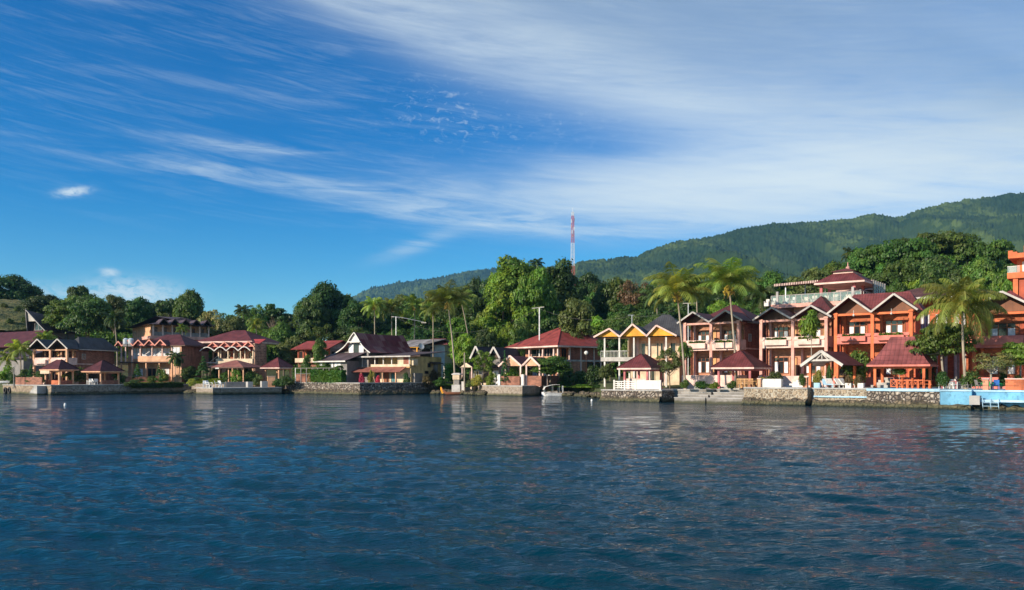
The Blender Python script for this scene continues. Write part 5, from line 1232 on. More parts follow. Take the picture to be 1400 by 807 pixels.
xa, xb = x0 + 2.2, -0.7
for z in (0.12, 0.78): rl.box(xa, xb, 0.66, 0.74, z, z + 0.08)
n = 6
for i in range(n):
    a, b = xa + (xb - xa) * i / n, xa + (xb - xa) * (i + 1) / n; rl.beam((a, 0.7, 0.2), (b, 0.7, 0.78), 0.05, 0.05); rl.beam((a, 0.71, 0.78), (b, 0.71, 0.2), 0.05, 0.05); rl.box(a - 0.04, a + 0.04, 0.655, 0.745, 0.1, 0.9)
for z in (0.12, 0.78): rl.box(-0.74, -0.66, 0.7, D - 0.7, z, z + 0.08)
rl.build('cross_railing', M['orange'], t7)
def gablepav():
    fr = Fr(1152, 82.6, 50, 1.86); t = fr.thing('lakeside_pavilion', 'open fronted gabled bar pavilion with pale bargeboards and orange posts', 'pavilion', 'open pavilions along the lake shore'); U = fr.u; u0 = U(1095); D = 4.6
    ze = fr.z(499); za = fr.z(480, u0 / 2); rf, tr = MB(), MB()
    gable(rf, tr, None, u0, 0, 0, D, ze, za, bh=0.3, um=u0 / 2)
    r = rf.build('roof', M['maroon_dark'], t); tr.build('bargeboard', M['offwhite'], r)
    f = MB(); um = u0 / 2; zb = ze + (za - ze) * 0.35
    f.beam((u0 + 0.9, 0.15, zb), (-0.9, 0.15, zb), 0.1, 0.2); f.beam((um, 0.15, zb), (um, 0.15, za - 0.1), 0.1, 0.1)
    f.beam((u0 + 1.6, 0.16, zb), (um, 0.16, zb + 0.7), 0.08, 0.1); f.beam((-1.6, 0.16, zb), (um, 0.16, zb + 0.7), 0.08, 0.1); f.build('truss', M['offwhite'], t)
    c = MB(); c.slab([(u0 + 0.2, 0.1, ze + 0.0), (um, 0.1, za - 0.2), (um, D - 0.1, za - 0.2), (u0 + 0.2, D - 0.1, ze + 0.0)], 0.03); c.slab([(um, 0.1, za - 0.2), (-0.2, 0.1, ze), (-0.2, D - 0.1, ze), (um, D - 0.1, za - 0.2)], 0.03); c.build('ceiling', M['offwhite'], t)
    for x, y in ((u0 + 0.8, 0.5), (-0.8, 0.5), (u0 + 0.8, D - 0.5), (-0.8, D - 0.5)): q = MB(); column(q, x, y, -0.1, ze + 0.25, 0.24, True); q.build('post', M['orange'], t)
    MB().box(u0 + 2.2, -1.5, D - 1.6, D - 1.1, 0, 1.15).build('bar_counter', M['wooddk'], t); MB().box(u0 + 2.1, -1.4, D - 1.75, D - 1.0, 1.15, 1.22).build('bar_top', M['woodlt'], t)
    MB().box(u0 + 2.0, -1.0, D - 0.3, D - 0.2, 0, 2.0).build('back_panel', M['wooddk'], t)
gablepav()
# ------------------------------------------------------------------ vegetation
LM = [(60, 'maroon roofed hall at far left'), (160, 'brown house with two white gables'), (285, 'dark hillside hotel'), (362, 'arched eave hotel'), (440, 'red tiled house'),
      (560, 'traditional steep roofed house'), (690, 'twin black roofed cottages'), (830, 'large red hipped roof'), (930, 'yellow gabled house'), (1050, 'two leaning palms'),
      (1200, 'rooftop restaurant'), (1360, 'orange guest house'), (3000, 'orange tower house at right edge')]
def landmark(px): return next(n for p, n in LM if px < p)

def crown_mesh(name, W, Hh, base, nl, nleaf, size, seed, shape='round', lobe=(0.15, 0.27), flat=0.75, leaf=None):
    """crown of leaf clumps: lobes scattered through the crown volume, leaves on each lobe's shell"""
    r = np.random.default_rng(seed); C = []; tries = 0
    ch = Hh - base
    while len(C) < nl and tries < 5000:
        tries += 1
        if shape == 'cone':
            t = r.random() ** 0.8; q = (1 - t) * W * 0.42; a = r.uniform(0, 6.283); C.append((q * math.cos(a), q * math.sin(a), base + t * ch * 0.95, W * (0.07 + 0.12 * (1 - t)))); continue
        if shape == 'layer':
            lv = r.integers(0, 4); zc = base + ch * (0.12 + 0.27 * lv); q = W * 0.5 * (1.0 - 0.17 * lv) * math.sqrt(r.random()) * 0.9; a = r.uniform(0, 6.283)
            C.append((q * math.cos(a), q * math.sin(a), zc + r.normal(0, 0.12), W * r.uniform(0.09, 0.15))); continue
        p = r.normal(0, 1, 3); p /= np.linalg.norm(p); rad = r.uniform(0.35, 1.0) ** 0.5
        p = p * rad
        if p[2] < -0.75: continue
        k = 1.0
        if shape == 'umbrella': k = 1.0; p[2] = abs(p[2]) * 0.9 - 0.25 * (1 - rad)
        lr = W * r.uniform(*lobe)
        if shape == 'tall': lr *= 0.9
        wob = 1 + 0.22 * math.sin(3 * math.atan2(p[1], p[0]) + seed) 
        C.append((p[0] * (W / 2 - lr * 0.7) * wob, p[1] * (W / 2 - lr * 0.7) * wob, base + ch * 0.5 + p[2] * (ch / 2 - lr * 0.5), lr))
    Vs, tones, per = [], [], nleaf // len(C)
    P, Nn, T = [], [], []
    for (x, y, z, lr) in C:
        d = r.normal(0, 1, (per, 3)); d[:, 2] = np.where(d[:, 2] < -0.3, -d[:, 2], d[:, 2]); d /= np.linalg.norm(d, axis=1, keepdims=True)
        sh = 1 + 0.25 * np.sin(d[:, 0:1] * 7 + x) * np.cos(d[:, 1:2] * 6 + y)
        fz = flat if shape != 'layer' else 0.28
        p = d * lr * sh * r.uniform(0.72, 1.08, (per, 1)) * np.array([1, 1, fz]) + np.array([x, y, z])
        P.append(p); Nn.append(d); T.append(np.full(per, r.uniform(0, 1)))
    P = np.concatenate(P); Nn = np.concatenate(Nn); T = np.concatenate(T)
    V, Fq, tone = leafcloud(P, size, seed, Nn * 1.3, 0.5)
    tone = np.clip(0.55 * np.repeat(T, 4) + 0.45 * tone, 0, 1)
    return V, Fq, tone, C
def limb_mesh(C, Hh, base, r0, seed, n=14):
    r = random.Random(seed); mb = MB(); top = base + (Hh - base) * 0.45
    lean = (r.uniform(-0.4, 0.4), r.uniform(-0.4, 0.4))
    tr = [(0, 0, -1.5), (lean[0] * 0.2, lean[1] * 0.2, base * 0.5), (lean[0] * 0.6, lean[1] * 0.6, base), (lean[0], lean[1], top)]
    mb.tube(tr, [r0 * 1.35, r0, r0 * 0.85, r0 * 0.4], 8)
    for c in r.sample(C, min(n, len(C))):
        s = Vector(tr[2]).lerp(Vector(tr[3]), r.uniform(0, 0.9)); e = Vector(c[:3]); m = s.lerp(e, 0.5) + Vector((0, 0, -0.06 * (e - s).length))
        mb.tube([s, m, e], [r0 * 0.42, r0 * 0.26, r0 * 0.1], 5, False)
    return mb
PARK = []
VAR = {}
def variant(key, W, Hh, base, nl, nleaf, size, seed, shape='round', lobe=(0.15, 0.27), flat=0.75, trunk=0.28, leaf='dark', bark='bark', limbs=14):
    V, Fq, tone, C = crown_mesh(key, W, Hh, base, nl, nleaf, size, seed, shape, lobe, flat)
    cme = np_obj('crown', V, Fq, LF[leaf], attr=tone); tme = limb_mesh(C, Hh, base, trunk, seed, limbs).build('trunk', M[bark], smooth=True)
    VAR[key] = (cme.data, tme.data, W, Hh)
    bpy.data.objects.remove(cme); bpy.data.objects.remove(tme)
variant('broad', 12, 12, 3.4, 46, 17000, 0.24, 1, 'round', (0.12, 0.21), 0.62)
variant('broad2', 12, 12, 3.0, 60, 17000, 0.23, 2, 'round', (0.09, 0.19), 0.6)
variant('tall', 9, 15, 3.0, 56, 17000, 0.23, 3, 'tall', (0.13, 0.24), 0.8)
variant('tall2', 9, 15, 2.0, 66, 17000, 0.23, 4, 'tall', (0.11, 0.20), 0.75)
variant('umbrella', 15, 11, 3.5, 64, 19000, 0.22, 5, 'umbrella', (0.08, 0.16), 0.42)
variant('loose', 9, 11, 3.0, 34, 5200, 0.20, 6, 'round', (0.08, 0.17), 0.8, 0.2, limbs=30)
variant('open', 9, 12, 4.0, 26, 4200, 0.26, 16, 'umbrella', (0.10, 0.17), 0.55, 0.22, limbs=26)
variant('conifer', 4, 8, 0.8, 60, 7000, 0.12, 7, 'cone', flat=0.4, trunk=0.1)
variant('layer', 9, 4.6, 2.7, 70, 12000, 0.12, 8, 'layer', trunk=0.13, bark='barkpale')
variant('small', 3.2, 5, 3.0, 22, 2600, 0.13, 9, 'round', (0.16, 0.26), 0.8, 0.07, bark='barkpale')
variant('twiggy', 7, 10, 3.5, 30, 2600, 0.16, 10, 'round', (0.10, 0.18), 0.8, 0.18, limbs=30, bark='barkpale')
used = set()
def tree(px, ytop, wpx, Y, key, leaf, label, name='broadleaf_tree', group=None, zb=None, rot=None, lean=None, cat='tree', ybase=None):
    cm, tm, W, Hh = VAR[key]; x = wx(px, Y); g = gz(x, Y) if zb is None else zb
    h = wz(ytop, Y) - g
    if h < 1.0: return None
    t = thing(name, label, cat, (x, Y, g), rot if rot is not None else random.uniform(0, 6.28), group)
    w = wpx / F * Y
    for nm, me in (('crown', cm), ('trunk', tm)):
        o = bpy.data.objects.new(nm, me); col.objects.link(o); o.parent = t; o.scale = (w / W, w / W, h / Hh)
        if nm == 'crown' and leaf: o.material_slots[0].link = 'OBJECT'; o.material_slots[0].material = LF[leaf]
    if lean: t.rotation_euler = (lean[0], lean[1], t.rotation_euler[2])
    return t
# individually recognisable trees
T_ = [
 (10, 377, 74, 268, 'broad', 'dark', 'big dark round tree on top of the grassy hill at the left edge'),
 (44, 391, 34, 272, 'broad2', 'dark', 'smaller dark tree on the right shoulder of the grassy hill'),
 (107, 383, 28, 215, 'umbrella', 'dark', 'thin crowned tree poking above the big dark tree behind the brown house'),
 (92, 404, 62, 190, 'broad2', 'mid', 'sunlit bushy tree left of the pointed trunk behind the brown house'),
 (120, 403, 70, 184, 'broad', 'dark', 'large dark tree directly behind the brown house with white gables'),
 (156, 401, 34, 205, 'tall', 'olive', 'olive green tree left of the hillside hotel roof'),
 (186, 405, 40, 220, 'broad2', 'dark', 'dark tree behind the left end of the hillside hotel roof'),
 (236, 402, 50, 228, 'umbrella', 'dark', 'spreading tree behind the ridge of the hillside hotel'),
 (262, 398, 52, 222, 'broad', 'mid', 'tall dark green tree right behind the hillside hotel gables'),
 (292, 421, 40, 196, 'loose', 'pale', 'pale blossoming tree right of the hillside hotel'),
 (318, 431, 40, 190, 'broad2', 'olive', 'yellowish green tree behind the ridge of the arched hotel'),
 (349, 415, 34, 210, 'loose', 'mid', 'airy tree just right of the background palm'),
 (375, 413, 46, 225, 'open', 'dark', 'slim flat topped tree left of the great dark tree'),
 (452, 388, 74, 206, 'broad', 'dark', 'great dark tree rising highest behind the red tiled house'),
 (425, 402, 54, 200, 'broad2', 'dark', 'dark tree on the left flank of the great dark tree'),
 (486, 410, 46, 196, 'tall2', 'dark', 'dark tree on the right flank of the great dark tree'),
 (352, 448, 36, 172, 'broad2', 'fresh', 'bright green tree right of the arched hotel'),
 (388, 441, 46, 180, 'broad', 'mid', 'round green tree behind the red tiled house left end'),
 (640, 390, 60, 205, 'tall', 'dark', 'shaded tree just left of the giant pale leaved tree'),
 (702, 346, 82, 172, 'tall', 'fresh', 'giant tree rising highest left of the radio mast'),
 (690, 378, 64, 166, 'tall2', 'fresh', 'bright leaved tree on the left front of the giant tree'),
 (728, 364, 70, 165, 'broad2', 'fresh', 'bright leaved tree in front of the giant tree'),
 (762, 354, 74, 176, 'tall2', 'dark', 'giant dark tree below the radio mast'),
 (789, 404, 50, 142, 'tall', 'olive', 'yellow green young tree right behind the red hipped roof'),
 (838, 382, 56, 182, 'broad', 'mid', 'green tree left of the reddish tree behind the yellow house'),
 (866, 376, 46, 176, 'twiggy', 'brown', 'reddish brown thinly leaved tree above the yellow gabled house'),
 (862, 420, 50, 150, 'twiggy', 'olive', 'bare limbed pale tree behind the yellow gables'),
 (1060, 372, 64, 180, 'broad', 'mid', 'green tree behind the right leaning palm'),
 (1108, 364, 60, 172, 'broad2', 'olive', 'yellow green tree behind the sun canopy of the rooftop restaurant'),
 (1145, 358, 56, 185, 'broad', 'mid', 'green tree behind the rooftop restaurant roof'),
 (1182, 338, 60, 172, 'broad2', 'mid', 'green tree right of the rooftop restaurant finial'),
 (1228, 317, 100, 165, 'umbrella', 'mid', 'left of the three great spreading trees above the orange houses'),
 (1282, 307, 110, 172, 'umbrella', 'mid', 'middle and highest of the three great spreading trees above the orange houses'),
 (1336, 318, 80, 168, 'umbrella', 'mid', 'right of the three great spreading trees above the orange houses'),
 (1225, 352, 90, 150, 'broad2', 'mid', 'low branched green tree in front of the left great spreading tree'),
 (1275, 352, 80, 148, 'broad', 'dark', 'shaded green tree in front of the middle great spreading tree'),
 (1345, 350, 70, 142, 'broad2', 'mid', 'bushy green tree between the big palm top and the tower house'),
 (1368, 372, 44, 130, 'broad', 'fresh', 'bright green tree just left of the tower house column'),
]
for p in T_:
    tree(*p)
tree(60, 404, 60, 225, 'broad', 'dark', 'dark tree standing between the grassy hill and the brown house')
for i, (px, py, w) in enumerate(((6, 417, 10), (26, 421, 13), (52, 424, 15), (70, 433, 18), (14, 438, 10), (80, 440, 16), (34, 436, 9))):
    Yh = next((q for q in np.arange(196, 262, 1.0) if humpz(wx(px, q), q) >= wz(py + 5, q)), None)
    if Yh is None: continue
    tree(px, py - 3, w, Yh, 'broad2', ('olive', 'mid')[i % 2], ('leftmost', 'second', 'fourth', 'fifth', 'low left', 'rightmost', 'low middle')[i] + ' small bushy tree on the slope of the grassy hill', 'bushy_tree', group='small trees on the grassy hill', zb=humpz(wx(px, Yh), Yh) - 1.0)
# palms ------------------------------------------------------------
def frond(L, el0, az_, droop, nleaf, lw, r, V, Fq, T, hang=0.75):
    n = 12; pts = []; p = np.zeros(3); e = el0; st = L / n
    ca, sa = math.cos(az_), math.sin(az_)
    for i in range(n + 1):
        pts.append(p.copy()); d = np.array([math.cos(e) * ca, math.cos(e) * sa, math.sin(e)]); p = p + d * st; e -= droop / n * (0.5 + 1.3 * i / n)
    pts = np.array(pts); side = np.array([-sa, ca, 0]); tone = r.uniform(0, 1)
    w = 0.05
    for i in range(n):
        b = len(V); V.extend([pts[i] - side * w, pts[i] + side * w, pts[i + 1] + side * w * 0.8, pts[i + 1] - side * w * 0.8]); Fq.append((b, b + 1, b + 2, b + 3)); T.extend([0.95] * 4)
    for j in range(nleaf):
        q = 0.14 + 0.86 * j / nleaf; f_ = q * n; i = min(int(f_), n - 1); base = pts[i] + (pts[i + 1] - pts[i]) * (f_ - i); dr = pts[i + 1] - pts[i]; dr = dr / np.linalg.norm(dr)
        ll = L * 0.31 * (math.sin(math.pi * min(1, 0.12 + q * 0.86)) ** 0.6) * r.uniform(0.85, 1.1)
        for sgn in (-1, 1):
            d = side * sgn * 0.75 + dr * 0.55 + np.array([0, 0, -hang * r.uniform(0.3, 1.1)]); d /= np.linalg.norm(d)
            m = base + d * ll * 0.5; d2 = d + np.array([0, 0, -hang * 1.0]); d2 /= np.linalg.norm(d2); e_ = m + d2 * ll * 0.5
            wv = dr * lw; b = len(V)
            V.extend([base - wv * 0.7, base + wv * 0.7, m + wv, m - wv]); Fq.append((b, b + 1, b + 2, b + 3)); T.extend([tone] * 4)
            b = len(V); V.extend([m - wv, m + wv, e_ + wv * 0.15, e_ - wv * 0.15]); Fq.append((b, b + 1, b + 2, b + 3)); T.extend([tone * 0.9] * 4)
def palm_crown(key, L, nf, seed, nleaf=44, lw=0.035, up=0.5):
    r = np.random.default_rng(seed); V, Fq, T = [], [], []
    for i in range(nf):
        q = i / nf; el = R(84) - q * R(108 - 30 * (up - 0.5) / 0.3) + r.normal(0, 0.1)
        frond(L * r.uniform(0.85, 1.1) * (0.8 if q < 0.1 else 1), el, i * 2.39996 + r.normal(0, 0.15), R(70 - 30 * (up - 0.5)) + r.uniform(0, R(50)), nleaf, lw, r, V, Fq, T, 0.75 if up < 0.6 else 0.5)
    o = np_obj('fronds', V, Fq, LF['palm'], attr=T); VAR[key] = o.data; bpy.data.objects.remove(o)
palm_crown('palmA', 4.0, 28, 1, 44, 0.033, 0.8); palm_crown('palmB', 4.0, 28, 2, 44, 0.033, 0.8); palm_crown('palmC', 4.0, 32, 3, 46, 0.034); palm_crown('palmS', 3.6, 20, 4, 26, 0.07); palm_crown('palmT', 3.6, 18, 5, 24, 0.07)
def palm(pxb, yb, pxc, yc, rad, Y, key, label, leaf='palm', zb=None, nuts=True, group=None, r0=0.17, rz=None):
    xb, xc = wx(pxb, Y), wx(pxc, Y); g = gz(xb, Y) if zb is None else zb; zc = wz(yc, Y); t = thing('palm_tree', label, 'palm tree', (xb, Y, g), 0, group)
    h = zc - g; dx = xc - xb; n = 12; pts = []; rads = []
    for i in range(n + 1):
        q = i / n; pts.append((dx * (q ** 1.6), 0.3 * math.sin(q * 3), -0.6 + (h + 0.6) * q)); rads.append(r0 * (1.5 - 0.7 * min(1, q * 5)) * (1 - 0.35 * q) * (1.06 if i % 2 else 0.97))
    MB().tube(pts, rads, 9).build('trunk', M['palmbark'], t, smooth=True)
    o = bpy.data.objects.new('fronds', VAR[key]); col.objects.link(o); o.parent = t; o.location = (dx, 0, h); s = rad / F * Y / 3.7; o.scale = (s, s, s); o.rotation_euler = (0, 0, rz if rz is not None else random.uniform(0, 6))
    if leaf != 'palm': o.material_slots[0].link = 'OBJECT'; o.material_slots[0].material = LF[leaf]
    if nuts:
        c = MB(); r = random.Random(int(pxb))
        for k in range(26):
            a = r.uniform(0, 6.28); q = r.uniform(0.18, 0.5) * s; zq = r.uniform(-0.9, 0.05) * s; x, y = dx + q * math.cos(a), q * math.sin(a); rr = 0.13 * s
            c.tube([(x, y, h + zq - rr), (x, y, h + zq - rr * 0.4), (x, y, h + zq + rr * 0.5), (x, y, h + zq + rr)], [rr * 0.3, rr, rr, rr * 0.2], 6)
        c.build('coconuts', M['nut'], t, smooth=True)
        d = MB()
        for k in range(16):
            a = r.uniform(0, 6.28); l = r.uniform(0.7, 1.3) * s; d.slab([(dx, 0, h + 0.1), (dx + 0.12 * math.cos(a + 1.5), 0.12 * math.sin(a + 1.5), h), (dx + l * 0.6 * math.cos(a), l * 0.6 * math.sin(a), h - l)], 0.02)
        d.build('dry_sheaths', M['dry'], t)
    return t
palm(937, 527, 926, 401, 49, LPx(937, 3.4), 'palmA', 'left of the two tall leaning coconut palms in front of the pink guest house', zb=1.5)
palm(1008, 524, 997, 391, 54, LPx(1008, 5.5), 'palmB', 'right of the two tall leaning coconut palms in front of the pink guest house', zb=1.8)
palm(1321, 520, 1316, 415, 61, LPx(1321, 2.6), 'palmC', 'big drooping coconut palm in front of the orange houses at right', zb=1.84)
palm(622, 510, 612, 414, 37, 139, 'palmB', 'tall thin coconut palm with drooping fronds left of the twin cottages', zb=1.9, r0=0.2)
palm(647, 470, 630, 410, 26, 158, 'palmS', 'shorter yellowish coconut palm just right of the tall thin palm')
palm(512, 470, 512, 418, 24, 168, 'palmS', 'coconut palm rising behind the traditional roof ridge')
palm(536, 470, 535, 420, 26, 172, 'palmT', 'coconut palm between the traditional roof and the long armed lamp')
palm(566, 470, 567, 418, 25, 175, 'palmT', 'coconut palm just right of the long armed lamp')
palm(592, 470, 592, 424, 24, 160, 'palmS', 'coconut palm left of the tall thin palm behind the white hut')
palm(333, 450, 332, 425, 17, 200, 'palmT', 'dark background palm rising alone behind the arched hotel', 'palmdk', nuts=False)
palm(160, 455, 156, 436, 20, 176, 'palmT', 'dark palm at the left end of the hillside hotel', 'palmdk', nuts=False)
palm(27, 515, 27, 477, 24, 145, 'palmS', 'yellowish palm at the far left behind the low brick wall', nuts=False)
palm(10, 515, 9, 490, 18, 146, 'palmT', 'short bushy palm at the left edge of the picture', nuts=False)
palm(239, 519, 240, 488, 15, 149.5, 'palmS', 'small dark palm in front of the brown hotel corner', 'palmdk', nuts=False, r0=0.1)
palm(252, 462, 249, 449, 12, 172, 'palmT', 'small bright palm in front of the hillside hotel gables', nuts=False, r0=0.1)
palm(736, 372, 734, 361, 16, 190, 'palmT', 'palm top showing between the two giant trees', 'palmdk', nuts=False)
palm(1164, 360, 1162, 348, 17, 178, 'palmT', 'palm top right of the rooftop restaurant finial', 'palmdk', nuts=False)
palm(957, 420, 952, 400, 30, 125, 'palmS', 'background palm between the two tall leaning palms', 'palmdk', nuts=False)
palm(1042, 400, 1040, 404, 34, 118, 'palmT', 'shaded palm right of the two tall leaning palms', 'palmdk', nuts=False)
palm(900, 420, 898, 404, 26, 150, 'palmS', 'background palm left of the leaning palms above the yellow house', 'palmdk', nuts=False)
palm(80, 450, 62, 462, 18, 160, 'palmS', 'bright palm below the pointed gable house', nuts=False, zb=4)
palm(352, 470, 350, 445, 18, 165, 'palmT', 'palm fronds right beside the arched hotel stone end', nuts=False)
# conical conifers and small trees
for px, yt, wp, Y, zb, lab in ((43, 497, 13, 139, 1.7, 'small conical conifer left of the first pavilion'), (188, 497, 16, 143, 1.7, 'small conical conifer right of the second pavilion'),
                               (217, 498, 10, 146, 1.9, 'thin conical conifer in front of the brown hotel'), (278, 486, 22, 143, 1.9, 'slim dark conifer between the brown and arched hotels'),
                               (690, 478, 11, 127.5, 1.7, 'layered conifer beside the right black cottage')):
    tree(px, yt, wp, Y, 'conifer', 'conif', lab, 'conifer_tree', zb=zb)
tree(1109, 428, 29, LPx(1109, 3.5), 'small', 'fresh', 'slender round topped tree in front of the middle pink guest house', zb=1.86, rot=1.0)
tree(1290, 450, 104, 80.5, 'layer', 'mid', 'flat layered tree left of the big palm beside the curved pavilion', zb=1.84, rot=0.3)
tree(1395, 474, 70, 76, 'layer', 'fresh', 'flat layered tree cut by the right edge', zb=1.84, rot=2.3)
tree(1355, 478, 56, 75, 'twiggy', 'pale', 'feathery pale young tree behind the blue wall', zb=1.84, rot=2.0)
tree(752, 486, 56, 127, 'broad2', 'mid', 'reddish green bushy tree beside the garden porch', zb=1.6)
tree(660, 478, 34, 131, 'loose', 'fresh', 'bright green sapling in front of the twin cottages', zb=1.6)
tree(634, 455, 40, 145, 'broad2', 'fresh', 'bright bushy tree left of the twin black cottages')
tree(916, 474, 34, 98, 'loose', 'olive', 'brownish garden tree right of the rose pillared pavilion', zb=1.5)
tree(936, 470, 20, 98, 'small', 'mid', 'small green tree behind the left leaning palm trunk', zb=1.5)
tree(828, 497, 22, 106, 'broad2', 'olive', 'grey green shrub tree at the corner of the yellow house', zb=1.5)
tree(437, 461, 22, 146, 'tall', 'mid', 'slender leafy tree in front of the red tiled house', zb=2)
tree(397, 458, 40, 160, 'broad2', 'olive', 'olive green tree left of the red tiled house')
tree(243, 490, 12, 150, 'small', 'mid', 'small tree with a pale stem on the hotel lawn', zb=1.6)
tree(258, 500, 22, 150.5, 'broad2', 'dark', 'low dark tree below the side wall of the brown hotel', zb=1.6)
tree(1230, 503, 20, 82, 'small', 'mid', 'leafy bush tree behind the tall curved pavilion', zb=1.84)

# wood that closes the view behind the houses
SKY_T = [(-40, 385), (55, 398), (62, 428), (85, 425), (108, 400), (128, 406), (150, 406), (200, 410), (230, 408), (262, 404), (285, 424), (320, 424), (345, 418), (375, 418), (400, 410), (430, 396), (460, 396), (495, 404), (540, 402), (600, 392), (640, 382), (670, 374), (690, 362), (740, 358), (800, 366), (815, 380), (870, 380), (900, 386), (930, 384), (1000, 384), (1060, 378), (1100, 370), (1150, 360), (1180, 345), (1230, 326), (1280, 320), (1340, 330), (1375, 340), (1500, 345)]
r = random.Random(11)
for row, (dY, off, step, wid, p0) in enumerate(((112, 2, 26, 46, 78), (78, 24, 26, 46, 70), (52, 46, 27, 44, 360), (30, 70, 30, 40, 600))):
    px = p0
    while px < 1440:
        q = px + r.uniform(-6, 6); yt = np.interp(q, [a for a, b in SKY_T], [b for a, b in SKY_T]) + off + r.uniform(-2, 9)
        Y = float(shoreY((q - CX) / F)) + dY + r.uniform(-7, 7)
        if row == 1 and 160 < q < 290: yt = max(yt, 436)
        if row == 2 and q > 1040: Y += 14
        if row == 3 and (q > 940 or 490 < q < 600): px += step; continue
        leafk = r.choice(['dark', 'mid', 'mid', 'olive', 'fresh'] if row else ['dark', 'dark', 'mid', 'olive'])
        if q < 480: leafk = r.choice(['dark', 'mid', 'mid', 'olive'])
        lm = landmark(q)
        kind = {'dark': 'dark green', 'mid': 'mid green', 'olive': 'olive green', 'fresh': 'bright green'}[leafk]
        tree(q, yt, wid * r.uniform(0.85, 1.2), Y, r.choice(['broad', 'broad2', 'tall', 'tall2', 'broad2', 'loose']), leafk,
             '%s tree in the %s wood behind the %s' % (kind, ('far', 'deeper', 'middle', 'nearest')[row], lm), group='%s trees in the %s wood behind the %s' % (kind, ('far', 'deeper', 'middle', 'nearest')[row], lm))
        px += step

# give look-alike wood trees their place in the row
by = {}
for o in list(col.objects):
    if o.get('group', '').endswith(tuple(n for _, n in LM)) and 'wood behind' in o.get('label', ''): by.setdefault(o['label'], []).append(o)
ORD = ['leftmost', 'second', 'third', 'fourth', 'fifth', 'sixth', 'seventh', 'eighth', 'ninth']
for lab, os_ in by.items():
    if len(os_) < 2: continue
    os_.sort(key=lambda o: o.location.x / o.location.y)
    for i, o in enumerate(os_): o['label'] = ('rightmost' if i == len(os_) - 1 else ORD[i]) + ' ' + lab.replace('in the ', 'in ').replace('behind the ', 'behind ')
# undergrowth that closes the gaps between the trunks
def undergrowth():
    rr = np.random.default_rng(77); n = 110000; k = rr.uniform((60 - CX) / F, (1440 - CX) / F, n); d = rr.uniform(22, 125, n); Y = shoreY(k) + d; X = k * Y; px = k * F + CX
    keep = ((d > np.interp(px, [60, 300, 600, 830, 900, 1400], [44, 50, 34, 34, 46, 52])) & (fbm(X / 5, Y / 5, 50, 3) > 0.38)); X, Y = X[keep], Y[keep]
    hgt = 1.2 + 3.6 * fbm(X / 7, Y / 7, 60, 3) ** 1.5; z = land(X, Y) + hgt * rr.random(len(X)) ** 0.7
    V, Fq, T = leafcloud(np.stack([X, Y, z], 1), 0.42, 5); tag(np_obj('undergrowth', V, Fq, LF['mid'], attr=T), 'low tangled green undergrowth between the tree trunks', 'undergrowth', kind='stuff')
undergrowth()
# ground-level bushes
BV = []
for s in range(4):
    V, Fq, tone, C = crown_mesh('b', 2.0, 1.6, -0.1, 22, 2600, 0.075, 40 + s, 'round', (0.14, 0.26), 0.8)
    o = np_obj('garden_shrub', V, Fq, LF['mid'], attr=tone); BV.append(o.data); bpy.data.objects.remove(o)
def shrub(px, yb, ytop, wpx, Y, leaf, label, zb=None, group=None, depth=None):
    if px > 822: Y = max(Y, LPx(px, 1.0)); zb = max(gz(wx(px, Y), Y), 1.84 if px > 1016 else 1.48)
    elif px < 262 and 'trailing' not in label: Y = max(Y, float(shoreY((px - CX) / F)) + 2.5); zb = 1.6
    elif zb is None and Y < float(shoreY((px - CX) / F)) + 10: zb = max(gz(wx(px, Y), Y), 1.1)
    x = wx(px, Y); g = zb if zb is not None else gz(x, Y); h = max(0.4, wz(ytop, Y) - g); w = wpx / F * Y
    o = bpy.data.objects.new('garden_shrub', random.choice(BV)); col.objects.link(o); o.location = (x, Y, g); o.scale = (w / 2.0, (depth or w) / 2.0, h / 1.6); o.rotation_euler = (0, 0, random.choice((0, 3.14)) + random.uniform(-0.3, 0.3))
    o.material_slots[0].link = 'OBJECT'; o.material_slots[0].material = LF[leaf]
    return tag(o, label, 'shrub', group)
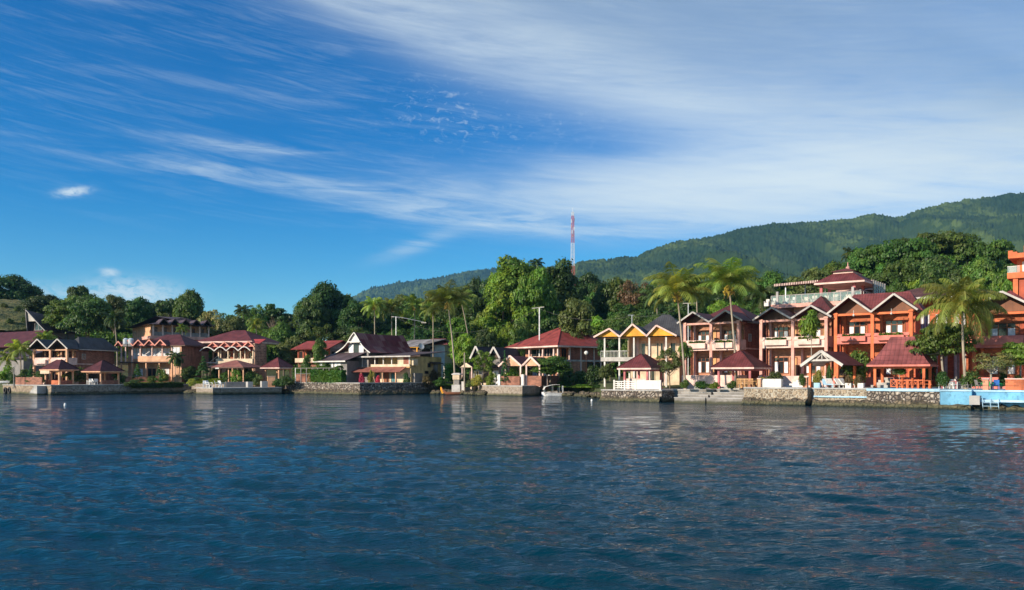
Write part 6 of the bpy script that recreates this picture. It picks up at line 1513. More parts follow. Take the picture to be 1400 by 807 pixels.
SH = [
 (8, 0, 500, 22, 144, 'fresh', 'bright bush below the short palm at the left edge'), (34, 0, 505, 16, 143, 'mid', 'green bush left of the small conical conifer'),
 (56, 0, 506, 14, 143, 'dark', 'dark bush beside the low brick wall by the first pavilion'), (105, 0, 502, 30, 141.5, 'olive', 'dry olive bush between the two left pavilions'), (125, 0, 505, 26, 144, 'brown', 'brownish bush behind the second pavilion'),
 (163, 0, 508, 18, 142, 'dark', 'dark bush behind the right corner of the second pavilion'), (182, 0, 519, 24, 139.5, 'dark', 'dark trailing bush over the quay edge below the lawn'), (208, 0, 514, 14, 143, 'mid', 'round clipped bush on the hotel lawn'),
 (224, 0, 505, 14, 145, 'fresh', 'tall bright bush against the brown hotel rooms'), (254, 0, 508, 24, 143, 'dark', 'dark bush at the right end of the hotel lawn'), (262, 0, 518, 12, 140, 'yellow', 'yellow green bush at the bend of the lawn'),
 (292, 0, 503, 14, 144, 'mid', 'green bush left of the dining canopy front'), (309, 0, 508, 16, 143.5, 'mid', 'potted leafy bush in front of the dining canopy'), (325, 0, 504, 20, 143, 'fresh', 'large leaved bright bush right of the dining canopy'), (341, 0, 507, 20, 143.5, 'mid', 'green bush left of the brick based pavilion'), (352, 0, 511, 14, 143, 'olive', 'olive bush beside the grey parapet steps'),
 (336, 0, 496, 18, 149, 'dark', 'dark bush against the stone end wall of the arched hotel'), (393, 0, 514, 22, 139.8, 'dark', 'dark creeper mass hanging below the brick based pavilion'), (381, 0, 517, 20, 140.5, 'dark', 'dark creeper mass under the left of the brick based pavilion'),
 (418, 0, 484, 16, 150, 'mid', 'bush before the cream balcony of the red tiled house'), (447, 0, 494, 20, 144, 'mid', 'bush left of the lean-to windows'), (495, 0, 510, 9, 134.5, 'flower', 'low red flowered bush on the rubble quay'), (507, 0, 506, 10, 134.5, 'yellow', 'yellow green bush among the red flowers on the quay'), (516, 0, 513, 8, 134.5, 'flower', 'second low red flowered bush right of the yellow green one'),
 (556, 0, 510, 11, 137, 'dark', 'dark bush at the corner of the yellow guest house'), (593, 0, 506, 18, 143, 'brown', 'reddish bush below the side wall of the yellow guest house'), (603, 0, 516, 22, 139, 'mid', 'green bush above the dark shore rocks'), (585, 0, 514, 18, 139.5, 'brown', 'dry bush at the right end of the rubble quay'),
 (617, 0, 496, 24, 146, 'fresh', 'bright bush at the foot of the tall thin palm'), (645, 0, 520, 18, 131, 'olive', 'dry grassy bush on the shore before the cottages'), (652, 0, 512, 18, 130.5, 'yellow', 'yellow green bush at the left of the square quay'), (634, 0, 515, 16, 134, 'dark', 'dark bush right of the small stone shrine'), (671, 0, 508, 16, 129, 'fresh', 'bright bush under the right black cottage porch'),
 (776, 0, 503, 24, 133, 'dark', 'tall dark bush right of the white boat'), (794, 0, 507, 26, 130, 'dark', 'dark bush in front of the red house open ground floor'), (812, 0, 500, 26, 127, 'dark', 'dark rounded bush left of the yellow house corner'), (772, 0, 521, 22, 132.5, 'mid', 'low green bush at the water behind the boat'), (796, 0, 525, 26, 128, 'fresh', 'low bright bush on the inlet bank'), (818, 0, 526, 20, 121, 'mid', 'low green bush left of the white fence'),
 (958, 0, 521, 22, 90, 'mid', 'green planting above the left lake steps'), (977, 0, 522, 14, 86.5, 'fresh', 'bright low planting between the two flights of steps'), (936, 0, 519, 14, 89.5, 'mid', 'potted green plant at the foot of the left leaning palm'), (1001, 0, 520, 16, 90, 'mid', 'green planting behind the dining pavilion'), (1040, 0, 515, 16, 90, 'yellow', 'yellow flowering bush right behind the dining pavilion'),
 (1060, 0, 508, 22, 88, 'olive', 'bush with pale flowers left of the white garden steps'), (1096, 0, 511, 10, 84, 'mid', 'small bush by the brick pier'), (1118, 0, 505, 14, 84, 'yellow', 'yellow green plant under the bar pavilion'), (1134, 0, 500, 10, 84, 'mid', 'tall plant beside the bar counter'), (1160, 0, 513, 12, 78.5, 'brown', 'reddish planter bush right of the bar pavilion'), (1173, 0, 512, 12, 78.3, 'brown', 'second reddish planter bush right of the bar pavilion'),
 (1170, 0, 478, 40, 87, 'mid', 'climbing greenery on the lower front of the orange house'), (1288, 0, 508, 17, 76.5, 'mid', 'round green bush right of the curved pavilion'), (1326, 0, 507, 30, 76, 'dark', 'large dark bush by the foot of the big palm'), (1372, 0, 510, 14, 76, 'dark', 'round dark bush behind the right brick wall'), (1392, 0, 513, 14, 75.5, 'mid', 'green bush at the right edge behind the brick wall'), (1268, 0, 462, 26, 87, 'dark', 'dark greenery beside the orange house side wall'),
 (700, 0, 500, 24, 129, 'fresh', 'bright foliage seen through the garden porch'), (718, 0, 498, 22, 128, 'olive', 'flowering climber on the white porch pier'), (20, 0, 512, 18, 142, 'dark', 'dark bush at the foot of the yellowish palm'),
]
for px, yb, yt, wp, Y, lf, lab in SH: shrub(px, yb, yt, wp, Y, lf, lab)
def hedge(label, p0, p1, w, z0, h, leaf, n, seed, cat='hedge', size=0.09):
    a, b = np.array(p0), np.array(p1); L = np.linalg.norm(b - a); r = np.random.default_rng(seed); d = (b - a) / L; nn = np.array([-d[1], d[0]])
    s = r.random(n) * L; q = r.uniform(-w / 2, w / 2, n); z = h * (1 - r.random(n) ** 2 * 0.9) * (0.85 + 0.3 * vnoise(s / 1.1, s * 0 + seed, 7)); z = np.where(np.abs(q) > w * 0.4, r.random(n) * h, z)
    P_ = np.stack([d[0] * s + nn[0] * q, d[1] * s + nn[1] * q, z], 1); V, Fq, T = leafcloud(P_, size, seed)
    o = np_obj('clipped_hedge', V, Fq, LF[leaf], attr=T); o.location = (a[0], a[1], z0); return tag(o, label, cat)
hedge('trimmed green hedge above the concrete landing stage', P(262, 144), P(303, 141), 0.8, 1.7, 0.85, 'fresh', 4200, 3)
hedge('leafy creeper hedge growing through the pergola fence', P(404, 142.6), P(466, 136.6), 1.5, 2.0, 2.6, 'mid', 17000, 4, size=0.13)
hedge('thick creeper hanging over the right end of the pergola wall', P(428, 138.6), P(470, 134.6), 1.3, 2.0, 2.0, 'mid', 12000, 14, size=0.13)
hedge('low ivy draped along the top of the long shaded quay', P(180, 139.2), P(250, 145.3), 0.8, 1.0, 0.9, 'dark', 6000, 5)
hedge('green planter hedge by the left lake steps', LP(945, 4.5), LP(958, 4.5), 0.7, 1.6, 0.5, 'mid', 900, 6)
def lawn(label, quad, z, n, seed):
    r = np.random.default_rng(seed); a, b, c, d = [np.array(q) for q in quad]; s, t = r.random((n, 1)), r.random((n, 1)); p = (a * (1 - s) + b * s) * (1 - t) + (d * (1 - s) + c * s) * t
    P_ = np.concatenate([p - a, r.uniform(0, 0.12, (n, 1))], 1); V, Fq, T = leafcloud(P_, 0.10, seed); o = np_obj('lawn_grass', V, Fq, LF['grass'], attr=T); o.location = (a[0], a[1], z); tag(o, label, 'grass', kind='stuff')
lawn('bright mown lawn strip in front of the brown hotel', [P(178, 141), P(252, 147), P(250, 153), P(178, 148)], 1.75, 9000, 1)
lawn('bright mown grass patch right of the rubble quay', [P(598, 141), P(628, 138), P(628, 147), P(598, 150)], 1.5, 5000, 2)
lawn('rough grass bank along the inlet beside the white boat', [P(745, 133), P(818, 123), P(818, 131), P(745, 141)], 1.3, 7000, 3)
# ------------------------------------------------------------------ garden walls, furniture and small things
gardenwall('brick_wall', 'low brown brick wall with a pale panel left of the first pavilion', 'wall', P(21, 140), P(57, 137), 0.2, 1.6, 2.9, 'brickd')
gardenwall('brick_wall', 'long brown brick garden wall behind the hotel lawn', 'wall', P(170, 148), P(244, 151), 0.2, 1.7, 3.0, 'brickd')
gardenwall('brick_wall', 'brown brick wall under the pergola on the rubble quay', 'wall', P(404, 141.3), P(442, 138.2), 0.2, 1.9, 3.4, 'brickd')
gardenwall('parapet_wall', 'grey rendered parapet at the back of the landing stage', 'wall', P(309, 139.2), P(341, 141.2), 0.3, 1.1, 2.0, 'concdk', 'conclt')
gardenwall('parapet_wall', 'pale end block left of the grey landing parapet steps', 'wall', P(339, 138.8), P(346, 139.3), 1.2, 1.1, 2.1, 'conclt')
gardenwall('parapet_wall', 'pale end block at the right end of the landing stage', 'wall', P(358, 138.9), P(366, 139.4), 1.2, 1.1, 2.2, 'conclt')
gardenwall('brick_wall', 'small peach brick wall under the brick based pavilion', 'wall', P(366, 141.2), P(376, 141.6), 2.5, 1.2, 3.0, 'peach', 'palepink')
gardenwall('garden_wall', 'low rubble garden wall below the trimmed hedge', 'wall', P(262, 143.4), P(306, 140.6), 0.4, 0.9, 1.75, 'quay4')
gardenwall('brick_wall', 'orange brick wall with a pale cap at the right edge', 'wall', LP(1372, 1.2), LP(1620, 1.2), 0.25, 1.78, 2.75, 'bricko', 'palepink')
gardenwall('gate_pier', 'square brick pier on the blue wall', 'pier', LP(1341, 1.0), LP(1349, 1.0), 0.5, 1.78, 2.75, 'brickp', 'conclt')
gardenwall('gate_pier', 'brick pier right of the white garden steps', 'pier', LP(1092, 1.2), LP(1098, 1.2), 0.5, 1.86, 2.9, 'brickp', 'palepink')
gardenwall('gate_pier', 'small peach pier at the right of the dining pavilion', 'pier', LP(1030, 1.2), LP(1034, 1.2), 0.4, 1.8, 2.75, 'peach', 'palepink')
gardenwall('planter_box', 'white planter box right of the dining pavilion', 'planter', LP(1034, 1.5), LP(1061, 1.5), 0.6, 1.86, 2.75, 'white')
for i, (a, b) in enumerate(((1110, 1118), (1153, 1161), (1170, 1178))): gardenwall('planter_box', ('pale blue planter box under the left of the bar pavilion', 'white planter box right of the bar pavilion post', 'white planter box left of the curved pavilion')[i], 'planter', LP(a, 0.6), LP(b, 0.6), 0.6, 1.86, 2.35, 'bluelt' if i == 0 else 'white')
gardenwall('planter_box', 'round edged white planter at the foot of the left leaning palm', 'planter', LP(930, 3.6), LP(941, 3.6), 0.9, 1.5, 1.85, 'conclt')
gardenwall('brick_wall', 'brown brick wall on the bank behind the white boat', 'wall', P(737, 130), P(764, 133.5), 0.25, 1.3, 3.15, 'brickd')
def gsteps(label, p0, p1, n, z0, z1, back0, back1, mat):
    a, b = Vector((*LP(p0, back0), 0)), Vector((*LP(p1, back0), 0)); t = thing('garden_steps', label, 'steps', (a.x, a.y, z0), math.atan2(b.y - a.y, b.x - a.x)); L = (b - a).length; D = back1 - back0
    for i in range(n): MB().box(0.12 * i, L - 0.12 * i, D * i / n, D, (z1 - z0) * i / n - (0.3 if i == 0 else 0), (z1 - z0) * (i + 1) / n).build('step', M[mat], t)
gsteps('broad white garden steps up to the middle pink guest house', 1060, 1093, 6, 1.86, 3.0, 3.2, 7.5, 'white')
gsteps('grey blue garden steps left of the dining pavilion', 956, 988, 5, 1.5, 2.3, 4.6, 9, 'conc')
gsteps('grey steps up to the orange guest house entrance', 1172, 1196, 4, 1.86, 2.9, 5.0, 9, 'conc')
gsteps('grey steps right of the curved pavilion', 1278, 1292, 5, 1.84, 3.0, 5, 9, 'concdk')
def fencewhite():
    a, b = Vector((*LP(836, 0.7), 0)), Vector((*LP(899, 0.7), 0)); t = thing('white_fence', 'white terrace fence half railing and half solid panel below the rose pillared pavilion', 'fence', (a.x, a.y, 1.45), math.atan2(b.y - a.y, b.x - a.x)); L = (b - a).length; m_ = L * 0.47
    for x in (0, m_ * 0.5, m_, L): MB().box(x - 0.1, x + 0.1, -0.1, 0.1, 0, 1.15).build('post', M['white'], t)
    r_ = MB()
    for z in (0.15, 0.4, 0.65, 0.9): r_.box(0.1, m_ - 0.1, -0.04, 0.04, z, z + 0.11)
    for i in range(5): x = m_ * (i + 1) / 6; r_.box(x - 0.05, x + 0.05, -0.035, 0.035, 0.1, 1.0)
    r_.build('railing', M['white'], t)
    MB().box(m_ + 0.1, L - 0.1, -0.05, 0.05, 0.05, 1.1).build('solid_panel', M['white'], t)
    MB().box(0, L, 1.9, 2.1, 0.0, 1.5).build('rear_wall', M['palepink'], t) if False else None
fencewhite()
gardenwall('garden_wall', 'low cream wall behind the white terrace fence', 'wall', LP(838, 3.2), LP(872, 3.2), 0.15, 1.45, 2.75, 'palepink')
def pergola():
    a, b = Vector((*P(404, 140.2), 0)), Vector((*P(466, 136.0), 0)); t = thing('pergola_fence', 'row of pale pergola posts with a thin top rail on the rubble quay', 'fence', (a.x, a.y, 2.0), math.atan2(b.y - a.y, b.x - a.x)); L = (b - a).length
    for i in range(9): x = L * i / 8; MB().box(x - 0.06, x + 0.06, -0.06, 0.06, -0.2, 2.5).build('post', M['greywood'] if i else M['white'], t)
    r_ = MB(); r_.box(0, L, -0.04, 0.04, 2.42, 2.5); r_.box(0, L, -0.03, 0.03, 1.5, 1.56); r_.build('rail', M['greywood'], t)
pergola()
# furniture ----------------------------------------------------------------
def loc_on(back, px, z): x, y = LP(px, back); return (x, y, z)
def plastic_chair(label, loc, rz, mat='plastic', group='white plastic chairs on the landing stage', name='plastic_chair'):
    t = thing(name, label, 'chair', loc, rz, group)
    MB().box(-0.24, 0.24, -0.24, 0.24, 0.40, 0.45).build('seat', M[mat], t)
    b = MB(); b.slab([(-0.24, 0.22, 0.45), (0.24, 0.22, 0.45), (0.22, 0.34, 0.9), (-0.22, 0.34, 0.9)], 0.04); b.build('backrest', M[mat], t)
    for sx in (-1, 1):
        for sy in (-1, 1): MB().box(sx * 0.22 - 0.025, sx * 0.22 + 0.025, sy * 0.22 - 0.025, sy * 0.22 + 0.025, 0, 0.4).build('leg', M[mat], t)
    ar = MB()
    for sx in (-1, 1): ar.box(sx * 0.26 - 0.03, sx * 0.26 + 0.03, -0.22, 0.24, 0.62, 0.66); ar.box(sx * 0.26 - 0.02, sx * 0.26 + 0.02, -0.22, -0.17, 0.4, 0.62)
    ar.build('armrest', M[mat], t)
    return t
for i, (px, Y) in enumerate(((281, 136.5), (286, 136.2), (297.5, 135.8), (303, 136.2))):
    plastic_chair(('leftmost white chair on the landing stage', 'second white chair from the left on the landing stage', 'third white chair from the left on the landing stage', 'rightmost white chair on the landing stage')[i], (wx(px, Y), Y, 1.15), R(30 + 40 * i)).scale = (1.5, 1.5, 1.3)
for i, (px, Y) in enumerate(((122.5, 137.3), (126, 137.1), (129.5, 137.5), (131, 138.5))):
    plastic_chair(('leftmost', 'second', 'third', 'rightmost')[i] + ' white chair under the second pavilion from the left', (wx(px, Y), Y, 1.64), R(70 * i), group='white chairs under the second pavilion').scale = (1.25, 1.25, 1.1)
for i, (px, bk) in enumerate(((1283, 2.0), (1298, 2.0), (1303, 2.8))):
    plastic_chair(('white garden chair left of the red table by the round bush', 'white garden chair right of the red table by the round bush', 'white garden chair set back behind the red table')[i], loc_on(bk, px, 1.84), R(-60 + 70 * i), group='white chairs by the red table')
for i, (px, bk) in enumerate(((1318, 2.0), (1334, 2.0), (1356, 2.4))):
    plastic_chair(('dark metal chair at the foot of the big palm', 'dark metal chair right of the big palm', 'blue chair under the feathery young tree')[i], loc_on(bk, px, 1.8), R(20 + 70 * i), mat='greywood' if i < 2 else 'bluep', group='chairs behind the blue wall', name='garden_chair')
def table(label, loc, rz, w, d, h, mat, name='garden_table', group=None):
    t = thing(name, label, 'table', loc, rz, group); MB().box(-w / 2, w / 2, -d / 2, d / 2, h - 0.05, h).build('table_top', M[mat], t)
    for sx in (-1, 1):
        for sy in (-1, 1): MB().box(sx * (w / 2 - 0.08) - 0.04, sx * (w / 2 - 0.08) + 0.04, sy * (d / 2 - 0.08) - 0.04, sy * (d / 2 - 0.08) + 0.04, 0, h - 0.05).build('leg', M[mat], t)
    return t
table('red garden table by the round green bush', loc_on(2.4, 1291, 1.84), R(-38), 1.4, 0.8, 0.75, 'rosecol')
table('wooden dining table under the dining pavilion', loc_on(2.4, 1012, 1.75), R(-38), 2.2, 0.9, 0.76, 'woodlt')
def wchair(label, loc, rz, mat='woodlt', group='wooden chairs round the pavilion dining table'):
    t = thing('wooden_chair', label, 'chair', loc, rz, group)
    MB().box(-0.22, 0.22, -0.22, 0.22, 0.42, 0.46).build('seat', M[mat], t)
    b = MB()
    for x in (-0.2, -0.07, 0.07, 0.2): b.box(x - 0.03, x + 0.03, 0.18, 0.22, 0.46, 1.0)
    b.box(-0.23, 0.23, 0.175, 0.225, 0.92, 1.03); b.build('backrest', M[mat], t)
    for sx in (-1, 1):
        for sy in (-1, 1): MB().box(sx * 0.19 - 0.03, sx * 0.19 + 0.03, sy * 0.19 - 0.03, sy * 0.19 + 0.03, 0, 0.42).build('leg', M[mat], t)
for i, (px, bk, rz) in enumerate(((1003, 1.6, 180), (1009, 1.4, 180), (1015, 1.3, 180), (1021, 1.4, 180), (1000, 2.6, 90), (1008, 3.4, 0), (1017, 3.4, 0))):
    wchair(('leftmost front', 'second front', 'third front', 'rightmost front', 'end', 'left rear', 'right rear')[i] + ' pale wooden chair at the pavilion dining table', loc_on(bk, px, 1.75), R(-38 + rz))
for i, px in enumerate((1226, 1240, 1256)):
    table(('left', 'middle', 'right')[i] + ' orange dining table behind the cross railing', loc_on(2.6, px, 1.84), R(-38), 1.2, 0.8, 0.78, 'orange', group='orange dining tables in the curved pavilion')
    for j, dp in enumerate((-4, 4)): wchair(('left', 'middle', 'right')[i] + ' table ' + ('left' if j == 0 else 'right') + ' orange chair behind the cross railing', loc_on(2.4, px + dp, 1.84), R(-38 + (90 if j else -90)), 'orange', 'orange chairs in the curved pavilion')
def lounger(label, loc, rz, mat='white'):
    t = thing('sun_lounger', label, 'sun lounger', loc, rz, 'loungers under the bar pavilion')
    MB().box(-0.35, 0.35, -1.3, 0.1, 0.28, 0.4).build('mattress', M[mat], t)
    b = MB(); b.slab([(-0.35, 0.1, 0.4), (0.35, 0.1, 0.4), (0.35, 0.62, 0.95), (-0.35, 0.62, 0.95)], 0.1); b.build('backrest', M[mat], t)
    for sx in (-1, 1):
        for y in (-1.2, 0.1): MB().box(sx * 0.3 - 0.04, sx * 0.3 + 0.04, y - 0.04, y + 0.04, 0, 0.28).build('leg', M[mat], t)
for i, px in enumerate((1123, 1129, 1143, 1150)): lounger(('leftmost', 'second', 'third', 'rightmost')[i] + ' white lounger under the bar pavilion', loc_on(1.7, px, 1.86), R(-10 + 14 * i), 'white' if i else 'bluelt')
# lamps, poles and mast -------------------------------------------------------
def pole(name, label, cat, px, yb, yt, Y, r0=0.09, arm=None, mat='metal', group=None, zb=None):
    x = wx(px, Y); g = gz(x, Y) if zb is None else zb; z = wz(yt, Y) - g; t = thing(name, label, cat, (x, Y, g), 0, group)
    MB().tube([(0, 0, -0.5), (0, 0, z)], [r0, r0 * 0.7], 8).build('post', M[mat], t)
    return t, z
t, z = pole('street_lamp', 'tall grey lamp post with one very long arm behind the guest house', 'street lamp', 541.5, 468, 433, 160, 0.12)
MB().tube([(-0.6, 0, z), (1.5, 0, z - 0.25), (5.6, 0, z - 1.1)], [0.07, 0.07, 0.05], 6).build('arm', M['metal'], t); MB().box(5.0, 6.0, -0.12, 0.12, z - 1.3, z - 1.12).build('lamp_head', M['offwhite'], t); MB().box(-0.9, -0.4, -0.12, 0.12, z - 0.12, z + 0.05).build('counterweight', M['offwhite'], t)
t, z = pole('utility_pole', 'white pole with a short crossbar left of the red hipped roof ridge', 'utility pole', 737.5, 455, 421, 140, 0.13, mat='steelwhite')
MB().beam((-1.3, 0, z - 0.1), (0.8, 0, z + 0.15), 0.12, 0.14).build('crossbar', M['offwhite'], t); MB().beam((-1.5, 0.2, 0.8), (-0.1, 0, 1.4), 0.06, 0.06).build('bracket', M['metal'], t)
t, z = pole('utility_pole', 'slim grey pole with a crossbar left of the pink guest house gables', 'utility pole', 941, 440, 415, 105, 0.10)
MB().beam((-0.7, 0, z), (0.9, 0, z + 0.05), 0.1, 0.1).build('crossbar', M['offwhite'], t)
t, z = pole('utility_pole', 'thin pole behind the peaks of the yellow gables', 'utility pole', 864, 445, 431, 118, 0.07)
MB().beam((-0.6, 0, z), (0.3, 0, z), 0.08, 0.08).build('crossbar', M['metal'], t)
t, z = pole('street_lamp', 'short quayside lamp post with a small head at the far left', 'street lamp', 19, 527, 501, 138, 0.11, mat='concdk', zb=1.6)
MB().beam((-0.55, 0, z), (0.15, 0, z), 0.16, 0.12).build('lamp_head', M['offwhite'], t)
t, z = pole('garden_lamp', 'garden lamp with a round glass globe in front of the red house', 'garden lamp', 801.5, 520, 485, 128, 0.05, mat='wooddk', zb=1.6)
MB().tube([(0, 0, z - 0.05), (0, 0, z + 0.1), (0, 0, z + 0.3), (0, 0, z + 0.5), (0, 0, z + 0.6)], [0.08, 0.27, 0.34, 0.25, 0.06], 12).build('globe', M['white'], t, smooth=True)
t, z = pole('wooden_post', 'grey wooden post between the small shrine and the left cottage', 'post', 635, 520, 482, 131, 0.13, mat='palmbark', zb=1.2)
def cable(label, p0, p1, sag, group=None):
    a, b = Vector(p0), Vector(p1); n = 16; pts = [a.lerp(b, i / n) - Vector((0, 0, sag * 4 * (i / n) * (1 - i / n))) for i in range(n + 1)]
    c = a.copy(); o = MB().tube([p - c for p in pts], 0.009, 4).build('overhead_cable', M['greywood']); o.location = c; tag(o, label, 'cable', group)
A0 = (wx(541.5, 160), 160, wz(434, 160)); A1 = (wx(737.5, 140), 140, wz(422, 140)); A2 = (wx(864, 118), 118, wz(432, 118)); A3 = (wx(941, 105), 105, wz(416, 105))
cable('overhead cable from the long armed lamp to the white pole', A0, A1, 3.6); cable('overhead cable from the white pole to the yellow gables', A1, A2, 1.2); cable('overhead cable from the yellow gables to the pink guest house', A2, A3, 0.6)
def mast():
    Y = 560; x = wx(783, Y); zt = wz(290, Y); zb = wz(384, Y) - 6; Hm = zt - zb; t = thing('radio_mast', 'tall red and white lattice radio mast rising above the giant trees', 'radio mast', (x, Y, zb), R(20)); nS = 20
    w = lambda q: 2.6 - 1.35 * q
    for b0, b1, mat in ((0, 0.30, 'steelred'), (0.30, 0.62, 'steelwhite'), (0.62, 0.93, 'steelred'), (0.93, 1.0, 'steelwhite')):
        s = MB()
        for i in range(nS):
            q0, q1 = i / nS, (i + 1) / nS
            if (q0 + q1) / 2 < b0 or (q0 + q1) / 2 >= b1: continue
            w0, w1 = w(q0) / 2, w(q1) / 2; C0 = [(-w0, -w0), (w0, -w0), (w0, w0), (-w0, w0)]; C1 = [(-w1, -w1), (w1, -w1), (w1, w1), (-w1, w1)]
            for k in range(4):
                j = (k + 1) % 4; z0, z1 = Hm * q0, Hm * q1
                s.beam((*C0[k], z0), (*C1[k], z1), 0.15, 0.15); s.beam((*C0[k], z0), (*C1[j], z1), 0.07, 0.07); s.beam((*C0[j], z0), (*C1[k], z1), 0.07, 0.07); s.beam((*C1[k], z1), (*C1[j], z1), 0.09, 0.09)
        s.build('lattice_section', M[mat], t)
    for i, (q, a) in enumerate(((0.9, 0), (0.82, 2), (0.74, 4), (0.88, 3.5), (0.78, 5.2), (0.70, 1.2))):
        m_ = MB(); rr = w(q) / 2 + 0.5; m_.box(rr * math.cos(a) - 0.2, rr * math.cos(a) + 0.2, rr * math.sin(a) - 0.2, rr * math.sin(a) + 0.2, Hm * q - 1.2, Hm * q + 1.2); m_.build('antenna_panel', M['steelwhite'], t)
    MB().tube([(0, 0, Hm), (0, 0, Hm + 3)], 0.1, 5).build('lightning_rod', M['steelwhite'], t)
mast()
# boats, shrine, tyres, ladder, floats ------------------------------------------
def boat():
    Y = 123.5; xc = wx(755, Y); t = thing('motor_boat', 'white motor boat with a curved canopy moored beside the square quay', 'boat', (xc, Y, 0.0), R(6))
    L, Wd = 3.3, 1.5; V = []; ns, nr = 14, 9
    for i in range(ns):
        q = i / (ns - 1); x = -L / 2 + L * q; wq = Wd / 2 * (1 - max(0, (0.28 - q) / 0.28) ** 2 * 0.85); zb = -0.25 + 0.25 * max(0, (0.25 - q) / 0.25); zt = 0.52 + 0.12 * (1 - q)
        for j in range(nr):
            a = math.pi * j / (nr - 1); V.append((x, -wq * math.cos(a), zt - (zt - zb) * math.sin(a) ** 0.6))
    np_obj('hull', V, grid_faces(ns, nr), M['steelwhite'], t, smooth=True)
    MB().box(-L / 2 + 0.3, L / 2, -Wd / 2 + 0.12, Wd / 2 - 0.12, 0.3, 0.36).build('deck', M['offwhite'], t)
    MB().box(L / 2 - 0.02, L / 2 + 0.04, -Wd / 2, Wd / 2, -0.2, 0.55).build('transom', M['metal'], t)
    MB().box(-L / 2 + 0.2, L / 2, -Wd / 2 - 0.03, -Wd / 2 + 0.02, 0.48, 0.56).build('rub_rail', M['concdk'], t)
    c = MB()
    for i in range(10):
        a0, a1 = i / 10, (i + 1) / 10; g = lambda a: (-L / 2 + 0.25 + (L * 0.75) * a, 0.95 + 0.85 * math.sin(math.pi * (0.12 + 0.45 * a)) ** 0.8 - (0.35 * (a < 0.01)))
        x0, z0 = g(a0); x1, z1 = g(a1); c.slab([(x0, -Wd / 2 + 0.05, z0), (x1, -Wd / 2 + 0.05, z1), (x1, Wd / 2 - 0.05, z1), (x0, Wd / 2 - 0.05, z0)], 0.05)
    c.build('canopy', M['white'], t)
    for x in (-L / 2 + 0.4, 0.0, 1.0):
        for s in (-1, 1): MB().tube([(x, s * (Wd / 2 - 0.1), 0.5), (x, s * (Wd / 2 - 0.1), 1.6)], 0.025, 5).build('canopy_pole', M['metal'], t)
    ws = MB(); ws.slab([(-L / 2 + 0.35, -0.6, 0.55), (-L / 2 + 0.35, 0.6, 0.55), (-L / 2 + 0.7, 0.5, 1.05), (-L / 2 + 0.7, -0.5, 1.05)], 0.03); ws.build('windscreen', M['glass'], t)
    fr_ = MB(); fr_.tube([(L / 2 - 0.1, -Wd / 2 + 0.1, 0.4), (L / 2 - 0.1, -Wd / 2 + 0.1, 1.55), (L / 2 - 0.1, Wd / 2 - 0.1, 1.55), (L / 2 - 0.1, Wd / 2 - 0.1, 0.4)], 0.05, 6); fr_.build('stern_frame', M['steelwhite'], t)
    for i, x in enumerate((-0.6, 0.5)): MB().box(x - 0.25, x + 0.25, -0.5, 0.5, 0.36, 0.7).build('seat', M['cushion'], t)
boat()
def canoe():
    Y = 132.5; x = wx(607, Y); t = thing('rowing_boat', 'small rowing boat with a raised orange prow at the rocky shore', 'boat', (x, Y, 0.05), R(-8)); L, Wd = 4.6, 0.95; V = []; ns, nr = 16, 7
    for i in range(ns):
        q = i / (ns - 1); xx = -0.4 + L * q; s = math.sin(math.pi * min(1, q + 0.02)) ** 0.55; wq = max(0.03, Wd / 2 * s); rise = 0.75 * max(0, (0.2 - q) / 0.2) ** 1.3 + 0.15 * max(0, (q - 0.8) / 0.2)
        for j in range(nr): a = math.pi * j / (nr - 1); V.append((xx, -wq * math.cos(a), 0.42 + rise - (0.5 + rise * 0.4) * math.sin(a) ** 0.7))
    np_obj('hull', V, grid_faces(ns, nr), M['wood'], t, smooth=True)
    pr = MB(); pr.tube([(-0.1, 0, 0.2), (-0.4, 0, 0.75), (-0.5, 0, 1.25)], [0.22, 0.2, 0.1], 7); pr.build('prow', M['orangep'], t, smooth=True)
    for q in (1.2, 2.4): MB().box(q, q + 0.2, -0.4, 0.4, 0.34, 0.38).build('thwart', M['woodlt'], t)
canoe()
def shrine():
    Y = 133; x = wx(625, Y); t = thing('stone_shrine', 'small pale stone shrine with a flat roof slab by the thin palm', 'shrine', (x, Y, 1.3), R(-20))
    MB().box(-0.75, 0.75, -0.55, 0.55, -1, 0.35).build('base', M['conclt'], t); MB().box(-0.45, 0.45, -0.35, 0.35, 0.35, 1.2).build('pedestal', M['concdk'], t); MB().box(-0.6, 0.6, -0.5, 0.5, 1.2, 2.0).build('chamber', M['cream'], t)
    r_ = MB(); r_.rings(-0.8, 0.8, -0.65, 0.65, [(0, 0, 2.0), (0.1, 0.1, 2.16), (0.35, 0.35, 2.3)]); r_.build('roof', M['offwhite'], t)
    MB().box(1.0, 1.5, -0.5, 0.0, -1, 0.9).build('side_pillar', M['offwhite'], t)
shrine()
def tyre(label, px, py, Y):
    x, z = wx(px, Y), wz(py, Y); mb = MB(); n = 18; Rr, rr = 0.42, 0.15
    for i in range(n):
        for j in range(8):
            f_ = lambda a, b: ((Rr + rr * math.cos(b)) * math.cos(a), rr * math.sin(b), (Rr + rr * math.cos(b)) * math.sin(a)); a0, a1, b0, b1 = [2 * math.pi * q for q in (i / n, (i + 1) / n, j / 8, (j + 1) / 8)]
            mb.poly([f_(a0, b0), f_(a1, b0), f_(a1, b1), f_(a0, b1)])
    o = mb.build('boat_fender_tyre', M['rubber'], smooth=True); o.location = (x, Y, z); o.rotation_euler = (0, 0, R(-36)); tag(o, label, 'tyre', 'tyres hung on the far left quay')
tyre('left black tyre hung on the far left quay', 7, 534, 140.1); tyre('right black tyre hung on the far left quay', 12.8, 533.8, 139.3)
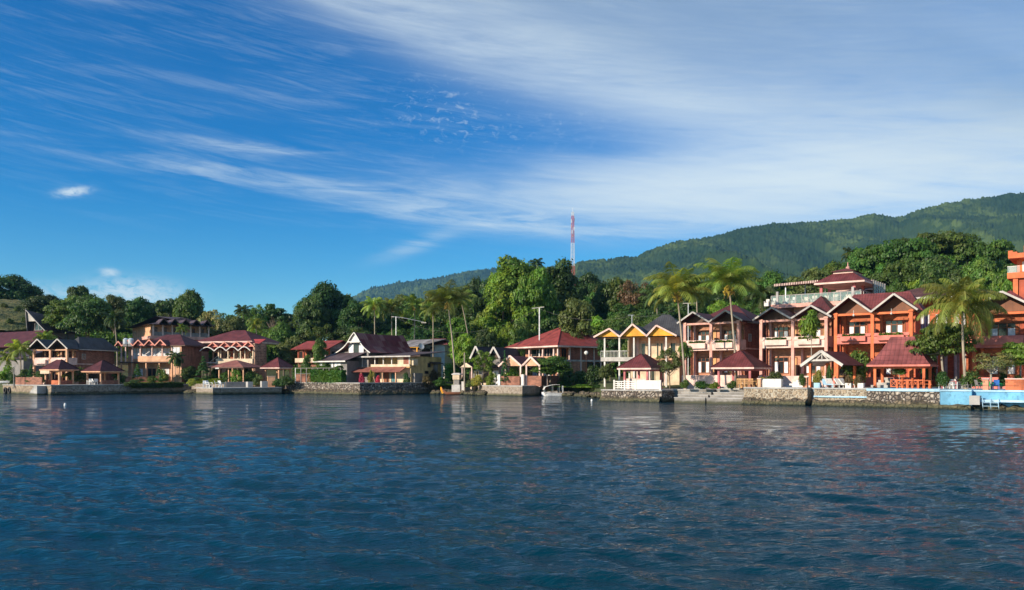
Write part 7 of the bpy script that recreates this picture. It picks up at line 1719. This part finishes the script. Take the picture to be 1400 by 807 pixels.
def ladder():
    x, y = LP(1358, -2.1); t = thing('bathing_ladder', 'pale steel bathing ladder going down from the blue ledge', 'ladder', (x, y, 0), R(-38))
    for s in (-0.55, 0.05, 0.65): MB().tube([(s, 0.3, 1.0), (s, 0.0, 1.05), (s, -0.15, 0.8), (s + 0.15, -0.25, -0.6)], 0.035, 6).build('rail', M['bluelt'], t)
    for z in (-0.2, 0.1, 0.4, 0.7): MB().tube([(-0.5, -0.18, z), (0.72, -0.18, z)], 0.03, 6).build('rung', M['bluelt'], t)
ladder()
def cover():
    V, Fq = [], []; x, y = LP(1336, 3.2); n, m_ = 20, 8
    for i in range(n):
        q = i / (n - 1); w_ = 0.55 * math.sin(math.pi * (0.08 + 0.84 * q)) ** 0.5
        for j in range(m_): a = math.pi * j / (m_ - 1); V.append((-1.6 + 3.2 * q, -w_ * math.cos(a), 0.25 + 0.5 * math.sin(a) * w_ / 0.55))
    o = np_obj('upturned_boat', V, grid_faces(n, m_), M['greenp'], smooth=True); o.location = (x, y, 1.84); o.rotation_euler = (0, 0, R(-38)); tag(o, 'upturned green boat hull half hidden in the bush by the big palm', 'boat')
cover()
def floatb(label, px, py):
    Y = H * F / (py - HY); mb = MB(); mb.tube([(0, 0, -0.15), (0, 0, -0.08), (0, 0, 0.08), (0, 0, 0.2), (0, 0, 0.24)], [0.04, 0.11, 0.13, 0.07, 0.02], 10); o = mb.build('mooring_float', M['plastic'], smooth=True); o.location = (wx(px, Y), Y, 0.03); tag(o, label, 'float')
floatb('small white float drifting off the far left quay', 89, 554.5); floatb('small white float off the inlet near the rubble quay', 809, 548.5)
def skiff():
    x, y, z = wx(3, 141), 141.5, 1.62; t = thing('beached_skiff', 'white skiff lying on the quay at the left edge', 'boat', (x, y, z), R(-10)); V = []; ns, nr = 12, 7
    for i in range(ns):
        q = i / (ns - 1); s = math.sin(math.pi * (0.02 + 0.9 * (1 - q))) ** 0.6
        for j in range(nr): a = math.pi * j / (nr - 1); V.append((-1.6 + 2.6 * q, -0.5 * s * math.cos(a), 0.45 + 0.2 * q - 0.4 * math.sin(a) ** 0.7))
    np_obj('hull', V, grid_faces(ns, nr), M['steelwhite'], t, smooth=True); MB().box(-0.6, -0.4, -0.4, 0.4, 0.35, 0.4).build('thwart', M['woodlt'], t)
skiff()
# air ----------------------------------------------------------------------------
m = bpy.data.materials.new('haze_air'); m.use_nodes = True; nt = m.node_tree; nt.nodes.clear()
o_ = nt.nodes.new('ShaderNodeOutputMaterial'); pv = nt.nodes.new('ShaderNodeVolumePrincipled'); nt.links.new(pv.outputs[0], o_.inputs['Volume'])
pv.inputs['Color'].default_value = (0.22, 0.58, 1.0, 1); pv.inputs['Density'].default_value = HAZE; pv.inputs['Anisotropy'].default_value = 0.0
b_ = MB().box(-7000, 7000, -60, 5300, -4, 860).build('haze', m); tag(b_, 'thin blue air between the village and the mountains', 'haze', kind='stuff')
